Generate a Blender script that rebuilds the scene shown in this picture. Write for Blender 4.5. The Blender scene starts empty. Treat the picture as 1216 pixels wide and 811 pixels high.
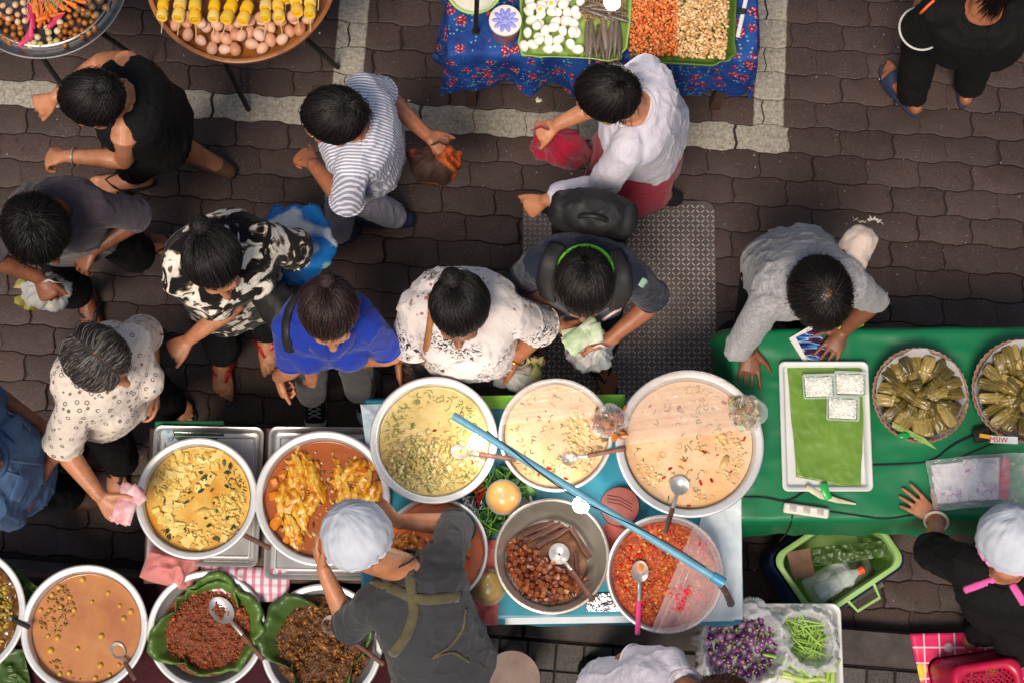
import bpy, bmesh, math, random
import numpy as np
from mathutils import Vector, Matrix, Euler
random.seed(7); rng = np.random.default_rng(7)
sc = bpy.context.scene
COL = sc.collection
PI = math.pi
H = 6.6; TH = math.radians(10.4); F = 1912.0
CT, ST = math.cos(TH), math.sin(TH)
V = lambda *a: np.array(a if len(a) > 1 else a[0], float)

def at(px, py, z):
    """photo pixel -> the point of the place at height z under it"""
    x, y, d = (px - 608) / F, -(py - 405.5) / F, -1.0
    Y, Z = y * CT - d * ST, y * ST + d * CT
    t = (z - H) / Z
    return np.array([x * t, Y * t, z])

def ml(px, z):
    return px * (H - z) / CT / F

def nrm(v):
    v = np.asarray(v, float); n = np.linalg.norm(v)
    return v / n if n > 1e-12 else v

# ---------------------------------------------------------------- numpy noise
def _h(i, j, k, s):
    n = (i * 374761393 + j * 668265263 + k * 2147483647 + s * 974634777) & 0xffffffff
    n = ((n ^ (n >> 13)) * 1274126177) & 0xffffffff
    n = n ^ (n >> 16)
    return (n & 0xffff) / 32767.5 - 1.0

def vnoise(P, seed=0):
    P = np.atleast_2d(np.asarray(P, float)); I = np.floor(P).astype(np.int64); f = P - I
    f = f * f * (3 - 2 * f); r = 0
    for a in (0, 1):
        for b in (0, 1):
            for c in (0, 1):
                w = (f[:, 0] if a else 1 - f[:, 0]) * (f[:, 1] if b else 1 - f[:, 1]) * (f[:, 2] if c else 1 - f[:, 2])
                r = r + w * _h(I[:, 0] + a, I[:, 1] + b, I[:, 2] + c, seed)
    return r

def fbm(P, seed=0, o=3):
    P = np.atleast_2d(np.asarray(P, float)); r = 0; a = 1.0; s = 0
    for k in range(o):
        r = r + a * vnoise(P * 2 ** k, seed + k * 17); s += a; a *= .5
    return r / s

# ---------------------------------------------------------------- mesh builder
class MB:
    def __init__(s): s.v = []; s.f = []; s.m = []; s.n = 0
    def add(s, vs, fs, mi=0):
        vs = np.asarray(vs, float).reshape(-1, 3)
        s.v.append(vs); o = s.n
        s.f += [tuple(int(i) + o for i in f) for f in fs]; s.m += [mi] * len(fs); s.n += len(vs)
        return s
    def loft(s, rings, closed=True, cap0=True, cap1=True, mi=0):
        n = len(rings[0]); R = len(rings); fs = []
        for i in range(R - 1):
            for j in range(n if closed else n - 1):
                k = (j + 1) % n
                fs.append((i * n + j, i * n + k, (i + 1) * n + k, (i + 1) * n + j))
        if cap0: fs.append(tuple(range(n - 1, -1, -1)))
        if cap1: fs.append(tuple((R - 1) * n + j for j in range(n)))
        return s.add(np.concatenate([np.asarray(r, float) for r in rings]), fs, mi)
    def tube(s, path, rad, n=10, ref=None, cap=True, rnd=True, mi=0):
        """swept tube; rad entries may be (ra, rb): ra along ref, rb across"""
        P = [V(p) for p in path]; R = [(r if isinstance(r, (tuple, list)) else (r, r)) for r in (rad if isinstance(rad, (list, tuple)) and len(rad) == len(P) else [rad] * len(P))]
        T = [nrm(P[min(i + 1, len(P) - 1)] - P[max(i - 1, 0)]) for i in range(len(P))]
        rf = V(ref) if ref is not None else (V(0, 0, 1) if abs(T[0][2]) < .9 else V(1, 0, 0))
        rings = []; c = np.arange(n) * 2 * PI / n
        if rnd:   # round the ends
            for sgn, i in ((-1, 0), (1, len(P) - 1)):
                pass
        for i, p in enumerate(P):
            a = rf - np.dot(rf, T[i]) * T[i]
            if np.linalg.norm(a) < 1e-6: a = np.cross(T[i], V(.3, .5, .8))
            a = nrm(a); b = np.cross(T[i], a)
            if ref is None: rf = a
            ring = p + np.outer(np.cos(c) * R[i][0], a) + np.outer(np.sin(c) * R[i][1], b)
            if rnd and i == 0:
                for q in (.95, .75, .4): rings.append(p - T[0] * min(R[0]) * q + (ring - p) * math.sqrt(max(0, 1 - q * q)))
            if i == len(P) - 1:
                rings.append(ring)
                if rnd:
                    for q in (.4, .75, .95): rings.append(p + T[i] * min(R[i]) * q + (ring - p) * math.sqrt(max(0, 1 - q * q)))
            else: rings.append(ring)
        return s.loft(rings, True, cap, cap, mi)
    def ell(s, c, r, ax=None, nu=16, nv=9, mi=0, e=None):
        ax = np.eye(3) if ax is None else np.asarray(ax, float)
        rings = []; t = np.arange(nu) * 2 * PI / nu
        for i in range(1, nv):
            p = PI * i / nv
            loc = np.stack([np.cos(t) * math.sin(p) * r[0], np.sin(t) * math.sin(p) * r[1], np.full(nu, -math.cos(p) * r[2])], 1)
            rings.append(V(c) + loc @ ax)
        o = s.n; s.loft(rings, True, False, False, mi)
        top = s.n; s.add([V(c) - ax[2] * r[2], V(c) + ax[2] * r[2]], [])
        last = o + (nv - 2) * nu
        for j in range(nu):
            k = (j + 1) % nu
            s.f += [(top, o + k, o + j), (top + 1, last + j, last + k)]; s.m += [mi, mi]
        return s
    def lathe(s, prof, c=(0, 0, 0), n=64, cap0=False, cap1=False, mi=0, wob=None):
        t = np.arange(n) * 2 * PI / n; rings = []
        for r, z in prof:
            rr = np.full(n, r)
            if wob is not None: rr = rr + wob(t, r, z)
            rings.append(np.stack([c[0] + rr * np.cos(t), c[1] + rr * np.sin(t), np.full(n, c[2] + z)], 1))
        return s.loft(rings, True, cap0, cap1, mi)
    def box(s, c, sz, ax=None, b=0.0, mi=0):
        ax = np.eye(3) if ax is None else np.asarray(ax, float); h = V(sz) / 2; b = min(b, min(h) * .9)
        if b <= 0:
            P = [V(c) + V(x * h[0], y * h[1], z * h[2]) @ ax for z in (-1, 1) for x, y in ((-1, -1), (1, -1), (1, 1), (-1, 1))]
            return s.add(P, [(3, 2, 1, 0), (4, 5, 6, 7), (0, 1, 5, 4), (1, 2, 6, 5), (2, 3, 7, 6), (3, 0, 4, 7)], mi)
        rings = []
        for ins, z in ((b, -h[2]), (0, -h[2] + b), (0, h[2] - b), (b, h[2])):
            rings.append(V(c) + np.array([(x, y, z) for x, y in rrect(h[0] - ins, h[1] - ins, max(b * 1.2 - ins, .0005), 2)]) @ ax)
        return s.loft(rings, True, True, True, mi)
    def prism(s, poly, z0, z1, b=0.0, mi=0):
        poly = np.asarray(poly, float); rings = [np.column_stack([poly, np.full(len(poly), z0)])]
        if b > 0:
            rings.append(np.column_stack([poly, np.full(len(poly), z1 - b)]))
            rings.append(np.column_stack([inset(poly, b), np.full(len(poly), z1)]))
        else: rings.append(np.column_stack([poly, np.full(len(poly), z1)]))
        return s.loft(rings, True, True, True, mi)
    def grid(s, P, mi=0):
        P = np.asarray(P, float); a, b = P.shape[:2]
        return s.add(P.reshape(-1, 3), [(i * b + j, (i + 1) * b + j, (i + 1) * b + j + 1, i * b + j + 1) for i in range(a - 1) for j in range(b - 1)], mi)
    def blob(s, c, r, sq=(1, 1, 1), jit=.25, mi=0):
        """small irregular lump"""
        q = nrm(rng.normal(size=3)); w = rng.normal(size=3); a = nrm(np.cross(q, w)); b = np.cross(q, a)
        P = ICO * (1 + rng.uniform(-jit, jit, (len(ICO), 1))) * r * V(sq)
        return s.add(V(c) + P @ np.array([a, b, q]), ICOF, mi)
    def stick(s, c, d, L, r, n=5, bend=0., mi=0):
        d = nrm(d); sd = nrm(np.cross(d, V(.1, .2, 1))); pts = [V(c) + d * L * t + sd * bend * (t * t * 4 - .5) * L for t in (-.5, -.2, .15, .5)]
        return s.tube(pts, [r * .7, r, r, r * .6], n, rnd=False, mi=mi)
    def mesh(s, name, smooth=True, ang=40):
        me = bpy.data.meshes.new(name)
        vs = np.concatenate(s.v) if s.v else np.zeros((0, 3))
        me.from_pydata(vs.tolist(), [], s.f)
        if any(s.m): me.polygons.foreach_set('material_index', s.m)
        if smooth:
            me.shade_smooth()
            if ang < 180: me.set_sharp_from_angle(angle=math.radians(ang))
        me.update()
        return me
    def build(s, name, mats, parent=None, loc=None, smooth=True, ang=40):
        """one mesh object; vertices are in world space unless loc/parent says otherwise"""
        o = bpy.data.objects.new(name, None)
        org = V(0, 0, 0)
        if parent is not None and parent.get('_w'): org = worldloc(parent)
        elif loc is not None: org = V(loc)
        if s.v: s.v = [np.concatenate(s.v) - org]
        me = s.mesh(name, smooth, ang)
        bpy.data.objects.remove(o)
        o = bpy.data.objects.new(name, me); COL.objects.link(o)
        for m in (mats if isinstance(mats, (list, tuple)) else [mats]): me.materials.append(m)
        if parent is not None:
            o.parent = parent
            if parent.get('_w'): o['_w'] = 1
        elif loc is not None: o.location = loc; o['_w'] = 1
        return o

def worldloc(o):
    p = V(0, 0, 0)
    while o is not None: p = p + V(o.location[:]); o = o.parent
    return p

def inset(poly, d):
    n = len(poly); out = []
    for i in range(n):
        a, b, c = poly[i - 1], poly[i], poly[(i + 1) % n]
        e1, e2 = b - a, c - b
        n1 = V(-e1[1], e1[0]); n2 = V(-e2[1], e2[0]); m = nrm(nrm(n1) + nrm(n2))
        out.append(b + m * d)
    return np.array(out)

def rrect(hx, hy, r, k=4):
    P = []
    for cx, cy, a0 in ((hx - r, hy - r, 0), (-hx + r, hy - r, 90), (-hx + r, -hy + r, 180), (hx - r, -hy + r, 270)):
        for i in range(k + 1):
            a = math.radians(a0 + 90 * i / k); P.append((cx + r * math.cos(a), cy + r * math.sin(a)))
    return np.array(P)

def _ico():
    bm = bmesh.new(); bmesh.ops.create_icosphere(bm, subdivisions=1, radius=1); bm.verts.ensure_lookup_table()
    r = np.array([v.co[:] for v in bm.verts]), [tuple(v.index for v in f.verts) for f in bm.faces]; bm.free(); return r
ICO, ICOF = _ico()

# ---------------------------------------------------------------- things
def tag(o, label=None, cat=None, group=None, kind=None):
    if label: o['label'] = label
    if cat: o['category'] = cat
    if group: o['group'] = group
    if kind: o['kind'] = kind
    return o
def thing(name, loc, label, cat, group=None, rz=0):
    o = bpy.data.objects.new(name, None); COL.objects.link(o); o.location = [float(x) for x in loc]; o.rotation_euler = (0, 0, rz)
    o.empty_display_size = .05; o['_w'] = 1
    return tag(o, label, cat, group)
def proto(name, label, cat, group=None):
    o = bpy.data.objects.new(name, None); COL.objects.link(o); o.empty_display_size = .02
    return tag(o, label, cat, group)
def dup(root, loc, rot=None, scale=None, label=None, parent=None):
    c = root.copy(); COL.objects.link(c)
    if parent is not None: c.parent = parent
    if loc is not None: c.location = [float(x) for x in loc]
    if rot is not None: c.rotation_euler = rot
    if scale is not None: c.scale = (scale,) * 3 if not isinstance(scale, (tuple, list)) else scale
    if label: c['label'] = label
    for ch in list(root.children): dup(ch, None, parent=c)
    return c
def scatter(p, spots):
    """first spot takes the thing itself, the others a copy: (loc, rot, scale)"""
    for i, sp in enumerate(spots):
        loc, rot, scl = sp[:3]
        if i == 0:
            first = (loc, rot, scl)
            continue
        dup(p, loc, rot, scl)
    if spots:
        loc, rot, scl = first
        p.location = [float(x) for x in loc]
        if rot is not None: p.rotation_euler = rot
        if scl is not None: p.scale = (scl,) * 3 if not isinstance(scl, (tuple, list)) else scl

def remesh(mb, vox, smooth=3, fac=.5):
    me = mb.mesh('tmp', False)
    o = bpy.data.objects.new('tmp', me); COL.objects.link(o)
    r = o.modifiers.new('r', 'REMESH'); r.mode = 'VOXEL'; r.voxel_size = vox; r.adaptivity = 0
    if smooth:
        q = o.modifiers.new('s', 'SMOOTH'); q.factor = fac; q.iterations = smooth
    dg = bpy.context.evaluated_depsgraph_get(); dg.update()
    ne = bpy.data.meshes.new_from_object(o.evaluated_get(dg))
    bpy.data.objects.remove(o); bpy.data.meshes.remove(me)
    return ne
def vget(me):
    a = np.zeros(len(me.vertices) * 3); me.vertices.foreach_get('co', a); return a.reshape(-1, 3)
def nget(me):
    a = np.zeros(len(me.vertices) * 3); me.vertices.foreach_get('normal', a); return a.reshape(-1, 3)
def vset(me, a):
    me.vertices.foreach_set('co', np.ascontiguousarray(a).reshape(-1)); me.update()
def mobj(name, me, m, parent, world=True):
    """remeshed mesh (world coords) to a child object"""
    org = worldloc(parent) if parent is not None else V(0, 0, 0)
    vset(me, vget(me) - org); me.shade_smooth()
    o = bpy.data.objects.new(name, me); COL.objects.link(o); o.parent = parent; o['_w'] = 1
    me.materials.clear(); me.materials.append(m); me.name = name
    return o

# ---------------------------------------------------------------- materials
def S(r, g=None, b=None):
    if g is None: r, g, b = r
    return tuple((c / 255 / 12.92 if c / 255 <= .04045 else ((c / 255 + .055) / 1.055) ** 2.4) for c in (r, g, b)) + (1,)

class NT:
    def __init__(s, name):
        s.m = bpy.data.materials.new(name); s.m.use_nodes = True; s.t = s.m.node_tree; s.N = s.t.nodes; s.L = s.t.links
        s.p = s.N['Principled BSDF']; s.out = s.N['Material Output']
    def n(s, ty, **kw):
        x = s.N.new(ty)
        for k, v in kw.items():
            if k in x.inputs: s.set(x.inputs[k], v)
            else: setattr(x, k, v)
        return x
    def set(s, sock, v):
        if isinstance(v, bpy.types.NodeSocket): s.L.new(v, sock)
        else: sock.default_value = v
    def co(s, sc=(1, 1, 1), rot=(0, 0, 0), kind='Object'):
        tc = s.N.new('ShaderNodeTexCoord'); mp = s.N.new('ShaderNodeMapping')
        s.L.new(tc.outputs[kind], mp.inputs[0]); mp.inputs['Scale'].default_value = sc if isinstance(sc, tuple) else (sc,) * 3; mp.inputs['Rotation'].default_value = rot
        return mp.outputs[0]
    def noise(s, scale, detail=3, rough=.55, vec=None, dist=0., out='Fac'):
        x = s.N.new('ShaderNodeTexNoise'); x.inputs['Scale'].default_value = scale; x.inputs['Detail'].default_value = detail
        x.inputs['Roughness'].default_value = rough; x.inputs['Distortion'].default_value = dist
        s.L.new(vec if vec is not None else s.co(), x.inputs['Vector'])
        return x.outputs[out]
    def vor(s, scale, vec=None, feat='F1', out='Distance', rnd=1.):
        x = s.N.new('ShaderNodeTexVoronoi'); x.feature = feat; x.inputs['Scale'].default_value = scale; x.inputs['Randomness'].default_value = rnd
        s.L.new(vec if vec is not None else s.co(), x.inputs['Vector'])
        return x.outputs[out]
    def wave(s, scale, vec=None, dist=0., ty='BANDS', dr='X', ds=1.):
        x = s.N.new('ShaderNodeTexWave'); x.wave_type = ty; x.bands_direction = dr; x.inputs['Scale'].default_value = scale; x.inputs['Distortion'].default_value = dist; x.inputs['Detail Scale'].default_value = ds
        s.L.new(vec if vec is not None else s.co(), x.inputs['Vector'])
        return x.outputs['Fac']
    def ramp(s, fac, stops, const=False):
        x = s.N.new('ShaderNodeValToRGB'); cr = x.color_ramp
        if const: cr.interpolation = 'CONSTANT'
        while len(cr.elements) < len(stops): cr.elements.new(.5)
        for e, (p, c) in zip(cr.elements, stops):
            e.position = p; e.color = c if isinstance(c, tuple) else (c, c, c, 1)
        s.L.new(fac, x.inputs[0]); return x.outputs[0]
    def mix(s, fac, a, b):
        x = s.N.new('ShaderNodeMix'); x.data_type = 'RGBA'
        s.set(x.inputs[0], fac); s.set(x.inputs[6], a); s.set(x.inputs[7], b); return x.outputs[2]
    def mul(s, a, b, op='MULTIPLY'):
        x = s.N.new('ShaderNodeMath'); x.operation = op; s.set(x.inputs[0], a); s.set(x.inputs[1], b); return x.outputs[0]
    def island(s): return s.N.new('ShaderNodeNewGeometry').outputs['Random Per Island']
    def objrand(s): return s.N.new('ShaderNodeObjectInfo').outputs['Random']
    def bump(s, h, st=.3, d=.01):
        b = s.N.new('ShaderNodeBump'); b.inputs['Strength'].default_value = st; b.inputs['Distance'].default_value = d
        s.L.new(h, b.inputs['Height']); s.L.new(b.outputs[0], s.p.inputs['Normal'])
    def fin(s, col=None, rough=.5, metal=0., spec=.5, sss=0., coat=0., alpha=None, sheen=0.):
        p = s.p
        if col is not None: s.set(p.inputs['Base Color'], col)
        s.set(p.inputs['Roughness'], rough); p.inputs['Metallic'].default_value = metal; p.inputs['Specular IOR Level'].default_value = spec
        if sss: p.inputs['Subsurface Weight'].default_value = sss; p.inputs['Subsurface Radius'].default_value = (.012, .005, .003); p.inputs['Subsurface Scale'].default_value = 1
        if coat: p.inputs['Coat Weight'].default_value = coat; p.inputs['Coat Roughness'].default_value = .12
        if alpha is not None: s.set(p.inputs['Alpha'], alpha)
        if sheen: p.inputs['Sheen Weight'].default_value = sheen
        return s.m

def mat(name, c1, c2=None, ns=10, rough=.5, metal=0., bump=0., bs=80, bd=.004, spec=.5, coat=0., sss=0., detail=4, sheen=0., c3=None, alpha=None, lo=.35, hi=.65):
    t = NT(name); col = S(c1)
    if c2 is not None:
        st = [(lo, S(c1)), (hi, S(c2))] if c3 is None else [(lo - .05, S(c1)), (.5, S(c2)), (hi + .05, S(c3))]
        col = t.ramp(t.noise(ns, detail), st)
    if bump: t.bump(t.noise(bs, 4), bump, bd)
    return t.fin(col, rough, metal, spec, sss, coat, alpha, sheen)
def imat(name, cols, rough=.45, bump=.0, bs=200, spec=.5, coat=0., by='island', sss=0., vary=.0):
    """colour by mesh island or by object"""
    t = NT(name); n = len(cols)
    col = t.ramp(t.island() if by == 'island' else t.objrand(), [(i / max(n - 1, 1), S(c)) for i, c in enumerate(cols)])
    if vary: col = t.mix(t.mul(t.noise(60, 4), vary), col, S(40, 25, 12))
    if bump: t.bump(t.noise(bs, 3), bump, .003)
    return t.fin(col, rough, 0, spec, sss, coat)
# ================================================================ world, light, camera
w = bpy.data.worlds.new('World'); sc.world = w; w.use_nodes = True
wn = w.node_tree; bg = wn.nodes['Background']
sky = wn.nodes.new('ShaderNodeTexSky'); sky.sky_type = 'NISHITA'; sky.sun_disc = False
SUN_EL, SUN_ROT = 62, 200
sky.sun_elevation = math.radians(SUN_EL); sky.sun_rotation = math.radians(SUN_ROT)
sky.air_density = 1.4; sky.dust_density = 4.0; sky.ozone_density = .6
wn.links.new(sky.outputs[0], bg.inputs[0]); bg.inputs[1].default_value = .065
sun = bpy.data.lights.new('sun', 'SUN'); sun.energy = 2.3; sun.angle = math.radians(18); sun.color = (1, .89, .76)
so = bpy.data.objects.new('sun', sun); COL.objects.link(so)
az = math.radians(SUN_ROT)   # Nishita: rotation from +Y towards +X
sd = Vector((math.sin(az) * math.cos(math.radians(SUN_EL)), math.cos(az) * math.cos(math.radians(SUN_EL)), math.sin(math.radians(SUN_EL))))
so.rotation_euler = sd.to_track_quat('Z', 'Y').to_euler(); so.location = sd * 12
cam = bpy.data.cameras.new('camera'); co = bpy.data.objects.new('camera', cam); COL.objects.link(co)
cam.sensor_width = 36; cam.lens = 36 * F / 1216; cam.clip_start = .1; cam.clip_end = 500
co.location = (0, 0, H); co.rotation_euler = (TH, 0, 0); sc.camera = co
sc.view_settings.view_transform = 'Standard'; sc.view_settings.look = 'None'; sc.view_settings.gamma = 1; sc.view_settings.exposure = .38
sc.cycles.max_bounces = 8; sc.cycles.transparent_max_bounces = 24; sc.cycles.use_denoising = True
sc.cycles.sample_clamp_indirect = 4

# ================================================================ ground
def structure(name, o): o.name = name; o['kind'] = 'structure'; return o
g = MB(); g.box((0, 0, -.0475), (80, 80, .08))
t = NT('dirty_joint_sand'); structure('ground', g.build('ground', t.fin(t.ramp(t.noise(30, 5), [(.3, S(26, 19, 17)), (.7, S(42, 31, 27))]), .9)))

A0 = math.radians(-3.6); E1 = V(math.cos(A0), math.sin(A0)); E2 = V(-E1[1], E1[0])
ORG = at(608, 405, 0)[:2]
def uv(p): q = V(p)[:2] - ORG; return np.dot(q, E1), np.dot(q, E2)
def xy(u, v): return ORG + E1 * u + E2 * v
LB, RB = .224, .1180
K0, K1 = at(100, 668, .0)[:2], at(1000, 742, .0)[:2]      # the kerb line
def beyond_kerb(p):      # metres on the pavement side of the kerb
    d = nrm(K1 - K0); nn = V(d[1], -d[0]); return np.dot(V(p)[:2] - K0, nn)
def wv(x):               # interlocking long edge
    x = (x % 1.0)
    return .5 * np.clip(np.sin(x * 2 * PI) * 1.5, -1, 1) + .16 * np.sin(x * 6 * PI + 1)
# the painted lines: horizontal one follows one course of pavers, two verticals rise from it
um0, vm = uv(at(560, 147, 0)); ROWK = int(math.floor(vm / RB + .5))
uL, _ = uv(at(416, 60, 0)); uR, _ = uv(at(914, 100, 0)); HW = .063
pv = MB(); pw = MB()
for k in range(-9, 31):
    for j in range(-22, 23):
        x0 = (j + (.5 if k % 2 else 0)) * LB + .003 * rng.normal(); y0 = (k - .5) * RB
        c = xy(x0 + LB / 2, y0 + RB / 2)
        if beyond_kerb(c) > .02: continue
        s = np.linspace(0, 1, 13); amp = .011
        lo = np.stack([x0 + s * LB, y0 + amp * wv((x0 + s * LB) / LB + .1 + .5 * k)], 1)
        hi = np.stack([x0 + s * LB, y0 + RB + amp * wv((x0 + s * LB) / LB + .1 + .5 * (k + 1))], 1)[::-1]
        e = np.array([.25, .5, .75])
        rt = np.stack([lo[-1][0] + .007 * np.sin(e * 2 * PI), lo[-1][1] + e * (hi[0][1] - lo[-1][1])], 1)
        lf = np.stack([lo[0][0] + .007 * np.sin(e * 2 * PI), lo[0][1] + e * (hi[-1][1] - lo[0][1])], 1)[::-1]
        P = np.concatenate([lo, rt, hi, lf]); P = inset(P, .0009 + .0012 * rng.random() ** 2)
        P = np.array([xy(a, b) for a, b in P])
        dz = .0012 * rng.normal(); tl = rng.normal(size=2) * .012
        zf = lambda Q, z: np.column_stack([Q, z + dz + (Q - c) @ tl])
        painted = (k == ROWK and x0 + LB / 2 < uR + HW + .02)
        (pv).loft([zf(P, -.012), zf(P, -.0028), zf(inset(P, .0018), -.0007), zf(inset(P, .005), 0)], True, False, True, 1 if painted else 0)
def paver_mat(nm, PAINTED_ROW):
    t = NT(nm)
    oc = t.co(kind='Object'); sep = t.n('ShaderNodeSeparateXYZ'); rt_ = t.co((1, 1, 1), (0, 0, -A0)); t.L.new(rt_, sep.inputs[0])
    base = t.ramp(t.island(), [(0, S(58, 43, 38)), (.5, S(66, 50, 44)), (1, S(77, 59, 52))])
    big = t.ramp(t.noise(1.1, 3), [(.35, 0.), (.7, 1.)])
    base = t.mix(t.mul(big, .6), base, S(46, 33, 29))
    fine = t.noise(140, 5, .7)
    base = t.mix(t.mul(t.ramp(fine, [(.5, 0.), (.72, 1.)]), .55), base, S(112, 88, 78))
    base = t.mix(t.ramp(t.noise(9, 4), [(.55, 0.), (.8, .7)]), base, S(42, 31, 27))
    base = t.mix(t.ramp(t.vor(7), [(.0, .75), (.045, .6), (.07, 0.)]), base, S(26, 22, 21))           # gum stains
    base = t.mix(t.ramp(t.vor(38), [(.0, .9), (.05, .6), (.085, 0.)]), base, S(160, 146, 136))  # grit
    base = t.mix(t.ramp(t.noise(2.6, 5), [(.5, 0.), (.72, .55)]), base, S(42, 31, 27))
    # worn white paint
    def mask(sock, c, hw, soft=.004):
        d = t.mul(t.mul(sock, c, 'SUBTRACT'), 0., 'ADD'); a = t.n('ShaderNodeMath', operation='ABSOLUTE'); t.L.new(d, a.inputs[0])
        x = t.n('ShaderNodeMapRange'); t.set(x.inputs['Value'], a.outputs[0]); x.inputs['From Min'].default_value = hw + soft; x.inputs['From Max'].default_value = hw - soft
        return x.outputs[0]
    ug = np.dot(ORG, E1); vg = np.dot(ORG, E2)
    wavy = t.mul(t.mul(t.noise(16, 2), .5, 'SUBTRACT'), .012)
    X = t.mul(sep.outputs[0], wavy, 'ADD'); Y = t.mul(sep.outputs[1], wavy, 'ADD')
    gt = lambda s_, c: t.mul(s_, c, 'GREATER_THAN')
    lt = lambda s_, c: t.mul(s_, c, 'LESS_THAN')
    vc = vm + vg
    up = gt(Y, vc + .02)
    ver = t.mul(t.mul(mask(X, uL + ug, HW), 1., 'MULTIPLY'), up); ver2 = t.mul(mask(X, uR + ug, HW), up)
    pm2 = t.n('ShaderNodeMath', operation='MAXIMUM'); t.L.new(ver, pm2.inputs[0]); t.L.new(ver2, pm2.inputs[1])
    PM = PAINTED_ROW
    wear = t.ramp(t.noise(45, 6, .7), [(.32, .55), (.52, 1.)])
    pm3 = t.mul(1. if PM else pm2.outputs[0], wear)
    paint = t.ramp(t.noise(70, 5, .7), [(.3, S(122, 114, 103)), (.7, S(184, 176, 162))])
    base = t.mix(pm3, base, paint)
    t.bump(t.mul(fine, t.noise(26, 4), 'ADD'), .55, .003)
    rg = t.ramp(t.noise(5, 4), [(.3, .42), (.7, .72)])
    return t.fin(base, rg, spec=.4)
structure('street', pv.build('street', [paver_mat('wet_brown_pavers', False), paver_mat('painted_pavers', True)], ang=50))

# sidewalk of small square setts behind the kerb
kd = nrm(K1 - K0); kn = V(kd[1], -kd[0])
pav = MB(); q = .112
for i in range(-30, 34):
    for j in range(0, 14):
        o = K0 + kd * (1.6 + i * q) + kn * (.16 + j * q)
        sq = np.array([o, o + kn * q, o + kn * q + kd * q, o + kd * q]); sq = sq[::-1] if np.cross(sq[1] - sq[0], sq[2] - sq[1]) < 0 else sq
        h = .095 + rng.normal() * .0018; sq = inset(sq, .004)
        R = lambda P, z: np.column_stack([P, np.full(4, z)])
        pav.loft([R(sq, .05), R(sq, h - .005), R(inset(sq, .005), h)], True, False, True)
t = NT('grey_setts'); b_ = t.ramp(t.island(), [(0, S(44, 40, 38)), (1, S(74, 69, 66))])
b_ = t.mix(t.ramp(t.noise(120, 5, .7), [(.45, 0.), (.8, .6)]), b_, S(120, 112, 106)); t.bump(t.noise(90, 5), .5, .004)
structure('sidewalk', pav.build('sidewalk', t.fin(b_, .65), smooth=False))
sb = MB(); P = [K0 + kd * -2 + kn * .155, K0 + kd * 6 + kn * .155, K0 + kd * 6 + kn * 1.8, K0 + kd * -2 + kn * 1.8]
P = np.array(P); P = P[::-1] if np.cross(P[1] - P[0], P[2] - P[1]) < 0 else P
sb.prism(P, -.02, .084); structure('sidewalk_base', sb.build('sidewalk_base', mat('sidewalk_bed', (34, 29, 27), rough=.95)))
kb = MB()
for i in range(-2, 7):
    a = K0 + kd * (i * .9 + .003); b = K0 + kd * (i * .9 + .897)
    P = np.array([a + kn * .01, b + kn * .01, b + kn * .152, a + kn * .152]); P = P[::-1] if np.cross(P[1] - P[0], P[2] - P[1]) < 0 else P
    kb.prism(P, -.03, .10, .012)
structure('kerb', kb.build('kerb', mat('kerb_stone', (58, 52, 49), (78, 71, 67), 14, .8, bump=.5, bs=60, bd=.006)))

# small litter on the pavers
lm = imat('litter_paper', [(215, 205, 195), (190, 175, 165), (225, 215, 200)], .8)
for i, (px, py, lab) in enumerate([(1030, 262, 'torn strip of white tissue lying on the pavers'), (948, 286, 'two tiny pale scraps on the pavers behind the grey-shirted man'), (637, 119, 'small crumpled white scrap beside the floral tablecloth'), (480, 119, 'small pale scrap on the pavers at the edge of the painted line')]):
    m = MB(); p = at(px, py, .004)
    if i == 0:
        for dx in np.linspace(-.06, .06, 12): m.blob(p + V(dx, .010 * math.sin(dx * 60) - dx * .12, .002), .010, (1.3, .55, .25), .4)
    else:
        for q_ in range(3): m.blob(p + V(rng.normal() * .012, rng.normal() * .006, .002), .008, (1.3, .8, .4), .4)
    tag(m.build('paper_scrap', lm, loc=p), lab, 'litter')
spm = imat('speck_mat', [(150, 138, 128), (200, 190, 178), (120, 104, 92)], .9)
m = MB()
for i in range(1500):
    p = V(rng.uniform(-2.4, 2.4), rng.uniform(-.6, 3.2), .001)
    if beyond_kerb(p) > 0: continue
    m.blob(p, .0012 + .0034 * rng.random() ** 4, (1.2, 1, .5), .4)
tag(m.build('grit', spm), 'fine pale grit scattered over the pavers', 'grit', kind='stuff')

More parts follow.
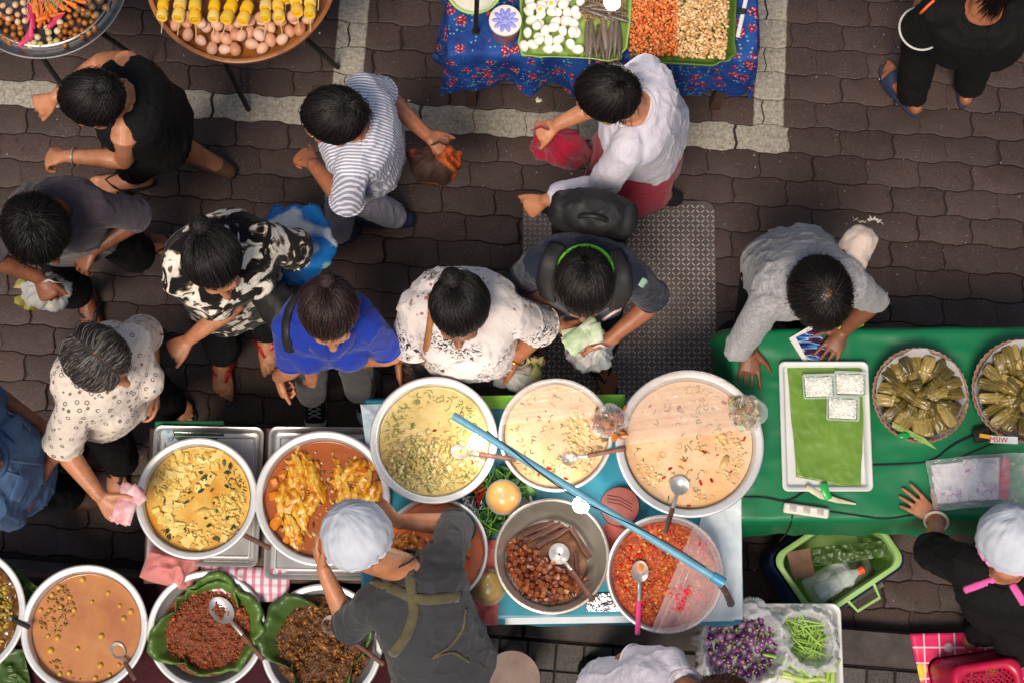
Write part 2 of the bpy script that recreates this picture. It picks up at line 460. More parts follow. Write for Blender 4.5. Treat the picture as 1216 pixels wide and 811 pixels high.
# diamond plate
pl = thing('checker_plate', at(735, 350, 0), 'dark steel diamond-tread plate lying under the woman with the backpack', 'metal plate')
c0 = at(735, 358, 0); AX = math.radians(-.6)
ca, sa = math.cos(AX), math.sin(AX); rot2 = lambda P: np.asarray(P) @ np.array([[ca, sa], [-sa, ca]])
HX, HY = ml(116, 0), .435
m = MB(); m.prism(rot2(rrect(HX, HY, .05)) + c0[:2], .003, .012, .002)
t = NT('dark_steel'); m.build('sheet', t.fin(t.ramp(t.noise(8, 5), [(.3, S(80, 70, 66)), (.7, S(110, 98, 92))]), .40, .2), pl)
m = MB(); sp = .0208; nx = int(HX * 2 / sp); ny = int(HY * 2 / sp)
for i in range(nx + 1):
    for j in range(ny + 1):
        u, v = -HX + .012 + i * sp, -HY + .012 + j * sp
        if abs(u) > HX - .008 or abs(v) > HY - .008 or (abs(u) > HX - .04 and abs(v) > HY - .04): continue
        a = math.radians(45 if (i + j) % 2 else -45) + rng.normal() * .03; dx = V(math.cos(a), math.sin(a)); dy = V(-dx[1], dx[0])
        P = [dx * .0108, dx * .006 + dy * .0029, -dx * .006 + dy * .0029, -dx * .0108, -dx * .006 - dy * .0029, dx * .006 - dy * .0029]
        P = rot2(np.array(P) + V(u, v)) + c0[:2]; top = (P - P.mean(0)) * .6 + P.mean(0)
        m.loft([np.column_stack([P, np.full(6, .0118)]), np.column_stack([top, np.full(6, .0148)])], True, False, True)
m.build('tread', mat('worn_steel_tread', (206, 198, 190), (168, 158, 150), 6, .45, .25), pl, smooth=False)
# ================================================================ people
def skin_mat(name, c, c2):
    t = NT(name); col = t.ramp(t.noise(22, 5, .65), [(.3, S([v * .86 for v in c])), (.5, S(c)), (.7, S(c2))])
    t.bump(t.mul(t.noise(150, 3), t.mul(t.noise(45, 3), .8), 'ADD'), .28, .003); return t.fin(col, .44, 0, .45, .08)
SK_BROWN = skin_mat('brown_skin', (156, 96, 66), (170, 108, 76))
SK_DARK = skin_mat('dark_skin', (126, 76, 52), (140, 86, 60))
SK_LIGHT = skin_mat('light_brown_skin', (190, 126, 90), (202, 138, 102))
def hair_mat(name, a, b, c):
    t = NT(name); col = t.ramp(t.island(), [(0, S(a)), (.6, S(b)), (1, S(c))]); return t.fin(col, .42, 0, .45)
HA_BLACK = hair_mat('black_hair', (14, 11, 11), (24, 19, 18), (44, 34, 31))
HA_BROWN = hair_mat('dark_brown_hair', (30, 18, 18), (44, 27, 26), (74, 46, 42))
HA_GREY = hair_mat('greying_hair', (38, 34, 33), (72, 66, 64), (168, 160, 154))
HA_RED = hair_mat('auburn_hair', (60, 30, 22), (84, 42, 30), (110, 60, 42))
EYE_W = mat('eye_white', (225, 220, 212), rough=.2); EYE_D = mat('eye_iris', (30, 18, 12), rough=.15)
NAILM = mat('fingernail', (205, 150, 128), rough=.3)

def hand(mb, wr, d, n, side, curl=.35, s=1.0, spread=.14, thumb=.8, point=False):
    d = nrm(d); n = nrm(V(n) - np.dot(n, d) * d); lat = np.cross(n, d) * side; thumb = thumb if curl < .6 else .42
    s = s * 1.0; P = [wr - d * .02, wr + d * .015, wr + d * .05 * s, wr + d * .080 * s]
    mb.tube(P, [(.022 * s, .017 * s), (.025 * s, .017 * s), (.036 * s, .0155 * s), (.037 * s, .011 * s)], 12, ref=lat)
    nails = []
    for q, (off, L) in enumerate(((.0315, .074), (.0105, .083), (-.0105, .077), (-.0305, .060))):
        b = wr + d * (.08 - .004 * abs(q - 1.2)) * s + lat * off * s; dd = nrm(d + lat * off / .03 * (spread + .02))
        cu = (curl + .05 * q) if not (point and q == 0) else .05
        pts = [b - dd * .02 * s, b]; a = 0; r = [.0082 * s, .0084 * s]; bp = b
        for fr, rr in ((.45, .0076), (.31, .0070), (.24, .0058)):
            a += cu; v = nrm(dd * math.cos(a) + n * math.sin(a)); bp = bp + v * L * fr * s; pts.append(bp); r.append(rr * s)
        mb.tube(pts, r, 9)
    b = wr + d * .022 * s + lat * .024 * s; v1 = nrm(d * (1.1 - thumb * .55) + lat * thumb + n * .25); v2 = nrm(v1 + d * .45 + n * .15)
    mb.tube([wr + d * .01 * s + lat * .012 * s, b + v1 * .03 * s, b + v1 * .052 * s, b + v1 * .052 * s + v2 * .032 * s], [.014 * s, .0115 * s, .0092 * s, .007 * s], 9)

def foot(mb, ank, d, sole=.0, s=1.0, toes=True):
    d = nrm(V(d[0], d[1], 0)); lat = V(-d[1], d[0], 0); z = lambda q: V(0, 0, q + sole)
    a = V(ank[0], ank[1], 0)
    mb.tube([a - d * .045 * s + z(.034), a + z(.045), a + d * .06 * s + z(.042), a + d * .115 * s + z(.026), a + d * .145 * s + z(.02)],
            [(.028 * s, .032), (.033 * s, .043), (.036 * s, .036), (.043 * s, .022), (.042 * s, .016)], 14, ref=lat)
    return a, d, lat
def toes(mb, a, d, lat, side, sole=0., s=1.0):   # side +1: big toe towards +lat
    for q, (off, L, r) in enumerate(((.031, .052, .0135), (.0105, .046, .0095), (-.007, .04, .009), (-.023, .034, .0085), (-.037, .026, .008))):
        b = a + d * (.142 - .004 * q * q * .4) * s + lat * off * side * s + V(0, 0, .015 + sole)
        mb.tube([b - d * .02, b, b + d * L * .5 * s + V(0, 0, .003), b + d * L * s * .9 - V(0, 0, .004)], [r, r, r * 1.02, r * .85], 9)

def ik(a, c, hint, l1, l2):
    v = c - a; L = np.linalg.norm(v); k = max(1.0, L / (l1 + l2) * 1.005); l1 *= k; l2 *= k
    x = (l1 * l1 - l2 * l2 + L * L) / (2 * L); h = math.sqrt(max(l1 * l1 - x * x, 1e-6)); u = v / L
    p = hint - a; p = p - np.dot(p, u) * u
    if np.linalg.norm(p) < 1e-4: p = np.cross(u, V(.2, .3, .9))
    return a + u * x + nrm(p) * h

def torso_rings(sp, rows, n=28, off=0., wk=1., dk=1.):
    pel, nb, left, front, curve = sp
    mid = (pel + nb) / 2 - front * curve; out = []; ang = np.arange(n) * 2 * PI / n
    ex = lambda c: np.sign(c) * np.abs(c) ** .82
    for t, wd, dp, *sh in rows:
        p = (1 - t) ** 2 * pel + 2 * t * (1 - t) * mid + t * t * nb
        T = nrm(2 * (1 - t) * (mid - pel) + 2 * t * (nb - mid)); l = nrm(left - np.dot(left, T) * T); f = np.cross(l, T)
        if sh: p = p + f * sh[0]
        out.append(p + np.outer(ex(np.cos(ang)) * (wd * wk + off), l) + np.outer(ex(np.sin(ang)) * (dp * dk + off), f))
    return out
BODY_ROWS = [(-.16, .10, .07), (-.10, .145, .105), (0, .160, .118, -.01), (.15, .150, .108), (.32, .132, .098, .004), (.5, .142, .105, .008), (.68, .155, .112, .008), (.82, .163, .1), (.91, .135, .082), (.97, .085, .064), (1.02, .05, .052)]

def person(label, head, hdir, sh, el, wr, pel, feet, toesd, skin=SK_BROWN, hair=None, shirt=None, pants=None, skirt=None, hand_d=(None, None), hand_n=((0, 0, -1), (0, 0, -1)),
           curl=(.4, .4), point=(False, False), shoes=None, W=1., D=1., htilt=.5, curve=.03, HS=1.08, base=None, bust=0., collar=None, hands=(1, 1), knees=(None, None), belly=0., up=None, sleeve_k=1.):
    """index 0 is the person's right side, 1 the left; every position is a point of the place"""
    shR, shL = V(sh[0]), V(sh[1]); pel = V(pel); head = V(head)
    b0 = V(pel[0], pel[1], 0) if base is None else V(base)
    root = thing('person', b0, label, 'person'); W = W * .93; D = D * .95
    left = nrm(shL - shR); mid = (shR + shL) / 2
    spn = nrm(mid - pel); nb = mid + spn * .045 + nrm(head - mid) * .015
    front = np.cross(left, spn); fr = nrm(front)
    half = np.linalg.norm(shL - shR) / 2
    sp = (pel, nb, left, fr, curve)
    hf = nrm(V(hdir)); f = nrm(hf * math.cos(htilt) + V(0, 0, -1) * math.sin(htilt)); u = nrm(hf * math.sin(htilt) + V(0, 0, 1) * math.cos(htilt)); s = np.cross(u, f)
    ax = np.array([s, f, u])
    B = MB()
    rows = [list(r) for r in BODY_ROWS]
    for r in rows:
        if r[0] > .75: r[1] *= (half + .012) / .16 / W
    B.loft(torso_rings(sp, rows, off=0, wk=W, dk=D))
    B.tube([nb - spn * .05, nb, head - u * .06 - f * .02], [.062, .054, .054], 14)
    HB = MB()
    HB.ell(head + u * .022 - f * .012, (.076, .096, .094), ax, 22, 14)
    HB.ell(head - u * .045 + f * .022, (.058, .066, .068), ax, 18, 11)
    HB.ell(head - u * .088 + f * .062, (.024, .022, .018), ax, 12, 8)          # chin
    HB.ell(head + f * .070 + u * .026, (.050, .020, .014), ax, 12, 8)          # brow
    for k in (-1, 1):
        HB.ell(head + f * .066 + s * k * .036 - u * .022, (.022, .02, .02), ax, 10, 7)
        HB.ell(head + s * k * .076 - f * .006 - u * .008, (.009, .020, .031), ax, 10, 7)
    HB.tube([head + f * .082 + u * .014, head + f * .096 - u * .012, head + f * .106 - u * .03], [.008, .0105, .014], 10)
    for k in (-1, 1): HB.ell(head + f * .092 + s * k * .012 - u * .033, (.009, .010, .008), ax, 8, 6)
    HB.tube([head + f * .080 - u * .056 + s * .022, head + f * .088 - u * .054, head + f * .080 - u * .056 - s * .022], [.006, .008, .006], 8)
    HB.tube([head + f * .078 - u * .066 + s * .018, head + f * .085 - u * .066, head + f * .078 - u * .066 - s * .018], [.006, .009, .006], 8)
    B.add(head + (np.concatenate(HB.v) - head) * HS, HB.f)
    arms = []
    for k in (0, 1):
        a = (shR, shL)[k]; c = V(wr[k]); e = ik(a, c, V(el[k]), .25, .215)
        arms.append((a, e, c)); ak = .5 + .5 * W
        B.tube([a - nrm(a - mid) * .05 + spn * .01, a, a + (e - a) * .35, e - (e - a) * .12, e, e + (c - e) * .25, e + (c - e) * .7, c], [.045 * ak, .052 * ak, .046 * ak, .039 * ak, .037 * ak, .04 * ak, .031 * ak, .025], 14)
        if hands[k]:
            hd = V(hand_d[k]) if hand_d[k] is not None else c - e
            hand(B, c, hd, hand_n[k], (1 if k == 1 else -1), curl[k], 1.0, point=point[k])
    legs = []; pl_ = left.copy(); pl_[2] = 0; pl_ = nrm(pl_)
    for k in (0, 1):
        hp = pel + pl_ * (.085 if k else -.085) * W - V(0, 0, .04); ft = V(feet[k]); ft[2] = .085
        kn = V(knees[k]) if knees[k] is not None else ik(hp, ft, (hp + ft) / 2 + nrm(V(fr[0], fr[1], 0) + V(toesd[k][0], toesd[k][1], 0) * .6) * .25, .40, .385)
        legs.append((hp, kn, ft)); lk = .5 + .5 * W
        B.tube([hp + V(0, 0, .03), hp + (kn - hp) * .2, hp + (kn - hp) * .7, kn, kn + (ft - kn) * .3, kn + (ft - kn) * .7, ft], [.085 * lk, .083 * lk, .062 * lk, .052 * lk, .052 * lk, .037, .033], 16)
        barefoot = shoes is None or shoes[k] is None or shoes[k][0] in ('sandal', 'slide', 'bare')
        so_ = .018 if (shoes and shoes[k] and shoes[k][0] in ('sandal', 'slide')) else .002
        fa = foot(B, ft, toesd[k], so_)
        if barefoot:
            toes(B, *fa, (-1 if k == 1 else 1), so_)
        if shoes and shoes[k]:
            make_shoe(root, shoes[k], *fa, k)
    body = mobj('body', remesh(B, .0047, 3), skin, root)
    # eyes, brows
    for k in (-1, 1):
        E = MB(); c = head + (f * .0755 + s * k * .031 + u * .004) * HS
        E.ell(c, (.0125, .0125, .0085), ax, 12, 8); E.ell(c + f * .0085, (.0055, .0055, .0055), ax, 10, 7, mi=1)
        E.build('eye', [EYE_W, EYE_D], root)
    if hair: make_hair(root, head, s, f, u, HS=HS, **hair)
    # clothes
    if skirt:
        K = MB(); hem = skirt['hem']; fl = skirt.get('flare', .05)
        c = pel + V(0, 0, .04); bot = V(*((V(feet[0]) + V(feet[1])) / 2)[:2], hem)
        sp2 = []; n = 64; t_ = np.arange(n) * 2 * PI / n; l2 = pl_; f2 = np.cross(l2, V(0, 0, 1))
        for q in np.linspace(0, 1, 22):
            p = c + (bot - c) * q; w_ = (.172 + fl * q) * W; d_ = (.13 + .01 * math.sin(q * 3) + fl * q) * (D if q < .5 else 1)
            fold = 1 + .05 * q * np.sin(t_ * 7 + 2) + .03 * q * np.sin(t_ * 11 + q)
            sp2.append(p + np.outer(np.cos(t_) * w_ * fold, l2) + np.outer(np.sin(t_) * d_ * fold, f2))
        inner = [r + (p - r) * .06 + V(0, 0, .0) for r, p in ((sp2[-1], bot), (sp2[-2], bot))]
        K.loft(sp2 + inner, True, True, True)
        K.build('skirt', skirt['m'], root, ang=180)
    if pants:
        K = MB(); L = pants.get('len', 1.); r = pants.get('r', 1.)
        K.loft(torso_rings(sp, [(-.17, .105, .08), (-.10, .158, .118), (0, .170, .128, -.01), (.14, .158, .116), (.2, .15, .11)], off=.006, wk=W, dk=D))
        for hp, kn, ft in legs:
            pts = [hp + V(0, 0, .04), hp, hp + (kn - hp) * .5, kn]; rr = [.10, .102, .085, .070]
            if L > .5:
                e = kn + (ft - kn) * (L - .5) / .5; pts += [kn + (e - kn) * .5, e]; rr += [.066, .058]
            else: pts[-1] = hp + (kn - hp) * L * 2; rr[-1] = .082
            K.tube(pts, [q * (.5 + .5 * W) * r for q in rr], 18, rnd=False)
        me = remesh(K, .0075, 5); P = vget(me); N = nget(me)
        d = -np.abs(fbm(P * V(16, 16, 9), 3, 3)) * .016 + .003; vset(me, P + N * d[:, None])
        mobj('trousers' if L > .6 else 'shorts', me, pants['m'], root)
    if shirt:
        K = MB(); off = shirt.get('off', .014); hem = shirt.get('hem', -.06)
        rows = [(hem, .172, .135, -.004), (.08, .165, .13), (.3, .152, .120, .006), (.5, .156, .122, .010), (.68, .163, .124, .010), (.82, .168, .112), (.905, .15, .094), (.955, .105 if not shirt.get('wide') else .13, .074)] + ([] if shirt.get('wide') else [(.995, .074, .066)])
        rows = [list(r) for r in rows]
        for r in rows:
            if r[0] > .75: r[1] *= (half + .012) / .16 / W
            if belly and r[0] < .6:
                if len(r) < 4: r.append(0.)
                r[3] += belly * .5; r[2] += belly * .6
        K.loft(torso_rings(sp, rows, n=36, off=off, wk=W, dk=D))
        if bust:
            for k in (-1, 1):
                c = pel + (nb - pel) * .62 + fr * (.085 * D + curve * .3) + left * k * .075 * W; K.ell(c, (.075, .075, .075), None, 16, 10)
        for k in (0, 1):
            a, e, c = arms[k]; q = shirt.get('sl', (.9, .9)); q = q[k] if isinstance(q, (tuple, list)) else q
            if q <= 0: continue
            pu = shirt.get('puff', 0.) ; ak = (.5 + .5 * W) * sleeve_k
            pts = [mid + (a - mid) * .45 + spn * .015, mid + (a - mid) * .8 + spn * .006, a]; rr = [.05, .06, .064]
            if q <= 1.001:
                for z in (.35, .7, 1.): pts.append(a + (e - a) * q * z); rr.append(.062 + pu * z * .5 + .002 * (z == 1.))
            else:
                for z in (.3, .65, 1.): pts.append(a + (e - a) * z); rr.append(.060 - .010 * z + pu * .4)
                for z in (.5, 1.): pts.append(e + (c - e) * (q - 1) * z); rr.append(.050 - .006 * z + pu)
            rr = [x * ak * .93 + off * .3 for x in rr]
            K.tube(pts, rr, 20, rnd=False)
            # hollow cuff
        me = remesh(K, .0068, 4); P = vget(me); N = nget(me)
        fo = shirt.get('fold', 1.)
        wq = P + fbm(P * 6, 11, 2)[:, None] * .06
        rid = 1 - np.abs(fbm(wq * V(9, 9, 7), 5 + int(abs(head[0]) * 50), 3)) * 2.2
        rid2 = 1 - np.abs(fbm(wq * V(21, 21, 16), 8 + int(abs(head[1]) * 50), 2)) * 2.2
        wr2 = P + fbm(P * 9, 31, 2)[:, None] * .05; rid3 = 1 - np.abs(fbm(wr2 * V(14, 14, 5) + 3, 15 + int(abs(head[0]) * 40), 2)) * 3.2
        d = (np.clip(rid, 0, 1) ** 2 * .0035 + np.clip(rid2, 0, 1) ** 3 * .002 + np.clip(rid3, 0, 1) ** 2 * .006 - .004) * fo
        vset(me, P + N * d[:, None])
        mobj(shirt.get('name', 'shirt'), me, shirt['m'], root)
        hemm = shirt['m']
        for k in (0, 1):
            a, e, c = arms[k]; q = shirt.get('sl', (.9, .9)); q = q[k] if isinstance(q, (tuple, list)) else q
            if 0 < q <= 1: ring_tube(a + (e - a) * (q * .985), e - a, (.062 + shirt.get('puff', 0.) * .5) * (.5 + .5 * W) * .93 * sleeve_k + off * .3 - .0005, .0042, 40).build('cuff', hemm, root)
        if not shirt.get('wide') and collar is None and shirt.get('name') != 'tank_top': ring_tube(nb + spn * .006, spn, .073, .0075, 44).build('neckband', hemm, root)
        if shirt.get('trim'):
            for k in (0, 1):
                a, e, c = arms[k]; q = shirt['sl']; q = q[k] if isinstance(q, (tuple, list)) else q
                p = a + (e - a) * min(q, 1.) * .97; ring_tube(p, e - a, .068 * (.5 + .5 * W) * sleeve_k + off * .4, .004).build('cuff_trim', shirt['trim'], root)
        if collar is not None:
            for k in (-1, 1):
                m = MB(); base_ = nb - spn * .01
                g_ = []
                for i in range(8):
                    a_ = math.radians(100 * i / 7) ; dirn = fr * math.cos(a_) + left * k * math.sin(a_)
                    g_.append([base_ + dirn * .062 + spn * .012, base_ + dirn * .085 + spn * .004, base_ + dirn * (.112 - .012 * i / 7) - spn * .018 + fr * (.012 if i < 2 else 0)])
                m.grid(g_); o = m.build('collar', collar, root, ang=180); sm = o.modifiers.new('t', 'SOLIDIFY'); sm.thickness = .004
    return dict(root=root, arms=arms, legs=legs, nb=nb, fr=fr, left=left, spn=spn, sp=sp, pel=pel, f=f, u=u, s=s, head=head, mid=mid, half=half)

def ring_tube(c, axis, R, r, n=36, mb=None, e=1.0, a0=0, a1=2 * PI):
    axis = nrm(axis); a = nrm(np.cross(axis, V(.31, .2, .93))); b = np.cross(axis, a); mb = mb or MB()
    full = a1 - a0 > 6.2; k = n + 1
    mb.tube([V(c) + a * R * math.cos(q) + b * R * e * math.sin(q) for q in np.linspace(a0, a1, k)], [r] * k, 8, rnd=not full)
    return mb

def make_shoe(root, spec, a, d, lat, k):
    ty, m1, m2 = spec[:3]; side = -1 if k == 1 else 1; Z = V(0, 0, 1)
    out = []
    for t_ in np.linspace(0, 2 * PI, 28, endpoint=False):
        x = math.cos(t_); y = math.sin(t_); L = .075 + .14 * (x + 1) * .5
        wdt = .036 + .012 * (x > -.2) * (x + .2) * (1 if x < .75 else .9)
        out.append((x * .135 + .06 if True else 0, y * wdt))
    P2 = np.array([a[:2] + d[:2] * x + lat[:2] * (y + .004 * side * x) for x, y in out])
    if np.cross(P2[1] - P2[0], P2[2] - P2[1]) < 0: P2 = P2[::-1]
    if ty in ('sandal', 'slide'):
        o = MB(); o.prism(P2, .0005, .017, .003); sd = o.build('sandal', m1, root)
        s_ = MB()
        if ty == 'sandal':
            tp = a + d * .134 + lat * .016 * side + Z * .048
            for q in (-1, 1):
                s_.tube([tp - d * .002 + Z * -.008, tp + Z * .010 - d * .010, a + d * .085 + lat * .027 * q + Z * .077, a + d * .05 + lat * .041 * q + Z * .05, a + d * .03 + lat * .046 * q + Z * .012], [(.006, .005), (.007, .005), (.010, .005), (.010, .004), (.009, .004)], 8)
        else:
            pts = [a + d * .095 + lat * .050 * math.cos(q) + Z * (.016 + .064 * math.sin(q)) for q in np.linspace(0, PI, 9)]
            s_.tube(pts, [(.042, .003)] * 9, 12, ref=d, rnd=False)
        s_.build('strap', m2, sd)
    else:
        o = MB(); o.prism(P2, .0005, .024, .003); sh = o.build('shoe', m2, root)
        u_ = MB()
        u_.tube([a - d * .045 + Z * .045, a - d * .01 + Z * .062, a + d * .05 + Z * .056, a + d * .105 + Z * .043, a + d * .15 + Z * .034, a + d * .178 + Z * .029], [(.034, .036), (.040, .05), (.042, .042), (.045, .028), (.043, .02), (.03, .012)], 18, ref=lat)
        u_.build('upper', m1, sh)
        if ty == 'sneaker':
            c = MB(); c.tube([a + d * .135 + Z * .036, a + d * .168 + Z * .034, a + d * .19 + Z * .027], [(.045, .0205), (.041, .018), (.024, .01)], 16, ref=lat); c.build('toe_cap', m2, sh)
            l_ = MB()
            for i in range(5):
                x0, x1 = .045 + i * .017, .045 + (i + 1) * .017
                zt = lambda x: .102 - (x - .045) * .30
                for q in (-1, 1):
                    l_.tube([a + d * x0 + lat * .024 * q + Z * (zt(x0) - .012), a + d * (x0 + x1) / 2 + Z * (zt((x0 + x1) / 2) + .004), a + d * x1 - lat * .024 * q + Z * (zt(x1) - .012)], [(.0045, .002)] * 3, 6)
            l_.build('laces', m2, sh)

def make_hair(root, head, s, f, u, m=HA_BLACK, style='short', knot=(0, -.75, .66), crown=(0, -.35, .93), n=2600, seed=1, bald=None, part=None, tail=.3, tail_d=None, over=1.0, low=-.40, hl=.52, bulk=0., kn_r=.042, HS=1.08):
    rg_ = np.random.default_rng(seed); ax = np.array([s, f, u]); c = head + u * .022 - f * .012; R = V(.083, .102, .101) * HS + bulk
    def keep(p, slack=0.):  # inside the hairline
        y, z = p[1], p[2]
        lim = low - .12 * max(0, -y) if y < .02 else low + (hl - low) * min(1, (y - .02) / .72)
        return z > lim - slack
    m_ = MB()     # scalp cap
    rings = []; nu, nv = 130, 44; P = np.zeros((nu + 1, nv, 3)); ok = np.zeros((nu + 1, nv), bool)
    for i in range(nu + 1):
        for j in range(nv):
            th = 2 * PI * i / nu; ph = PI * .72 * j / (nv - 1); p = V(math.sin(ph) * math.sin(th), math.sin(ph) * math.cos(th), math.cos(ph)); P[i, j] = p; ok[i, j] = keep(p, -.07)
    fs = []; idx = np.arange((nu + 1) * nv).reshape(nu + 1, nv); W_ = c + (P.reshape(-1, 3) * (R * 1.0)) @ ax
    for i in range(nu):
        for j in range(nv - 1):
            if ok[i, j] and ok[i + 1, j] and ok[i, j + 1] and ok[i + 1, j + 1]:
                if bald is not None and np.linalg.norm(P[i, j] - nrm(bald[:3])) < bald[3]: continue
                if part is not None and abs(np.dot(P[i, j], V(math.cos(part[0]), math.sin(part[0]), 0)) - part[1]) < .022 and P[i, j][1] > (.2 if style in ('bun', 'pony') else -.2) and P[i, j][2] > .3: continue
                fs.append((idx[i, j], idx[i, j + 1], idx[i + 1, j + 1], idx[i + 1, j]))
    m_.add(W_, fs)
    kn_ = nrm(knot); cr = nrm(crown)
    cnt = 0; n = int(n * 1.35)
    while cnt < n:
        p = nrm(rg_.normal(size=3))
        if not keep(p, rg_.normal() * .05): continue
        if bald is not None and np.linalg.norm(p - nrm(bald[:3])) < bald[3] * (.8 + .4 * rg_.random()): continue
        if part is not None and abs(np.dot(p, V(math.cos(part[0]), math.sin(part[0]), 0)) - part[1]) < .026 and p[1] > (.2 if style in ('bun', 'pony') else -.2) and p[2] > .3: continue
        cnt += 1; pts = []; lift = (.004 + .012 * rg_.random() ** 2 * over + (.014 * rg_.random() if rg_.random() < .03 else 0)); jit = rg_.normal(size=3) * .13; L = .0
        pp = p.copy(); nseg = 8 if style in ('bun', 'pony') else 6
        for i in range(nseg):
            pts.append(c + (pp * (R + lift * min(1, i / 2.))) @ ax)
            if style in ('bun', 'pony'): g_ = kn_ - pp
            else:
                g_ = pp - cr
                if part is not None: g_ = g_ * .4 + V(math.cos(part[0]), math.sin(part[0]), 0) * (1 if np.dot(p, V(math.cos(part[0]), math.sin(part[0]), 0)) > part[1] else -1) * .9 + V(0, -.2, -.3)
                if np.linalg.norm(g_) < .15: g_ = g_ + rg_.normal(size=3) * .4
            g_ = g_ + jit; g_ = g_ - np.dot(g_, pp) * pp; gl = np.linalg.norm(g_)
            if style in ('bun', 'pony'):
                st = np.linalg.norm(kn_ - pp) / max(1, nseg - i) * 1.02; pp = nrm(pp + nrm(g_) * st)
            else:
                pn = nrm(pp + nrm(g_) * .17)
                if not keep(pn, .10): 
                    pts.append(c + (pn * (R + lift * .6)) @ ax) ; break
                pp = pn
        if style == 'long':
            q = pts[-1]; out = nrm((q - c) * V(1, 1, .2))
            for i in range(6): q = q + V(0, 0, -1) * tail / 6 + out * (.012 if i < 2 else -.002); pts.append(q)
        r = .0008 + .0005 * rg_.random()
        m_.tube(pts, [r] * (len(pts) - 1) + [r * .4], 3, cap=False, rnd=False)
    kp = c + (kn_ * (R + .012)) @ ax; ko = nrm((kn_ * R) @ ax)
    if style == 'bun':
        kp = kp + ko * .018
        m_.ell(kp, (kn_r * .9, kn_r * .9, kn_r * .8), None, 16, 10)
        for i in range(420):
            a = nrm(rg_.normal(size=3)); b = nrm(np.cross(a, rg_.normal(size=3) * .5 + ko)); rr = kn_r * (.93 + .14 * rg_.random()); t0 = rg_.random() * 6
            m_.tube([kp + a * rr * math.cos(t0 + q) + b * rr * math.sin(t0 + q) for q in np.linspace(0, 2.2, 7)], [.0012] * 7, 3, cap=False, rnd=False)
    if style == 'pony':
        td = V(tail_d) if tail_d is not None else nrm(ko * .3 + V(0, 0, -1.2))
        for i in range(520):
            o_ = rg_.normal(size=3) * .011; e_ = rg_.normal(size=3) * .022; L = tail * (.75 + .3 * rg_.random())
            m_.tube([kp + o_ * .5 + (ko * .035 * (1 - q) * q * 4) + nrm(td) * L * q + e_ * q + V(0, 0, -.06) * q * q for q in np.linspace(0, 1, 7)], [.0013] * 6 + [.0004], 3, cap=False, rnd=False)
    return m_.build('hair', m, root, ang=180)
# ================================================================ fabrics
def weave(t, sc=900, st=.25):
    t.bump(t.mul(t.mul(t.noise(420, 2), .10), t.mul(t.noise(15, 4, .5, dist=1.6), t.mul(t.noise(38, 3, .5, dist=2.), .35), 'ADD'), 'ADD'), .55, .010)
def cloth(name, c1, c2=None, ns=6, rough=.85, sheen=.15):
    t = NT(name); col = S(c1) if c2 is None else t.ramp(t.noise(ns, 5), [(.3, S(c1)), (.7, S(c2))])
    weave(t); return t.fin(col, rough, 0, .25, sheen=sheen)
CL_BLUE = cloth('royal_blue_cotton', (22, 46, 142), (30, 58, 160))
CL_NAVY = cloth('navy_cotton', (22, 26, 42), (30, 35, 54))
CL_CHAR = cloth('charcoal_cotton', (50, 50, 53), (62, 62, 65), 5)
CL_BLACK = cloth('black_cotton', (11, 10, 11), (18, 16, 17), sheen=.0)
CL_BLACK2 = cloth('black_trousers', (12, 11, 13), (18, 16, 18), sheen=.0)
CL_WHITE = cloth('white_cotton', (196, 190, 202), (214, 209, 219))
CL_RED = cloth('crimson_cotton', (150, 14, 46), (170, 20, 56))
CL_MAUVE = cloth('grey_mauve_cotton', (58, 50, 58), (76, 67, 76))
CL_DGREY = cloth('dark_grey_trousers', (62, 60, 62), (78, 76, 78))
CL_LGREY = cloth('pale_grey_trousers', (150, 148, 162), (168, 166, 180))
CL_OLIVE = cloth('olive_webbing', (80, 73, 50), (96, 88, 62), 20)
CL_PINK = cloth('pink_webbing', (226, 84, 160), (236, 104, 174), 20)
t = NT('denim'); n1 = t.noise(220, 3); n2 = t.noise(5, 5)
col = t.ramp(t.mul(n1, n2, 'ADD'), [(.35, S(34, 52, 82)), (.62, S(74, 98, 132))]); t.bump(t.mul(t.mul(n1, .15), t.noise(14, 4, .5, dist=1.6), 'ADD'), .6, .010); CL_DENIM = t.fin(col, .85, 0, .2)
t = NT('striped_jersey'); col = t.ramp(t.wave(28, dr='Y', vec=t.co()), [(.42, S(228, 226, 234)), (.5, S(150, 152, 172))]); CL_STRIPE = t.fin(col, .85, 0, .2, sheen=.1)
t = NT('cream_ring_print'); d = t.vor(36, rnd=.75)
col = t.mix(t.ramp(d, [(.15, 0.), (.2, .9), (.27, .85), (.33, 0.)]), S(222, 208, 194), S(74, 62, 56)); col = t.mix(t.ramp(t.noise(60, 3), [(.62, 0.), (.66, .8)]), col, S(230, 218, 206)); weave(t); CL_RING = t.fin(col, .85, 0, .2, sheen=.1)
t = NT('black_white_flower_print'); v = t.vor(9, vec=t.noise(4, 2, out='Color', dist=.5)); nn = t.noise(13, 3, dist=1.2)
col = t.ramp(nn, [(.5, S(18, 15, 15)), (.535, S(120, 104, 84)), (.56, S(224, 214, 198)), (.68, S(236, 230, 218)), (.72, S(70, 60, 52))]); weave(t); CL_FLOWER = t.fin(col, .85, 0, .2, sheen=.1)
t = NT('white_vine_print'); a = t.noise(44, 2, dist=2.2); pch = t.noise(5.5, 1); dots = t.vor(44)
c_ = t.mix(t.mul(t.ramp(a, [(.53, 0.), (.56, 1.)]), t.ramp(pch, [(.53, 0.), (.58, 1.)])), S(214, 204, 200), S(52, 46, 50))
c_ = t.mix(t.mul(t.ramp(dots, [(.24, .8), (.30, 0.)]), t.ramp(t.noise(9, 2), [(.55, 0.), (.6, 1.)])), c_, S(128, 52, 58)); weave(t); CL_VINE = t.fin(c_, .85, 0, .2, sheen=.1)
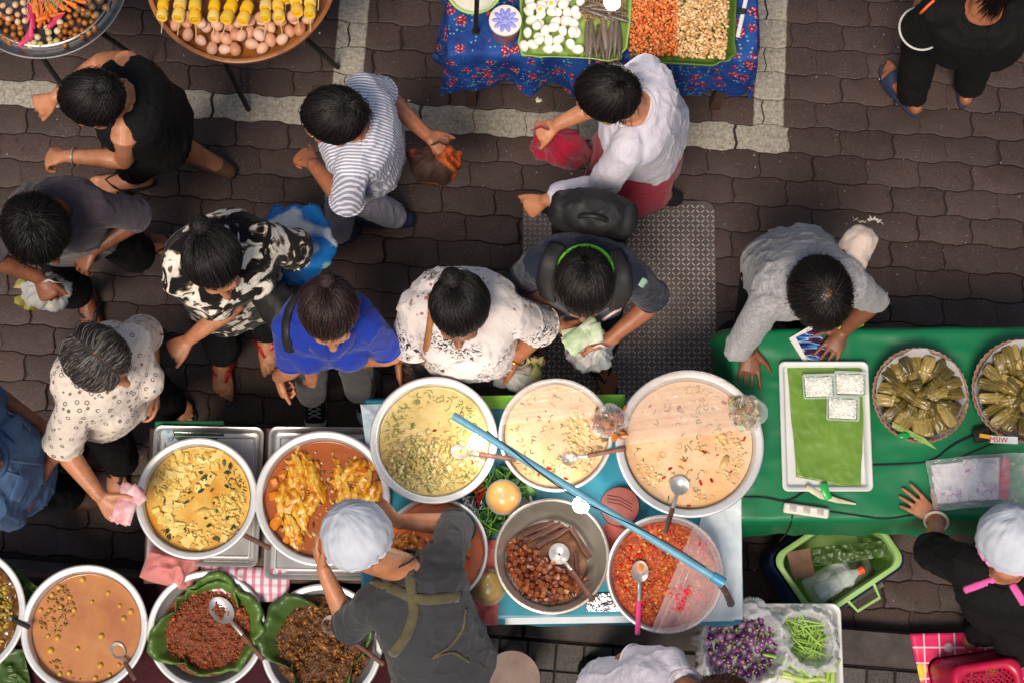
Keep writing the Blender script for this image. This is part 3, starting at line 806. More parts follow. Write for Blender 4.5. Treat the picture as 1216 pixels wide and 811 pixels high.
t = NT('grey_heather'); a = t.noise(60, 4, .7, vec=t.co((1, 1, 5))); col = t.ramp(a, [(.3, S(118, 116, 118)), (.7, S(178, 176, 178))]); weave(t); CL_HEATHER = t.fin(col, .9, 0, .2, sheen=.15)

M_BLKR = mat('black_rubber', (22, 20, 20), (32, 29, 28), 20, .7)
M_TANR = mat('tan_sandal', (150, 96, 56), (120, 74, 42), 20, .7)
M_REDR = mat('red_strap', (178, 24, 36), rough=.4)
M_BRNR = mat('brown_leather', (70, 46, 34), (92, 62, 46), 20, .6)
M_WHR = mat('white_rubber', (215, 212, 208), (190, 186, 180), 30, .6)
M_NAVR = mat('navy_foam', (30, 38, 66), (38, 46, 76), 20, .7)
M_BLKC = cloth('black_canvas', (24, 23, 25), (32, 30, 32))
M_ORG = mat('orange_plastic', (226, 92, 40), rough=.5)
M_GOLD = mat('gold_metal', (216, 160, 70), rough=.25, metal=1.)
M_STEEL = mat('steel', (214, 212, 210), (192, 189, 186), 10, .34, .7, bump=.05, bs=40)
M_ALU = mat('aluminium', (226, 225, 224), (206, 205, 203), 7, .40, .5, bump=.08, bs=60)
M_IVORY = mat('ivory', (236, 222, 196), rough=.35)
def film(name, c=(235, 238, 240), a=.22, rough=.12, bs=18, bump=.6):
    t = NT(name); t.bump(t.noise(bs, 3, dist=1.), bump, .012)
    tr = t.N.new('ShaderNodeBsdfTransparent'); mx = t.N.new('ShaderNodeMixShader'); lw = t.N.new('ShaderNodeLayerWeight'); lw.inputs[0].default_value = .35
    b_ = [n for n in t.N if n.type == 'BUMP'][0]; t.L.new(b_.outputs[0], lw.inputs['Normal'])
    m_ = t.n('ShaderNodeMapRange'); t.L.new(lw.outputs['Facing'], m_.inputs['Value']); m_.inputs['To Min'].default_value = a; m_.inputs['To Max'].default_value = min(1, a + .6)
    t.fin(S(c), rough, 0, .8); t.L.new(m_.outputs[0], mx.inputs[0]); t.L.new(tr.outputs[0], mx.inputs[1]); t.L.new(t.p.outputs[0], mx.inputs[2]); t.L.new(mx.outputs[0], t.out.inputs[0])
    return t.m
FILM = film('clear_film'); FILM_W = film('cloudy_film', (232, 236, 238), .34, .2, 26); FILM_D = film('white_poly', (226, 230, 232), .62, .25, 22)

D_ = V(0, -1, 0)
def A(*l): return [at(*q) for q in l]
def pt(h, z): return at(h[0], h[1], z)

# 1 blue polo
P_BLUE = person('woman in royal blue polo shirt and black white-laced sneakers above the steel trays', at(392, 374, 1.40), D_ + V(.05, 0, 0), A((343, 389, 1.23), (436, 385, 1.23)),
    A((342, 428, 1.0), (440, 412, 1.0)), A((331, 447, .80), (432, 428, .82)), at(389, 391, .86), A((374, 458, .08), (440, 447, .08)), [V(0, -1, 0), V(-.1, -1, 0)], SK_LIGHT,
    dict(m=HA_BROWN, style='bun', knot=(.05, -.8, .6), n=3200, seed=2, part=(0., .05), kn_r=.026), dict(m=CL_BLUE, sl=(.8, .75), hem=-.14), dict(m=CL_DGREY, r=.86, len=.93),
    hand_d=(V(.0, -.5, -.8), V(-.6, .1, -.5)), hand_n=((.9, .3, 0), (-.3, .9, 0)), curl=(1.15, .8), shoes=(('sneaker', M_BLKC, M_WHR), ('sneaker', M_BLKC, M_WHR)), W=.96, htilt=.32, collar=CL_BLUE, bust=1)
# 2 centre woman
P_VINE = person('stout woman in white blouse printed with dark sprigs, hair in a bun, tan shoulder strap', at(546, 370, 1.42), V(-.05, -1, 0), A((495, 362, 1.23), (604, 371, 1.23)),
    A((484, 398, 1.0), (616, 402, 1.0)), A((474, 424, .80), (611, 428, .84)), at(556, 388, .86), A((487, 428, .08), (585, 452, .08)), [V(.05, -1, 0), V(.1, -1, 0)], SK_BROWN,
    dict(m=HA_BLACK, style='bun', knot=(-.22, -.72, .62), n=3200, seed=3, kn_r=.034), dict(m=CL_VINE, sl=(.95, .95), hem=-.12, off=.02, wide=True, puff=.02), dict(m=CL_DGREY),
    hand_d=(V(-.05, -.5, -.9), V(-.2, -.2, -.9)), hand_n=((1, 0, .2), (-1, 0, .2)), curl=(.35, 1.1), shoes=(('sandal', M_BRNR, M_BRNR), ('sandal', M_BRNR, M_BRNR)), W=1.12, D=1.16, htilt=.28, bust=1, belly=.03)
# 3 backpack woman
P_PACK = person('woman in navy t-shirt wearing a black backpack, counting banknotes on the steel plate', at(693, 342, 1.42), D_, A((640, 312, 1.25), (750, 328, 1.25)),
    A((636, 352, 1.0), (760, 372, 1.02)), A((666, 388, 1.0), (724, 403, 1.0)), at(690, 338, .88), A((640, 362, .08), (706, 420, .08)), [V(-.1, -1, 0), V(.45, -.9, 0)], SK_BROWN,
    dict(m=HA_BLACK, style='pony', knot=(0, -.86, .5), n=3200, seed=4, tail=.22, part=(0., 0.)), dict(m=CL_NAVY, sl=(.85, .85), hem=-.08), dict(m=CL_BLACK2),
    hand_d=(V(.8, -.45, 0), V(-.85, -.1, 0)), hand_n=((0, -.2, -1), (0, -.2, -1)), curl=(.45, .5), shoes=(('sandal', M_BLKR, M_BLKR), ('sandal', M_BLKR, M_BLKR)), W=1.0, htilt=.5)
# 4 grey shirt man
P_GREY = person('man in heather grey shirt with a thinning crown, leaning on the green tablecloth', at(972, 348, 1.36), V(.25, -1, 0), A((908, 362, 1.2), (1012, 340, 1.2)),
    A((896, 392, 1.0), (1026, 362, .98)), A((891, 414, .79), (1003, 392, .795)), at(940, 318, .88), A((868, 398, .08), (940, 372, .08)), [V(-.1, -1, 0), V(.1, -1, 0)], SK_DARK,
    dict(m=HA_BLACK, style='short', n=3600, seed=5, bald=(0, -.42, .9, .15), crown=(0, -.42, .9), over=1.4, hl=.5), dict(m=CL_HEATHER, sl=(1.08, 1.1), hem=-.06, off=.022, fold=1.2), dict(m=CL_BLACK2),
    hand_d=(V(-.05, -1, -.12), V(-.55, -.8, -.1)), hand_n=((0, 0, -1), (0, 0, -1)), curl=(.22, .1), point=(True, False), shoes=(('sandal', M_BRNR, M_BRNR), ('sandal', M_BRNR, M_BRNR)), W=1.04, htilt=.7, curve=.07)
# 5 grey-haired woman
P_RING = person('grey-haired woman in cream blouse printed with small rings, holding pink banknotes', at(118, 428, 1.40), V(.75, -.65, 0), A((90, 478, 1.21), (158, 404, 1.21)),
    A((80, 536, 1.02), (172, 425, 1.0)), A((118, 588, 1.0), (182, 458, .84)), at(128, 462, .86), A((136, 538, .08), (186, 462, .08)), [V(.05, -1, 0), V(.7, -.55, 0)], SK_LIGHT,
    dict(m=HA_GREY, style='short', n=2600, seed=6, part=(0.0, .1), over=1.2, hl=.42, crown=(.1, -.3, .94)), dict(m=CL_RING, sl=(.95, .7), hem=-.13, off=.02, puff=.012), dict(m=CL_BLACK2),
    hand_d=(V(.6, -.7, -.15), V(.1, -.85, -.5)), hand_n=((.2, .3, -.9), (-.8, -.2, 0)), curl=(.5, .5), shoes=(('sandal', M_BLKR, M_BLKR), ('sandal', M_BLKR, M_REDR)), W=1.08, D=1.15, htilt=.3, bust=1)
# 6 flower print woman
P_FLOWER = person('woman in black and white flower print tunic with red-strapped sandals and a bent bare arm', at(256, 314, 1.40), V(.3, -.95, 0), A((214, 332, 1.21), (306, 284, 1.21)),
    A((268, 354, 1.06), (326, 292, 1.0)), A((226, 402, .95), (328, 296, .80)), at(270, 322, .86), A((262, 418, .08), (312, 388, .08)), [V(.05, -1, 0), V(.2, -1, 0)], SK_LIGHT,
    dict(m=HA_BLACK, style='bun', knot=(0, -.85, .4), n=3000, seed=7, part=(0., .02), kn_r=.034), dict(m=CL_FLOWER, sl=(.55, .95), hem=-.55, off=.026, puff=.02), dict(m=CL_BLACK2),
    hand_d=(V(-.8, -.5, -.1), V(.1, .5, -.8)), hand_n=((0, 0, -1), (.9, 0, -.2)), curl=(1.1, 1.0), shoes=(('sandal', M_BRNR, M_REDR), ('sandal', M_BRNR, M_REDR)), W=1.12, D=1.2, htilt=.32, bust=1)
# 7 mauve shirt man
P_MAUVE = person('man in dark grey-mauve shirt and shorts with flip-flops, head bowed over a clear bag', at(46, 276, 1.38), V(.45, -.9, 0), A((20, 262, 1.21), (112, 246, 1.21)),
    A((18, 312, 1.0), (146, 272, .98)), A((46, 330, .92), (112, 296, .95)), at(85, 270, .87), A((101, 350, .08), (172, 285, .08)), [V(.2, -1, 0), V(1, -.1, 0)], SK_DARK,
    dict(m=HA_BLACK, style='short', n=3200, seed=8, over=1.8, crown=(.2, -.45, .87)), dict(m=CL_MAUVE, sl=(.9, .9), hem=-.08, off=.02), dict(m=CL_BLACK2, len=.5),
    hand_d=(V(.4, -.8, -.4), V(-.6, -.6, -.3)), hand_n=((.3, 0, -1), (0, -.2, -1)), curl=(.9, .6), shoes=(('sandal', M_TANR, M_BLKR), ('sandal', M_TANR, M_BLKR)), W=1.0, htilt=.42)
# 8 denim person
P_DENIM = person('person in a blue denim shirt beside the grey-haired woman', at(-42, 545, 1.42), V(1, -.1, 0), A((-14, 602, 1.2), (-16, 494, 1.2)),
    A((14, 604, 1.0), (4, 478, 1.0)), A((56, 552, .98), (44, 502, .98)), at(6, 553, .86), A((62, 592, .08), (70, 546, .08)), [V(1, 0, 0), V(1, .1, 0)], SK_BROWN,
    dict(m=HA_BLACK, style='short', n=2600, seed=9), dict(m=CL_DENIM, sl=(1.05, .6), hem=-.1, off=.024, puff=.01), dict(m=CL_BLACK2),
    hand_d=(V(.5, .8, 0), V(.8, -.5, 0)), hand_n=((0, .2, -1), (0, -.2, -1)), curl=(.7, .7), shoes=(('shoe', M_BRNR, M_BLKR), ('shoe', M_BRNR, M_BLKR)), W=1.05, htilt=.5, belly=.03)
# 9 walker with bare arms
P_BARE = person('walker in black sleeveless top and shorts with bare brown arms', at(112, 122, 1.40), V(-1, -.12, 0), A((150, 76, 1.24), (148, 162, 1.24)),
    A((108, 82, 1.02), (128, 188, 1.0)), A((66, 116, 1.02), (80, 186, .98)), at(180, 150, .87), A((258, 196, .08), (160, 213, .08)), [V(-.9, .42, 0), V(-1, -.1, 0)], SK_LIGHT,
    dict(m=HA_BLACK, style='bun', knot=(0, -.8, .6), n=2800, seed=10, kn_r=.028), dict(m=CL_BLACK, sl=(.0, .0), hem=-.08, off=.022, name='tank_top'), dict(m=CL_BLACK2, len=.48),
    hand_d=(V(-.9, -.3, -.3), V(-1, 0, -.3)), hand_n=((0, .5, -1), (0, -.3, -1)), curl=(.75, .8), shoes=(('shoe', M_BRNR, M_BLKR), ('sandal', M_BLKR, M_BLKR)), W=1.0, htilt=.45)
# 10 striped shirt walker
P_STRIPE = person('walker in white shirt with fine stripes and pale trousers, arm swinging back', at(396, 142, 1.42), V(-1, -.1, 0), A((428, 108, 1.24), (418, 196, 1.24)),
    A((468, 128, 1.02), (396, 216, 1.02)), A((506, 160, .92), (372, 196, .95)), at(434, 178, .87), A((402, 278, .08), (470, 258, .08)), [V(-1, -.1, 0), V(-.9, .1, 0)], SK_BROWN,
    dict(m=HA_BLACK, style='pony', knot=(0, -.8, .6), n=2800, seed=11, tail=.12), dict(m=CL_STRIPE, sl=(.9, .95), hem=-.12, off=.02), dict(m=CL_LGREY),
    hand_d=(V(.8, -.5, -.3), V(-.7, .6, -.4)), hand_n=((0, 0, -1), (0, 0, -1)), curl=(1.1, .85), shoes=(('shoe', M_NAVR, M_NAVR), ('shoe', M_NAVR, M_NAVR)), W=1.0, htilt=.4)
# 11 white blouse walker
P_WHITE = person('woman with a long black ponytail in white blouse and crimson skirt', at(720, 116, 1.42), V(-1, .1, 0), A((768, 86, 1.24), (744, 180, 1.24)),
    A((718, 120, 1.04), (694, 222, 1.02)), A((662, 148, .95), (648, 238, .92)), at(768, 158, .87), A((692, 240, .08), (790, 232, .08)), [V(-1, 0, 0), V(-.95, .15, 0)], SK_LIGHT,
    dict(m=HA_BLACK, style='pony', knot=(0, -.7, .7), n=3000, seed=12, tail=.26), dict(m=CL_WHITE, sl=(.6, 1.85), hem=-.2, off=.022, puff=.010, fold=1.0, name='blouse'), None, dict(m=CL_RED, hem=.52, flare=.05),
    hand_d=(V(-.9, -.25, -.4), V(-.8, -.3, -.5)), hand_n=((0, 0, -1), (0, .3, -1)), curl=(1.1, .85), shoes=(('shoe', M_BLKR, M_BLKR), ('shoe', M_BLKR, M_BLKR)), W=1.04, htilt=.5)
# 12 black-clad walker
P_BLACK = person('walker all in black with navy slide sandals, short sleeves edged in white', at(1184, -28, 1.40), V(.1, 1, 0), A((1216, 20, 1.24), (1116, 12, 1.24)),
    A((1236, 20, .98), (1092, 30, 1.0)), A((1230, -15, .9), (1100, -18, .95)), at(1158, 32, .87), A((1150, 104, .08), (1082, 116, .08)), [V(.15, 1, 0), V(-.62, .95, 0)], SK_BROWN,
    dict(m=HA_BLACK, style='pony', knot=(0, -.75, .66), n=2600, seed=13, tail=.2), dict(m=CL_BLACK, sl=(.75, .85), hem=-.2, off=.03, puff=.015, trim=M_WHR), dict(m=CL_BLACK2, r=1.1),
    hand_d=(V(.1, 1, -.2), V(.1, 1, -.2)), hand_n=((-1, 0, 0), (1, 0, 0)), curl=(.5, .5), shoes=(('slide', M_NAVR, M_NAVR), ('slide', M_NAVR, M_NAVR)), W=1.08, D=1.1, htilt=.4)
# 13 vendor in the hairnet
P_VEND = person('vendor in charcoal t-shirt with crossed olive apron straps and white hair net', at(428, 642, 1.38), V(-.5, .85, 0), A((530, 660, 1.2), (442, 716, 1.2)),
    A((516, 632, 1.06), (414, 736, 1.0)), A((470, 618, 1.03), (384, 676, 1.03)), at(524, 782, .92), A((560, 815, .08), (530, 838, .08)), [V(-.3, 1, 0), V(-.3, 1, 0)], SK_LIGHT,
    None, dict(m=CL_CHAR, sl=(.95, .95), hem=-.1, off=.02, puff=.012, fold=1.2), dict(m=CL_BLACK2),
    hand_d=(V(-.8, .6, -.2), V(-.35, .9, .15)), hand_n=((0, -.2, -1), (.9, .3, -.2)), curl=(.5, .45), shoes=(('shoe', M_BLKR, M_BLKR), ('shoe', M_BLKR, M_BLKR)), W=1.04, D=1.1, htilt=.85, curve=.06)
# 14 vendor at the green table
P_BVEND = person('barefoot vendor in black blouse with pink apron straps, hand on the green cloth', at(1200, 648, 1.38), V(.0, 1, 0), A((1240, 690, 1.2), (1150, 672, 1.2)),
    A((1270, 660, 1.0), (1122, 652, 1.0)), A((1250, 640, .9), (1112, 617, .80)), at(1206, 708, .87), A((1150, 764, .08), (1205, 790, .08)), [V(.9, .45, 0), V(.5, .9, 0)], SK_LIGHT,
    None, dict(m=CL_BLACK, sl=(.95, 1.2), hem=-.1, off=.024, puff=.026, name='blouse'), dict(m=CL_BLACK2, len=.9),
    hand_d=(V(0, 1, 0), V(-.75, .65, -.06)), hand_n=((0, 0, -1), (0, 0, -1)), curl=(.3, .06), W=1.06, htilt=.8, curve=.04)
# 15 seller at the bottom edge
P_BOT = person('seller in a white shirt with auburn hair bending beside the aubergine bag', at(856, 836, 1.30), V(1, .12, 0), A((800, 856, 1.16), (800, 790, 1.16)),
    A((790, 880, 1.0), (758, 790, .98)), A((830, 890, .9), (790, 812, .84)), at(735, 836, .88), A((710, 860, .08), (700, 795, .08)), [V(1, 0, 0), V(1, .1, 0)], SK_BROWN,
    dict(m=HA_RED, style='bun', knot=(0, -.8, .6), n=3000, seed=15, kn_r=.03), dict(m=CL_WHITE, sl=(.9, .8), hem=-.1, off=.022), dict(m=CL_BLACK2),
    hand_d=(V(.8, .2, -.4), V(.9, .1, -.3)), hand_n=((0, 0, -1), (0, 0, -1)), curl=(.6, .6), shoes=(('shoe', M_BLKR, M_BLKR), ('shoe', M_BLKR, M_BLKR)), W=.92, htilt=.6)

# ---- worn things
def shirt_pt(p, t, ang, extra=.03):
    """point just outside the shirt at spine fraction t, angle from the left side towards the front"""
    pel, nb, left, fr, curve = p['sp']
    w_ = np.interp(t, [0, .3, .5, .68, .82, .9, 1.0], [.17, .152, .156, .163, .172, .15, .085]); d_ = np.interp(t, [0, .3, .5, .68, .82, .9, 1.0], [.135, .12, .122, .124, .112, .094, .066])
    r = torso_rings(p['sp'], [(t, w_, d_)], n=72, off=extra)[0]
    return r[int(round(math.degrees(ang) / 5)) % 72]
def onshirt(p, pts, W=1., D=1.):
    return [shirt_pt(p, t, math.radians(a), e) for t, a, e in pts]
def strap_strip(path, wid, up_c, m, name, parent, th=.0025):
    """flat webbing along a path, facing away from up_c"""
    P = [V(q) for q in path]
    # smooth the path
    for _ in range(2):
        Q = [P[0]]
        for a, b in zip(P[:-1], P[1:]): Q += [a * .75 + b * .25, a * .25 + b * .75]
        P = Q + [P[-1]]
    g_ = []
    for i, q in enumerate(P):
        T = nrm(P[min(i + 1, len(P) - 1)] - P[max(i - 1, 0)]); nn_ = nrm(q - V(up_c)); sd_ = nrm(np.cross(T, nn_))
        g_.append([q - sd_ * wid / 2 - nn_ * .001, q + nn_ * .002, q + sd_ * wid / 2 - nn_ * .001])
    mb = MB(); mb.grid(g_); o = mb.build(name, m, parent, ang=180); s_ = o.modifiers.new('t', 'SOLIDIFY'); s_.thickness = th; s_.offset = 0
    return o
from mathutils.bvhtree import BVHTree
def bvh_of(p):
    """what can be laid on this person: shirt surface for projecting straps"""
    for ch in p['root'].children:
        if ch.name.split('.')[0] in ('shirt', 'blouse', 'tank_top'):
            org = worldloc(ch); vs = vget(ch.data) + org
            return BVHTree.FromPolygons(vs.tolist(), [tuple(f.vertices) for f in ch.data.polygons])
def drape(p, px, z0=1.2, off=.004, n=6):
    """photo points laid onto the shirt from above along the line of sight"""
    b = bvh_of(p); out = []; C = Vector((0, 0, H)); P = []
    for a, c in zip(px[:-1], px[1:]):
        for i in range(n): P.append(V(a) + (V(c) - V(a)) * i / n)
    P.append(V(px[-1])); last = None
    for q in P:
        d = Vector(at(q[0], q[1], z0)) - C; d.normalize(); hit = b.ray_cast(C, d)
        if hit[0] is not None: last = V(hit[0][:]) + V(hit[1][:]) * off; out.append((last, V(hit[1][:])))
    return out
def lay_strap(p, px, wid, m, name, th=.003, off=.005):
    pts = drape(p, px, off=off)
    if len(pts) < 3: return None
    Q = np.array([a for a, _ in pts]); Nn = np.array([b for _, b in pts])
    for _ in range(3):
        Q[1:-1] = Q[1:-1] * .5 + (Q[:-2] + Q[2:]) * .25; Nn[1:-1] = Nn[1:-1] * .5 + (Nn[:-2] + Nn[2:]) * .25
    g_ = []
    for i in range(len(Q)):
        T = nrm(Q[min(i + 1, len(Q) - 1)] - Q[max(i - 1, 0)]); sd_ = nrm(np.cross(T, Nn[i])); nn_ = nrm(Nn[i])
        g_.append([Q[i] + sd_ * wid * x - nn_ * (.006 * abs(x) * 2 - .004) for x in (-.5, -.25, 0, .25, .5)])
    mb = MB(); mb.grid(g_); o = mb.build(name, m, p['root'], ang=180); s_ = o.modifiers.new('t', 'SOLIDIFY'); s_.thickness = th; s_.offset = 0
    return o
# vendor's apron straps and hair net
for px in ([(430, 685), (470, 700), (488, 709), (508, 712), (545, 708)], [(484, 650), (487, 680), (489, 706)], [(490, 708), (492, 730), (482, 755), (466, 776)]):
    lay_strap(P_VEND, px, .034, CL_OLIVE, 'apron_strap')
lay_strap(P_VEND, [(552, 722), (550, 745), (535, 766), (515, 778)], .008, CL_OLIVE, 'apron_tie'); lay_strap(P_VEND, [(512, 780), (538, 772), (556, 784)], .008, CL_OLIVE, 'apron_tie')
def hair_net(p, m, trim=None, R=.122):
    c = p['head'] + p['u'] * .03 - p['f'] * .012; ax = np.array([p['s'], p['f'], p['u']]); n = 72; t_ = np.arange(n) * 2 * PI / n; rings = []
    for q in np.linspace(.06, 1.0, 22):
        ph = q * PI * .60; r = math.sin(ph); z = math.cos(ph)
        wr_ = 1 + (.016 * np.sin(t_ * 17 + q * 5) + .014 * np.sin(t_ * 29 + 2 * np.sin(t_ * 3))) * q ** 2.5
        if q > .93: r *= .98
        rings.append(c + np.stack([np.cos(t_) * r * (R * .92) * wr_, np.sin(t_) * r * R * 1.04 * wr_, np.full(n, z * R * .96) + .004 * np.sin(t_ * 23) * q], 1) @ ax)
    mb = MB(); mb.loft(rings, True, True, False); o = mb.build('hair_net', m, p['root'], ang=180)
    P = vget(o.data); P = P + nget(o.data) * ((1 - np.abs(fbm((P) * V(26, 26, 26), 5, 3)) * 2)[:, None] * .006); vset(o.data, P)
    tm = MB(); tm.tube([rings[-1][i] for i in list(range(0, n, 1)) + [0]], [.0055] * (n + 1), 8, rnd=False); tm.build('elastic', trim or m, o)
t = NT('hair_net_gauze'); t.bump(t.noise(120, 3), .4, .002); NETM = t.fin(t.ramp(t.noise(9, 4), [(.3, S(184, 189, 200)), (.7, S(212, 215, 223))]), .8, 0, .2, sss=.0)
hair_net(P_VEND, NETM); hair_net(P_BVEND, NETM, mat('pink_elastic', (240, 140, 190), rough=.7))
m = MB(); c_ = P_VEND['nb'] + P_VEND['spn'] * .02
ring_tube(c_ + P_VEND['spn'] * .02, P_VEND['spn'] * .8 + P_VEND['f'] * .3, .062, .0035, mb=m).build('neck_cord', M_BLKR, P_VEND['root'])
lay_strap(P_BVEND, [(1146, 700), (1165, 693), (1190, 684), (1214, 676)], .024, CL_PINK, 'apron_strap'); lay_strap(P_BVEND, [(1150, 640), (1164, 634), (1178, 637), (1184, 645)], .014, CL_PINK, 'apron_strap'); lay_strap(P_BVEND, [(1202, 694), (1210, 706), (1216, 716)], .024, CL_PINK, 'apron_strap')
# bangle, watch, bracelets, ring
def bangle(p, k, R, r, m, name, tpos=.93, e=1.):
    a, e_, c = p['arms'][k]; ring_tube(e_ + (c - e_) * tpos, c - e_, R, r).build(name, m, p['root'])
bangle(P_BVEND, 1, .04, .0055, M_IVORY, 'bangle', .95); bangle(P_BLUE, 1, .032, .003, M_GOLD, 'bracelet', .9); bangle(P_VINE, 1, .034, .004, M_GOLD, 'bracelet', .9)
bangle(P_RING, 1, .031, .0055, M_STEEL, 'wristwatch', .86); bangle(P_PACK, 0, .0315, .003, M_STEEL, 'bracelet', .9); bangle(P_BARE, 1, .033, .003, M_STEEL, 'bracelet', .88)
# shoulder strap and hair tie of the centre woman
lay_strap(P_VINE, [(512, 350), (512, 372), (509, 400), (503, 428), (500, 440)], .022, mat('tan_leather', (164, 108, 54), (146, 92, 44), 20, .5), 'shoulder_strap', .004)
# green lanyard of the backpack woman, name tag, sleeve patch
m = MB(); ring_tube(P_PACK['nb'] + P_PACK['spn'] * .022 + P_PACK['fr'] * .012, P_PACK['spn'] * .85 + P_PACK['fr'] * .5, .092, .0055, n=30, mb=m)
m.build('lanyard', mat('lime_webbing', (112, 226, 40), rough=.6), P_PACK['root'])
lay_strap(P_PACK, [(716, 378), (728, 370), (736, 366)], .018, mat('name_tag', (232, 206, 208), rough=.4), 'name_tag', .004)
lay_strap(P_PACK, [(760, 340), (766, 332)], .026, imat('sleeve_patch', [(180, 196, 196), (90, 160, 80)], .7), 'sleeve_patch')
lay_strap(P_BLACK, [(1094, 16), (1102, 8), (1110, 1)], .010, M_ORG, 'sleeve_piping')

# backpack: resting on the back
t = NT('backpack_nylon'); t.bump(t.noise(30, 4), .4, .006); BPM = t.fin(t.ramp(t.noise(10, 4), [(.3, S(20, 19, 20)), (.7, S(36, 34, 35))]), .6)
bk = thing('backpack', P_PACK['mid'] - P_PACK['fr'] * .2, 'bulky black backpack on the back of the woman in navy', 'backpack')
bc = P_PACK['mid'] - P_PACK['fr'] * .20 - V(0, 0, .15); ax = np.array([P_PACK['left'], P_PACK['fr'], V(0, 0, 1)])
K = MB(); K.box(bc, (.27, .15, .36), ax, .045); K.ell(bc + V(0, 0, .15), (.118, .085, .07), ax, 20, 12); K.ell(bc - P_PACK['fr'] * .05 + V(0, 0, -.06), (.10, .06, .12), ax, 20, 12)
for k in (-1, 1): K.ell(bc + P_PACK['left'] * .118 * k + V(0, 0, .11), (.034, .065, .07), ax, 14, 10)
me = remesh(K, .009, 7); P = vget(me); N = nget(me); vset(me, P + N * ((np.clip(1 - np.abs(fbm(P * 15, 4, 3)) * 2.6, 0, 1) ** 2 * .007)[:, None])); mobj('pack_body', me, BPM, bk)
for px in ([(664, 292), (652, 312), (648, 335), (652, 352)], [(728, 300), (738, 322), (740, 345), (732, 362)]):
    o = lay_strap(P_PACK, px, .062, BPM, 'strap', .012, .009)
    if o:
        o.parent = bk; d0 = worldloc(P_PACK['root']) - worldloc(bk); vset(o.data, vget(o.data) + d0)
m = MB(); pts = [bc + V(0, 0, .215) + P_PACK['left'] * x * .045 + V(0, 0, .03) * (1 - x * x) + P_PACK['fr'] * .04 for x in np.linspace(-1, 1, 9)]; m.tube(pts, [.009] * 9, 8); m.build('grab_handle', BPM, bk)
ZIP = mat('grey_zip', (70, 68, 68), rough=.4, metal=.5)
bz = BVHTree.FromPolygons([tuple(v) for v in (vget(bk.children[0].data) + worldloc(bk.children[0])).tolist()], [tuple(f.vertices) for f in bk.children[0].data.polygons])
for off_ in (-.03, .035):
    pts = []
    for x in np.linspace(-.12, .12, 19):
        h_ = bz.ray_cast(Vector(bc + P_PACK['left'] * x - P_PACK['fr'] * (off_ + .05 * (x / .12) ** 2) + V(0, 0, .6)), Vector((0, 0, -1)))
        if h_[0] is not None: pts.append(V(h_[0][:]) + V(0, 0, .002))
    if len(pts) > 4: m = MB(); m.tube(pts, [.0032] * len(pts), 6); m.build('zip', ZIP, bk)
# dark shoulder bag of the woman in blue
sbg = thing('shoulder_bag', at(325, 375, 1.0), 'dark navy shoulder bag behind the woman in the blue polo', 'bag'); K = MB(); c_ = at(336, 372, .98)
K.box(c_, (.13, .26, .26), np.array([V(.8, .6, 0), V(-.6, .8, 0), V(0, 0, 1)]), .05); me = remesh(K, .009, 8); P = vget(me); N = nget(me); vset(me, P + N * (fbm(P * 12, 3, 3) * .02)[:, None]); mobj('bag_body', me, BPM, sbg)
o = lay_strap(P_BLUE, [(352, 352), (344, 368), (340, 385), (340, 402), (344, 416)], .03, BPM, 'strap', .006)
if o: o.parent = sbg; vset(o.data, vget(o.data) + worldloc(P_BLUE['root']) - worldloc(sbg))

# denim pockets and seams
DEN2 = mat('denim_seam', (96, 116, 146), (76, 96, 128), 40, .85)
for px in ([(10, 500), (22, 512)], [(16, 575), (30, 580)]):
    lay_strap(P_DENIM, px, .10, CL_DENIM, 'pocket', .003, .006)
for px in ([(-6, 545), (20, 548), (46, 552)], [(8, 490), (24, 500), (34, 512)], [(8, 560), (24, 566), (36, 574)]):
    lay_strap(P_DENIM, px, .006, DEN2, 'seam', .002, .006)
# ================================================================ market goods
TT = .75                    # table height
Zv = V(0, 0, 1)
def pack(n, ok, box_, dmin, tries=6000):
    out = []
    for _ in range(tries):
        if len(out) >= n: break
        p = V(rng.uniform(box_[0], box_[1]), rng.uniform(box_[2], box_[3]))
        if ok(p) and all((p[0] - q[0]) ** 2 + (p[1] - q[1]) ** 2 > dmin * dmin for q in out): out.append(p)
    return out
def inpoly(P):
    P = [V(p)[:2] for p in P]
    def f(p):
        c = False
        for i in range(len(P)):
            a, b = P[i - 1], P[i]
            if (a[1] > p[1]) != (b[1] > p[1]) and p[0] < (b[0] - a[0]) * (p[1] - a[1]) / (b[1] - a[1]) + a[0]: c = not c
        return c
    return f
def pbox(P): P = np.array(P); return (P[:, 0].min(), P[:, 0].max(), P[:, 1].min(), P[:, 1].max())
rndrot = lambda: (rng.uniform(0, 6.28), rng.uniform(0, 6.28), rng.uniform(0, 6.28))

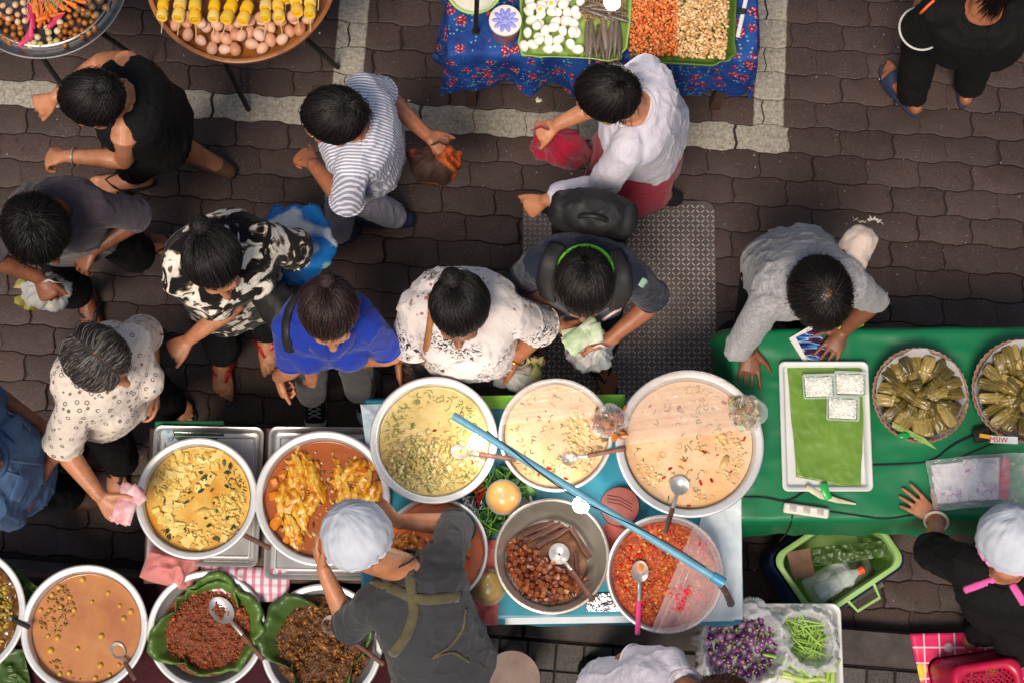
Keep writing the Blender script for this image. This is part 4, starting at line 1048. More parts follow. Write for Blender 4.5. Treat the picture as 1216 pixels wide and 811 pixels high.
WOOD = mat('dark_wood', (62, 44, 34), (84, 60, 44), 12, .6, bump=.2, bs=50)
def table(c, hx, hy, rz, z, label):
    T = thing('market_table', (c[0], c[1], 0), label, 'table'); ax = np.array([V(math.cos(rz), math.sin(rz), 0), V(-math.sin(rz), math.cos(rz), 0), Zv])
    MB().box(V(c[0], c[1], z - .018), (hx * 2 - .01, hy * 2 - .01, .03), ax, .004).build('tabletop', WOOD, T)
    for a in (-1, 1):
        for b in (-1, 1):
            p = V(c[0], c[1], 0) + ax[0] * a * (hx - .06) + ax[1] * b * (hy - .06); m = MB(); m.box(p + Zv * (z - .035) / 2, (.045, .045, z - .035), ax, .004); m.build('leg', WOOD, T)
    return T, ax
def tablecloth(c, hx, hy, rz, z, drop, m, label, amp=.5, seed=0, wr=.004, flare=.12, name='tablecloth', cat='tablecloth', res=.014, drops=None):
    ax = V(math.cos(rz), math.sin(rz)); ay = V(-ax[1], ax[0]); D4 = drops or (drop,) * 4   # +x -x +y -y
    us = np.arange(-hx - D4[1], hx + D4[0] + .001, res); vs = np.arange(-hy - D4[3], hy + D4[2] + .001, res)
    U, Vv = np.meshgrid(us, vs, indexing='ij'); cu = np.clip(U, -hx, hx); cv = np.clip(Vv, -hy, hy)
    du, dv = U - cu, Vv - cv; d = np.hypot(du, dv); dn = np.where(d > 1e-9, d, 1)
    per = np.stack([cu * 5 + du / dn * .6, cv * 5 + dv / dn * .6, np.zeros_like(cu)], -1).reshape(-1, 3)
    f = (fbm(per * 2.2, seed, 2) * 1.3).reshape(U.shape)
    out = .018 * (1 - np.exp(-d / .02)) + d * (flare + amp * .3 * f); out = np.maximum(out, .004 * (d > 0))
    X = cu + du / dn * out; Y = cv + dv / dn * out
    fl = np.stack([U, Vv, 0 * U], -1).reshape(-1, 3)
    zz = z + .003 + (np.clip(1 - np.abs(vnoise(fl * V(2.6, 4.2, 1) + fbm(fl * 2, 2, 2)[:, None] * .8 + seed, seed + 8)) * 4, 0, 1) ** 2).reshape(U.shape) * wr * .9 * (d < 1e-6) + np.clip((np.abs(fbm(fl * V(5, 9, 1) + 3, seed + 3, 3)).reshape(U.shape) * wr * 3 - wr * .4), 0, 1) * (d < 1e-6) - np.maximum(0, d - .008) * .97
    W_ = np.stack([c[0] + X * ax[0] + Y * ay[0], c[1] + X * ax[1] + Y * ay[1], zz], -1)
    mb = MB(); mb.grid(W_); o = mb.build(name, m, loc=V(c[0], c[1], z), ang=180); return tag(o, label, cat)
def quadtable(pts, z):
    """centre, half sizes, angle from four photo corners (tl, tr, br, bl)"""
    P = [at(x, y, z)[:2] for x, y in pts]; c = sum(P) / 4; e = (P[1] - P[0] + P[2] - P[3]) / 2; f_ = (P[0] - P[3] + P[1] - P[2]) / 2
    return c, np.linalg.norm(e) / 2, np.linalg.norm(f_) / 2, math.atan2(e[1], e[0])
def sheet(name, pts, z, m, label, cat, wr=.006, seed=1, n=40, sag=0., solid=.0015, edge=0.):
    """a loose sheet lying at height z: corners in the photo (tl, tr, br, bl), crumpled by wr"""
    C = [at(x, y, z) for x, y in pts]; g_ = np.zeros((n, n, 3))
    for i, u in enumerate(np.linspace(0, 1, n)):
        for j, v in enumerate(np.linspace(0, 1, n)): g_[i, j] = (C[0] * (1 - u) + C[1] * u) * (1 - v) + (C[3] * (1 - u) + C[2] * u) * v
    fl = g_.reshape(-1, 3); k = (1 - np.abs(fbm(fl * V(14, 14, 1), seed, 3)) * 2); fl[:, 2] += np.clip(k, 0, 1) ** 2 * wr + wr * .3
    fl[:, :2] += np.stack([fbm(fl * 9, seed + 5, 2), fbm(fl * 9, seed + 9, 2)], 1) * edge
    mb = MB(); mb.grid(fl.reshape(n, n, 3)); o = mb.build(name, m, loc=sum(C) / 4, ang=180); s_ = o.modifiers.new('t', 'SOLIDIFY'); s_.thickness = solid; s_.offset = 1
    return tag(o, label, cat)

# ---- materials
t = NT('teal_vinyl'); col = t.ramp(t.noise(7, 4), [(.3, S(28, 122, 148)), (.7, S(54, 150, 172))]); TEAL = t.fin(col, .35)
t = NT('green_vinyl'); col = t.ramp(t.noise(4, 4), [(.3, S(6, 106, 64)), (.7, S(14, 122, 75))]); GREENV = t.fin(col, .42, 0, .5)
t = NT('blue_floral_print'); v1 = t.vor(19); rc = t.vor(19, out='Color'); sp_ = t.n('ShaderNodeSeparateColor'); t.L.new(rc, sp_.inputs[0])
ptl = t.vor(88); col = t.mix(t.ramp(t.noise(10, 3), [(.4, 0.), (.6, 1.)]), S(22, 52, 122), S(32, 76, 150))
col = t.mix(t.mul(t.ramp(t.vor(60), [(.22, 1.), (.28, 0.)]), t.ramp(sp_.outputs[1], [(.5, 0.), (.52, 1.)])), col, S(110, 170, 160))
fw = t.mul(t.ramp(v1, [(.36, 1.), (.46, 0.)]), t.ramp(sp_.outputs[0], [(.3, 0.), (.31, 1.)])); fc = t.ramp(ptl, [(.2, S(226, 170, 150)), (.34, S(200, 62, 58)), (.5, S(150, 26, 44)), (.62, S(40, 50, 110))])
col = t.mix(fw, col, fc); weave(t); FLORAL = t.fin(col, .7, 0, .3)
MAROON = cloth('maroon_cloth', (52, 16, 24), (70, 22, 30)); LIME = mat('lime_vinyl', (126, 200, 40), (140, 214, 54), 8, .4)
WHITEV = mat('white_vinyl', (206, 218, 226), (222, 230, 234), 6, .4); GREYV = mat('pale_blue_vinyl', (164, 182, 196), (184, 200, 210), 6, .4)
def leafmat(name, a, b, ang=0., midrib=False):
    t = NT(name); w_ = t.wave(46, t.co(rot=(0, 0, ang)), 1.2, ds=2.); n_ = t.noise(5, 4)
    col = t.ramp(t.mul(t.mul(w_, .10), t.mul(n_, t.mul(t.noise(40, 4, vec=t.co((1, 9, 1), (0, 0, ang))), .3), 'ADD'), 'ADD'), [(.3, S(a)), (.85, S(b))]); t.bump(t.mul(t.mul(w_, .35), t.noise(60, 3), 'ADD'), .25, .002); return t.fin(col, .38, 0, .5)
LEAF = leafmat('banana_leaf_green', (56, 84, 30), (88, 118, 48)); LEAFD = leafmat('banana_leaf_dark', (38, 62, 26), (70, 96, 40)); LEAFL = leafmat('banana_leaf_light', (104, 138, 58), (146, 174, 86))
CORAL = cloth('coral_cloth', (196, 96, 88), (214, 116, 106)); PINKT = cloth('pink_towel', (206, 120, 116), (222, 142, 136))
t = NT('pink_check'); cx = t.wave(10, dr='X'); cy = t.wave(10, dr='Y'); col = t.mix(t.ramp(cx, [(.6, 0.), (.65, .75)]), S(232, 222, 226), S(200, 70, 110)); col = t.mix(t.ramp(cy, [(.7, 0.), (.75, .4)]), col, S(200, 90, 120)); PCHECK = t.fin(col, .7)

# ---- tables and cloths
c, hx, hy, rz = quadtable([(866, 396), (1290, 392), (1290, 612), (884, 614)], TT)
table(c, hx, hy, rz, TT, 'long table under the green cloth on the east side of the pots'.replace('on the east side of', 'beside'))
tablecloth(c, hx, hy, rz, TT, .26, GREENV, 'glossy green tablecloth under the white tray and the leaf-packet baskets', .16, 3, .0055, .14)
c, hx, hy, rz = quadtable([(436, 478), (874, 476), (874, 732), (436, 734)], TT)
table(c, hx, hy, rz, TT, 'table under the teal cloth carrying the coconut curries'); 
tablecloth(c, hx, hy, rz, TT, .10, TEAL, 'teal vinyl tablecloth under the curry basins and meat pots', .3, 5, .002, .1)
sheet('table_mat', [(540, 470), (742, 468), (742, 484), (540, 486)], TT + .006, LIME, 'lime green strip of vinyl along the far edge of the teal cloth', 'mat', .003)
sheet('plastic_sheet', [(838, 588), (880, 586), (882, 735), (806, 738)], TT + .007, WHITEV, 'pale stained plastic sheet on the teal cloth beside the film-covered red mince', 'sheet', .005, 3)
sheet('plastic_sheet', [(428, 480), (475, 478), (472, 545), (436, 540)], TT + .007, GREYV, 'folded pale blue plastic sheet under the green herb curry basin', 'sheet', .008, 4)
sheet('edge_strip', [(600, 733), (874, 729), (872, 737), (600, 741)], TT + .005, WHITEV, 'white trim strip along the near edge of the teal cloth', 'trim strip', .001)
c, hx, hy, rz = quadtable([(172, 506), (446, 506), (446, 694), (172, 694)], .60)
table(c, hx, hy, rz, .60, 'low dark table carrying the two steel trays with the yellow curry and fish curry')
sheet('plastic_mat', [(184, 500), (266, 499), (266, 560), (184, 560)], .606, mat('deep_green_vinyl', (14, 110, 70), rough=.5), 'deep green plastic mat peeking out from under the steel tray of yellow curry', 'mat', .002)
c, hx, hy, rz = quadtable([(-90, 690), (478, 690), (478, 880), (-90, 880)], .48)
table(c, hx, hy, rz, .48, 'low table under the dark maroon cloth at the kerb')
tablecloth(c, hx, hy, rz, .48, .2, MAROON, 'dark maroon cloth under the leaf-lined pots of dry curry', .5, 9, .006)
c, hx, hy, rz = quadtable([(538, -90), (898, -84), (893, 68), (536, 62)], TT)
table(c, hx, hy, rz, TT, 'table under the blue floral cloth at the top edge')
tablecloth(c, hx, hy, rz, TT, .30, FLORAL, 'blue tablecloth printed with red flowers at the top edge', .55, 12, .003, .10)

# ---- basins
def pot(px, py, r, z, label, h=.15, depth=.035, m=None, wall=.90, floor=None, n=96):
    c = at(px, py, z); R = ml(r, z); T = thing('basin', c - Zv * h, label, 'basin'); B = MB()
    rb = R * .74; ri = R * wall
    B.lathe([(rb * .96, -h), (rb, -h + .004), (ri + .004, -.018), (ri + .006, -.004)], c, n, cap0=True)
    B.lathe([(ri, -.004), (ri - .003, -.02), (rb - .004, -h + .010), (rb * .9, -h + .006)], c, n, cap1=True)
    B.build('bowl', m or M_ALU, T, ang=60)
    K = MB(); K.lathe([(ri + .008, -.006), (R - .004, -.010), (R, -.006), (R + .001, -.002), (R - .002, .0015), (R - .008, .001), (ri + .003, -.001), (ri - .001, -.002), (ri - .002, -.006), (ri + .008, -.006)], c, n); K.build('rim', m or M_ALU, T, ang=80)
    zl = -depth; rl = ri - .003 + (rb - ri) * (depth - .02) / (h - .03) - .001
    return dict(c=c, R=R, zl=c[2] + zl, rl=rl, rb=rb, h=h)
def curry(P, name, label, m, hf=None, nr=46, nt=120, cat='curry', r=None, z=None):
    c = P['c']; rl = (r or P['rl']); z0 = z if z is not None else P['zl']; rr = np.linspace(0.002, 1, nr); tt = np.arange(nt) * 2 * PI / nt
    RR, TTh = np.meshgrid(rr, tt, indexing='ij'); X = c[0] + RR * rl * np.cos(TTh); Y = c[1] + RR * rl * np.sin(TTh); fl = np.stack([X, Y, 0 * X], -1).reshape(-1, 3)
    Z = z0 + (hf(fl, RR.reshape(-1)) if hf else .0012 * fbm(fl * 18, 4, 3)); G = np.stack([X.reshape(-1), Y.reshape(-1), Z], 1).reshape(nr, nt, 3)
    sm_ = .003 + .016 * np.clip(vnoise(np.stack([np.cos(tt) * 3, np.sin(tt) * 3, 0 * tt + c[0] * 9], 1), 3), 0, 1) * (1 if r is None else 0); er = np.stack([c[0] + (rl + .26 * sm_ - .0012) * np.cos(tt), c[1] + (rl + .26 * sm_ - .0012) * np.sin(tt), G[-1][:, 2] * 0 + z0 + sm_], 1)
    G = np.concatenate([G, er[None]])
    B = MB(); B.loft(list(G), True, True, False); o = B.build(name, m, loc=V(c[0], c[1], z0), ang=180); return tag(o, label, cat)
def liquid(name, cols, ns=9, rough=.22, spk=None, oil=None, bump=.25, bs=50, sp_n=90):
    t = NT(name); n_ = t.noise(ns, 6, .62, dist=.6); col = t.ramp(n_, [(.28 + .44 * i / (len(cols) - 1), S(c)) for i, c in enumerate(cols)])
    if oil: col = t.mix(t.ramp(t.vor(46), [(.10, .8), (.2, 0.)]), col, S(oil))
    if oil: col = t.mix(t.mul(t.ramp(t.noise(3.2, 4, .6, dist=.8), [(.48, 0.), (.66, 1.)]), .55), col, S(oil))
    if spk: col = t.mix(t.ramp(t.noise(sp_n, 3, .7), [(.62, 0.), (.7, .8)]), col, S(spk))
    t.bump(t.mul(t.noise(bs, 5), t.noise(bs * .3, 3), 'ADD'), bump, .006); return t.fin(col, rough * .7, 0, .55)
def pin(P, f=.9): # random point on the liquid
    a, r = rng.uniform(0, 2 * PI), P['rl'] * f * math.sqrt(rng.random()); return V(P['c'][0] + r * math.cos(a), P['c'][1] + r * math.sin(a), P['zl'])
def clump(P, seed, thr=0., f=.92, sc=9):
    while True:
        p = pin(P, f)
        if fbm(p[None] * V(sc, sc, 0), seed, 2)[0] > thr: return p
def inside(P, f):
    while True:
        p = f()
        if np.hypot(*(p - P['c'])[:2]) < P['rl'] * .93: return p
def bits(o, P, name, m, n, size, sq=(1.4, 1, .5), z=.001, pos=None, kind=True, jit=.3):
    B = MB()
    for _ in range(n):
        p = pos() if pos else pin(P); s_ = size * math.exp(rng.normal() * .38); B.blob(p + Zv * (z + rng.uniform(-.5, .3) * s_), s_, sq, jit)
    b = B.build(name, m, o, ang=180)
    if kind: b['kind'] = 'stuff'
    return b
def strips(o, P, name, m, n, L, r, z=.002, pos=None, bend=.15):
    B = MB()
    for _ in range(n):
        p = pos() if pos else pin(P); a = rng.uniform(0, 2 * PI); B.stick(p + Zv * z, V(math.cos(a), math.sin(a), rng.normal() * .12), L * rng.uniform(.5, 1.3), r * rng.uniform(.7, 1.3), 5, bend * rng.normal())
    b = B.build(name, m, o, ang=180); b['kind'] = 'stuff'; return b
def leafbit(name, m, L=.022, W_=.011):
    g_ = [[V((u - .5) * L, (v - .5) * W_ * math.sin(PI * min(.98, max(.02, u))) ** .7, .0022 * math.sin(u * 5) + .0015 * (v - .5) ** 2 * 4) for v in np.linspace(0, 1, 4)] for u in np.linspace(0, 1, 7)]
    B = MB(); B.grid(g_); o = B.build(name, m, ang=180); s_ = o.modifiers.new('t', 'SOLIDIFY'); s_.thickness = .0012; return o
HERB = imat('cooked_herb', [(44, 58, 26), (84, 96, 40), (34, 44, 24), (110, 116, 52)], .4); HERBF = imat('fresh_herb', [(70, 120, 36), (110, 156, 54), (54, 96, 30)], .4)
CHILI = imat('red_chili', [(176, 20, 16), (206, 36, 24), (150, 14, 20)], .25, by='object')
TOFU = mat('tofu_slice', (222, 190, 104), (236, 210, 132), 30, .4, bump=.2, bs=90)
ONION = imat('cream_bits', [(226, 196, 140), (214, 176, 112), (236, 214, 166)], .35)

# ladles and spoons: things resting in the pots
def spoon(bowl, end, zb, ze, label, rb=.032, grip=None, gfrom=.45, deep=.014, th=.005, el=1.25, metal=None, gw=.009, hole=False, content=None):
    metal = metal or M_STEEL; b, e = at(*bowl, zb), at(*end, ze); T = thing('serving_spoon', b, label, 'spoon')
    d = nrm(V(e[0] - b[0], e[1] - b[1], 0)); l = V(-d[1], d[0], 0); B = MB(); n = 40; tt = np.arange(n) * 2 * PI / n; rings = []
    for q in np.linspace(.08, 1, 9): rings.append(b + np.outer(np.cos(tt) * rb * el * q, d) + np.outer(np.sin(tt) * rb * q, l) + Zv * (-deep * (1 - q * q)))
    for q in np.linspace(1.02, .1, 8): rings.append(b + np.outer(np.cos(tt) * rb * el * q, d) + np.outer(np.sin(tt) * rb * q, l) + Zv * (-deep * (1 - min(1, q) ** 2) - .0022))
    B.loft(rings); B.build('spoon_bowl', metal, T, ang=70)
    n0 = b + d * rb * el * .95; k = n0 + (e - n0) * .16 + Zv * .012; pts = [n0, n0 + (k - n0) * .5 + Zv * .003, k]
    for q in np.linspace(.25, 1, 6): pts.append(n0 + (e - n0) * q + Zv * .012 * (1 - q))
    H_ = MB(); cut = 3 + int(gfrom * 6) if grip else len(pts); H_.tube(pts[:max(cut, 4)] if grip else pts, [(.006, .0028)] * len(pts[:max(cut, 4)] if grip else pts), 10, ref=l); h_ = H_.build('handle', metal, T)
    if grip:
        Gm = MB(); gp = pts[max(cut, 4) - 1:]
        if len(gp) < 2: gp = pts[-2:]
        Gm.tube(gp, [(gw, .0055)] * (len(gp) - 1) + [(gw * 1.1, .0055)], 12, ref=l); Gm.build('grip', grip, T)
    return T
GRIPW = mat('worn_wood_grip', (84, 52, 40), (116, 76, 58), 30, .6, bump=.3, bs=80); GRIPP = mat('pink_plastic', (214, 66, 130), rough=.35)

Zm = TT + .158; Zt = .79; Zl = .64
# A yellow curry with tofu
A_ = pot(233, 591, 71, Zt, 'aluminium basin of yellow tofu curry on a steel tray')
o = curry(A_, 'yellow_curry', 'yellow curry with tofu slices and basil in the basin on the green-matted tray', liquid('yellow_curry', [(196, 126, 40), (212, 160, 64), (224, 186, 98), (214, 172, 84)], 7, spk=(176, 104, 30), oil=(206, 120, 24)))
strips(o, A_, 'herb_shreds', HERB, 130, .014, .0016, pos=lambda: clump(A_, 3, .05)); bits(o, A_, 'curd_bits', imat('yellow_curd', [(230, 200, 110), (220, 180, 84), (236, 214, 140)], .4), 640, .0060, (1.5, 1.1, .5), pos=lambda: clump(A_, 5, -.12))
B = MB(); B.box((0, 0, 0), (.038, .030, .009), None, .002); pr = B.build('tofu_slice', TOFU); tag(pr, 'pale yellow slice of tofu in the yellow curry', 'tofu', 'tofu slices in the yellow curry')
sps = []
for _ in range(64):
    p = clump(A_, 21, -.02) if rng.random() < .55 else at(rng.uniform(208, 262), rng.uniform(528, 580), A_['zl'])
    sps.append((p + Zv * rng.uniform(.001, .005), (rng.normal() * .25, rng.normal() * .25, rng.uniform(0, 6.3)), (rng.uniform(.55, 1.1), rng.uniform(.55, 1.1), 1)))
scatter(pr, sps)
pr = leafbit('basil_leaf', mat('dark_basil', (40, 58, 28), (62, 78, 36), 40, .4)); tag(pr, 'dark wilted basil leaf floating in the yellow curry', 'leaf', 'basil leaves in the yellow curry')
scatter(pr, [(at(rng.normal(252, 16) if i < 14 else rng.uniform(195, 280), rng.normal(562, 9) if i < 14 else rng.uniform(575, 640), A_['zl'] + .007), (rng.normal() * .3, rng.normal() * .3, rng.uniform(0, 6.3)), rng.uniform(.7, 1.25)) for i in range(32)])
spoon((272, 626), (320, 650), A_['zl'] + .006, Zt + .012, 'ladle with a worn brown handle sunk in the yellow tofu curry', .026, GRIPW, .12)

# B fish curry
B_ = pot(383, 591, 79, Zt, 'aluminium basin of golden fish curry on a steel tray')
o = curry(B_, 'fish_curry', 'smooth red-brown curry around the golden fish', liquid('fish_curry', [(138, 66, 24), (160, 82, 34), (176, 96, 44)], 6, rough=.18, bump=.12))
FISH = None
t = NT('golden_fish_skin'); n_ = t.noise(28, 5, .65, vec=t.co((1, 2.2, 1))); col = t.ramp(n_, [(.3, S(84, 50, 14)), (.42, S(190, 112, 14)), (.53, S(218, 156, 30)), (.62, S(232, 196, 96)), (.75, S(170, 92, 14))]); t.bump(n_, .5, .004); FISH = t.fin(col, .3, 0, .5, coat=.2)
xs = np.linspace(-.055, .055, 25); B = MB(); B.tube([V(x, .004 * math.sin(x * 40), .003) for x in xs], [(float(np.interp(x, [-.055, -.035, 0, .035, .055], [.010, .021, .024, .019, .008])), float(np.interp(x, [-.055, -.035, 0, .035, .055], [.007, .010, .012, .009, .004]))) for x in xs], 28, ref=V(0, 1, 0)); pr = B.build('fish_piece', FISH); P = vget(pr.data); vset(pr.data, P + nget(pr.data) * (fbm(P * V(90, 130, 130), 3, 3) * .007)[:, None])
F_ = MB(); F_.prism(np.array([(.05, -.003), (.085, -.022), (.078, 0), (.085, .02), (.05, .003)]), -.002, .002); F_.build('tail', FISH, pr)
tag(pr, 'golden cooked fish lying in the red-brown curry', 'fish', 'cooked fish in the fish curry')
fs_ = [(354, 562, 70), (352, 575, 60), (366, 560, 80), (355, 605, 75), (338, 590, 100), (368, 600, 120), (376, 572, 80), (348, 632, 75), (405, 572, 80), (418, 560, 115), (432, 575, 110), (425, 595, 95), (442, 590, 115), (410, 590, 70)]
scatter(pr, [(at(x, y, B_['zl'] + .004), (rng.normal() * .35, rng.normal() * .12, math.radians(-a + 180 * (rng.random() > .5) + rng.normal() * 14)), rng.uniform(1.0, 1.35)) for x, y, a in fs_])
B = MB(); B.box((0, 0, 0), (.034, .028, .018), None, .006); pr = B.build('squash_chunk', mat('orange_squash', (206, 112, 20), (224, 140, 36), 24, .35, bump=.3, bs=60)); tag(pr, 'orange chunk of squash among the fish', 'squash', 'squash chunks in the fish curry')
scatter(pr, [(at(x, y, B_['zl'] + .006), (rng.normal() * .3, rng.normal() * .3, rng.uniform(0, 6)), rng.uniform(.9, 1.4)) for x, y in [(326, 572), (336, 562), (325, 588), (345, 592), (330, 612), (326, 622), (350, 556), (372, 582), (432, 560), (420, 604), (340, 640)]])
bits(o, B_, 'fish_flakes', imat('fish_flakes', [(206, 146, 44), (170, 100, 28), (226, 186, 96), (110, 62, 20), (236, 214, 160)], .35), 520, .0065, (1.6, 1, .6), pos=lambda: inside(B_, lambda: (lambda q: at(q[0] + rng.normal() * 11, q[1] + rng.normal() * 14, B_['zl']))(fs_[rng.integers(len(fs_))])))

# C stir fry at the left edge
C_ = pot(-48, 727, 76, Zl, 'aluminium basin of mixed vegetable curry cut off by the left edge'.replace('left edge', 'frame beside the coconut-ball curry'))
o = curry(C_, 'vegetable_curry', 'chunky yellow and green stir-fried curry in the basin cut off by the frame', liquid('veg_curry', [(60, 36, 12), (96, 58, 18), (128, 84, 24)], 14), lambda P, r: .012 * fbm(P * 40, 3, 3) + .01)
bits(o, C_, 'vegetable_chunks', imat('veg_chunks', [(190, 150, 40), (120, 110, 30), (160, 96, 28), (86, 92, 30), (206, 170, 70), (100, 40, 16)], .35), 700, .008, (1.5, 1, .6), z=.012)
spoon((0, 728), (34, 744), C_['zl'] + .015, Zl + .012, 'dark ladle handle over the rim of the vegetable curry', .03, M_BLKR, .2)
# D coconut-ball curry
D_p = pot(100, 746, 73, Zl, 'aluminium basin of tan curry with round yellow balls, on the maroon cloth')
o = curry(D_p, 'tan_curry', 'thin tan coconut curry with a pinkish oily edge', liquid('tan_curry', [(156, 92, 66), (176, 114, 70), (188, 130, 82), (168, 104, 80)], 4, rough=.16, bump=.1, oil=(196, 120, 50)))
bits(o, D_p, 'spice_bits', imat('spice_bits', [(150, 100, 36), (110, 76, 30), (180, 130, 50), (70, 60, 30)], .4), 150, .004, (1.5, 1, .5), pos=lambda: clump(D_p, 8, .12))
B = MB(); B.ell((0, 0, 0), (.0105, .0105, .0095), None, 14, 9); pr = B.build('curry_ball', mat('yellow_ball', (196, 146, 44), (214, 170, 70), 30, .35)); tag(pr, 'round yellow ball floating in the tan curry', 'ball', 'yellow balls in the tan curry')
scatter(pr, [(at(x, y, D_p['zl'] + .003), rndrot(), rng.uniform(.65, 1.15)) for x, y in [(62, 706), (70, 697), (72, 720), (88, 724), (83, 709), (109, 714), (128, 704), (142, 719), (147, 734), (155, 726), (57, 755), (68, 757), (60, 772), (71, 800), (82, 799), (119, 790), (141, 789), (130, 801), (48, 724), (58, 724), (120, 755), (98, 688), (113, 805), (92, 770)]])
spoon((140, 772), (160, 806), D_p['zl'] + .008, Zl + .02, 'blackened ladle handle in the tan curry', .026, GRIPW, .2)
# E red-brown mince in leaf
def leaf_lining(P, label, seed, spans, m=LEAF, R0=.62, hgt=.018):
    c = P['c']; B = MB(); rg2 = np.random.default_rng(seed)
    for a0, a1, ext in spans:
        n = int(abs(a1 - a0) / 3) + 8; g_ = []
        for i, a in enumerate(np.linspace(math.radians(a0), math.radians(a1), n)):
            q = i / (n - 1); edge = ext * (.62 + .38 * math.sin(PI * q)) * (1 + .09 * float(vnoise([[a * 2.2, seed, 0]], 3)[0]) + .06 * float(vnoise([[a * 6, seed, 4]], 5)[0])); row = []
            for tq in np.linspace(0, 1, 9):
                r = P['R'] * (R0 + (edge - R0) * tq); z = P['zl'] - .012 + (hgt + .055) * min(1, tq * 1.25) ** 1.2 - .012 * max(0, tq - .8) * 5; w_ = .007 * tq * math.sin(a * 13 + seed) + .004 * tq * math.sin(a * 29)
                row.append(V(c[0] + r * math.cos(a), c[1] + r * math.sin(a), z + w_ + .002 * seed % .003))
            g_.append(row)
        B.grid(g_)
    o = B.build('banana_leaf', m, loc=V(c[0], c[1], P['zl']), ang=180); s_ = o.modifiers.new('t', 'SOLIDIFY'); s_.thickness = .0014; return tag(o, label, 'leaf')
E_ = pot(245, 748, 68, Zl, 'basin lined with a frilled banana leaf and filled with red-brown mince')
leaf_lining(E_, 'frilled banana leaf lining the basin of red-brown mince', 2, [(-130, 150, .97), (35, 125, 1.03), (150, 240, .99)])
t = NT('red_mince'); n_ = t.noise(120, 5, .7); col = t.ramp(n_, [(.3, S(46, 16, 8)), (.48, S(112, 46, 16)), (.6, S(150, 70, 26)), (.75, S(190, 110, 54))]); t.bump(n_, .8, .006); MINCE = t.fin(col, .38)
o = curry(E_, 'red_mince', 'crumbly red-brown mince heaped in the leaf-lined basin', MINCE, lambda P, r: .012 * (1 - r * r) + .012 * fbm(P * 60, 3, 4) + .010, 90, 220, 'mince', r=E_['rl'] * .90)
bits(o, E_, 'mince_crumbs', imat('mince_crumbs', [(88, 34, 12), (140, 62, 22), (170, 90, 40), (60, 22, 10)], .4), 1500, .0032, (1.4, 1, .8), z=.016, pos=lambda: pin(E_, .84)); strips(o, E_, 'herb_shreds', HERBF, 26, .012, .0013, z=.026, pos=lambda: pin(E_, .8))
spoon((263, 724), (312, 782), E_['zl'] + .03, Zl + .02, 'large steel spoon with a long brown handle on the red-brown mince', .040, GRIPW, .42, .016, el=1.35)
# F dark stew in leaf
F_p = pot(382, 766, 70, Zl, 'basin lined with a folded banana leaf and filled with dark shredded stew')
leaf_lining(F_p, 'folded banana leaf lining the basin of dark stew', 5, [(95, 215, 1.09), (215, 330, .98), (-30, 90, .96)], LEAFD)
t = NT('dark_stew'); n_ = t.noise(70, 6, .68, dist=.8); col = t.ramp(n_, [(.3, S(34, 18, 6)), (.5, S(84, 48, 16)), (.62, S(126, 78, 28)), (.78, S(168, 112, 46))]); t.bump(n_, .9, .008); STEW = t.fin(col, .3)
o = curry(F_p, 'dark_stew', 'dark brown shredded stew heaped in the second leaf-lined basin', STEW, lambda P, r: .010 * (1 - r * r) + .022 * fbm(P * 32, 7, 4) + .010, 80, 200, 'stew', r=F_p['rl'] * .92)
bits(o, F_p, 'stew_shreds', imat('stew_shreds', [(70, 40, 12), (120, 72, 24), (150, 96, 36), (50, 28, 10)], .3), 900, .0055, (2.0, .8, .7), z=.014, pos=lambda: pin(F_p, .85))
spoon((393, 741), (455, 788), F_p['zl'] + .032, Zl + .03, 'round steel ladle with sauce on the dark stew beside the vendor', .034, GRIPW, .3, .02, el=1.0)
# G green curry
G_ = pot(515, 522, 75, Zm, 'large aluminium basin of green herb curry below the woman in the white blouse')
o = curry(G_, 'green_curry', 'creamy yellow-green curry with herbs and aubergine in the basin under the first bulb', liquid('green_curry', [(166, 138, 82), (190, 164, 104), (202, 180, 124), (194, 170, 112)], 8, spk=(140, 118, 62), oil=(168, 146, 76)))
bits(o, G_, 'curry_curds', imat('green_curds', [(200, 176, 114), (186, 160, 94), (166, 148, 86), (210, 194, 140)], .35), 620, .0066, (1.5, 1, .5), pos=lambda: (lambda q: q if q[1] < G_['c'][1] + .03 or rng.random() < .12 else G_['c'] * V(1, 1, 0) + Zv * G_['zl'] + V(rng.uniform(-.17, .15), rng.uniform(-.17, -.02), 0) * .9)(pin(G_, .93)))
strips(o, G_, 'herb_shreds', imat('green_shreds', [(112, 128, 60), (90, 104, 50), (150, 154, 84), (74, 86, 46)], .4), 130, .020, .0017, pos=lambda: clump(G_, 4, -.15), bend=.4)
B = MB(); B.lathe([(.0005, .002), (.005, .0035), (.0085, .003), (.0105, .0005), (.0095, -.003), (.0005, -.004)], (0, 0, 0), 16, mi=0); pr = B.build('aubergine_slice', imat('aubergine_slice', [(150, 150, 84), (116, 120, 66), (178, 170, 100)], .4, by='object')); tag(pr, 'round slice of green aubergine in the green curry', 'aubergine slice', 'aubergine slices in the green curry')
scatter(pr, [(at(x, y, G_['zl'] + .003), (rng.normal() * .3, rng.normal() * .3, 0), rng.uniform(.6, 1.2)) for x, y in [(496, 477), (479, 487), (549, 492), (552, 513), (545, 552), (536, 548), (528, 560), (470, 545), (506, 560), (460, 520), (486, 570), (560, 560), (490, 505), (512, 580), (468, 566), (535, 575)]])
B = MB(); B.prism(np.array([(-.008, -.003), (.006, -.004), (.009, 0), (.005, .004), (-.007, .003)]), -.0012, .0012, .0006); pr = B.build('chili_slice', CHILI); tag(pr, 'small slice of red chili floating in a coconut curry', 'chili slice', 'red chili slices in the coconut curries')
CH = [(516, 511, G_), (516, 547, G_), (561, 548, G_), (527, 550, G_), (480, 538, G_)]
spoon((546, 536), (612, 545), G_['zl'] + .016, Zm + .02, 'steel ladle with a wooden handle over the rim of the green curry', .026, GRIPW, .3, .014)
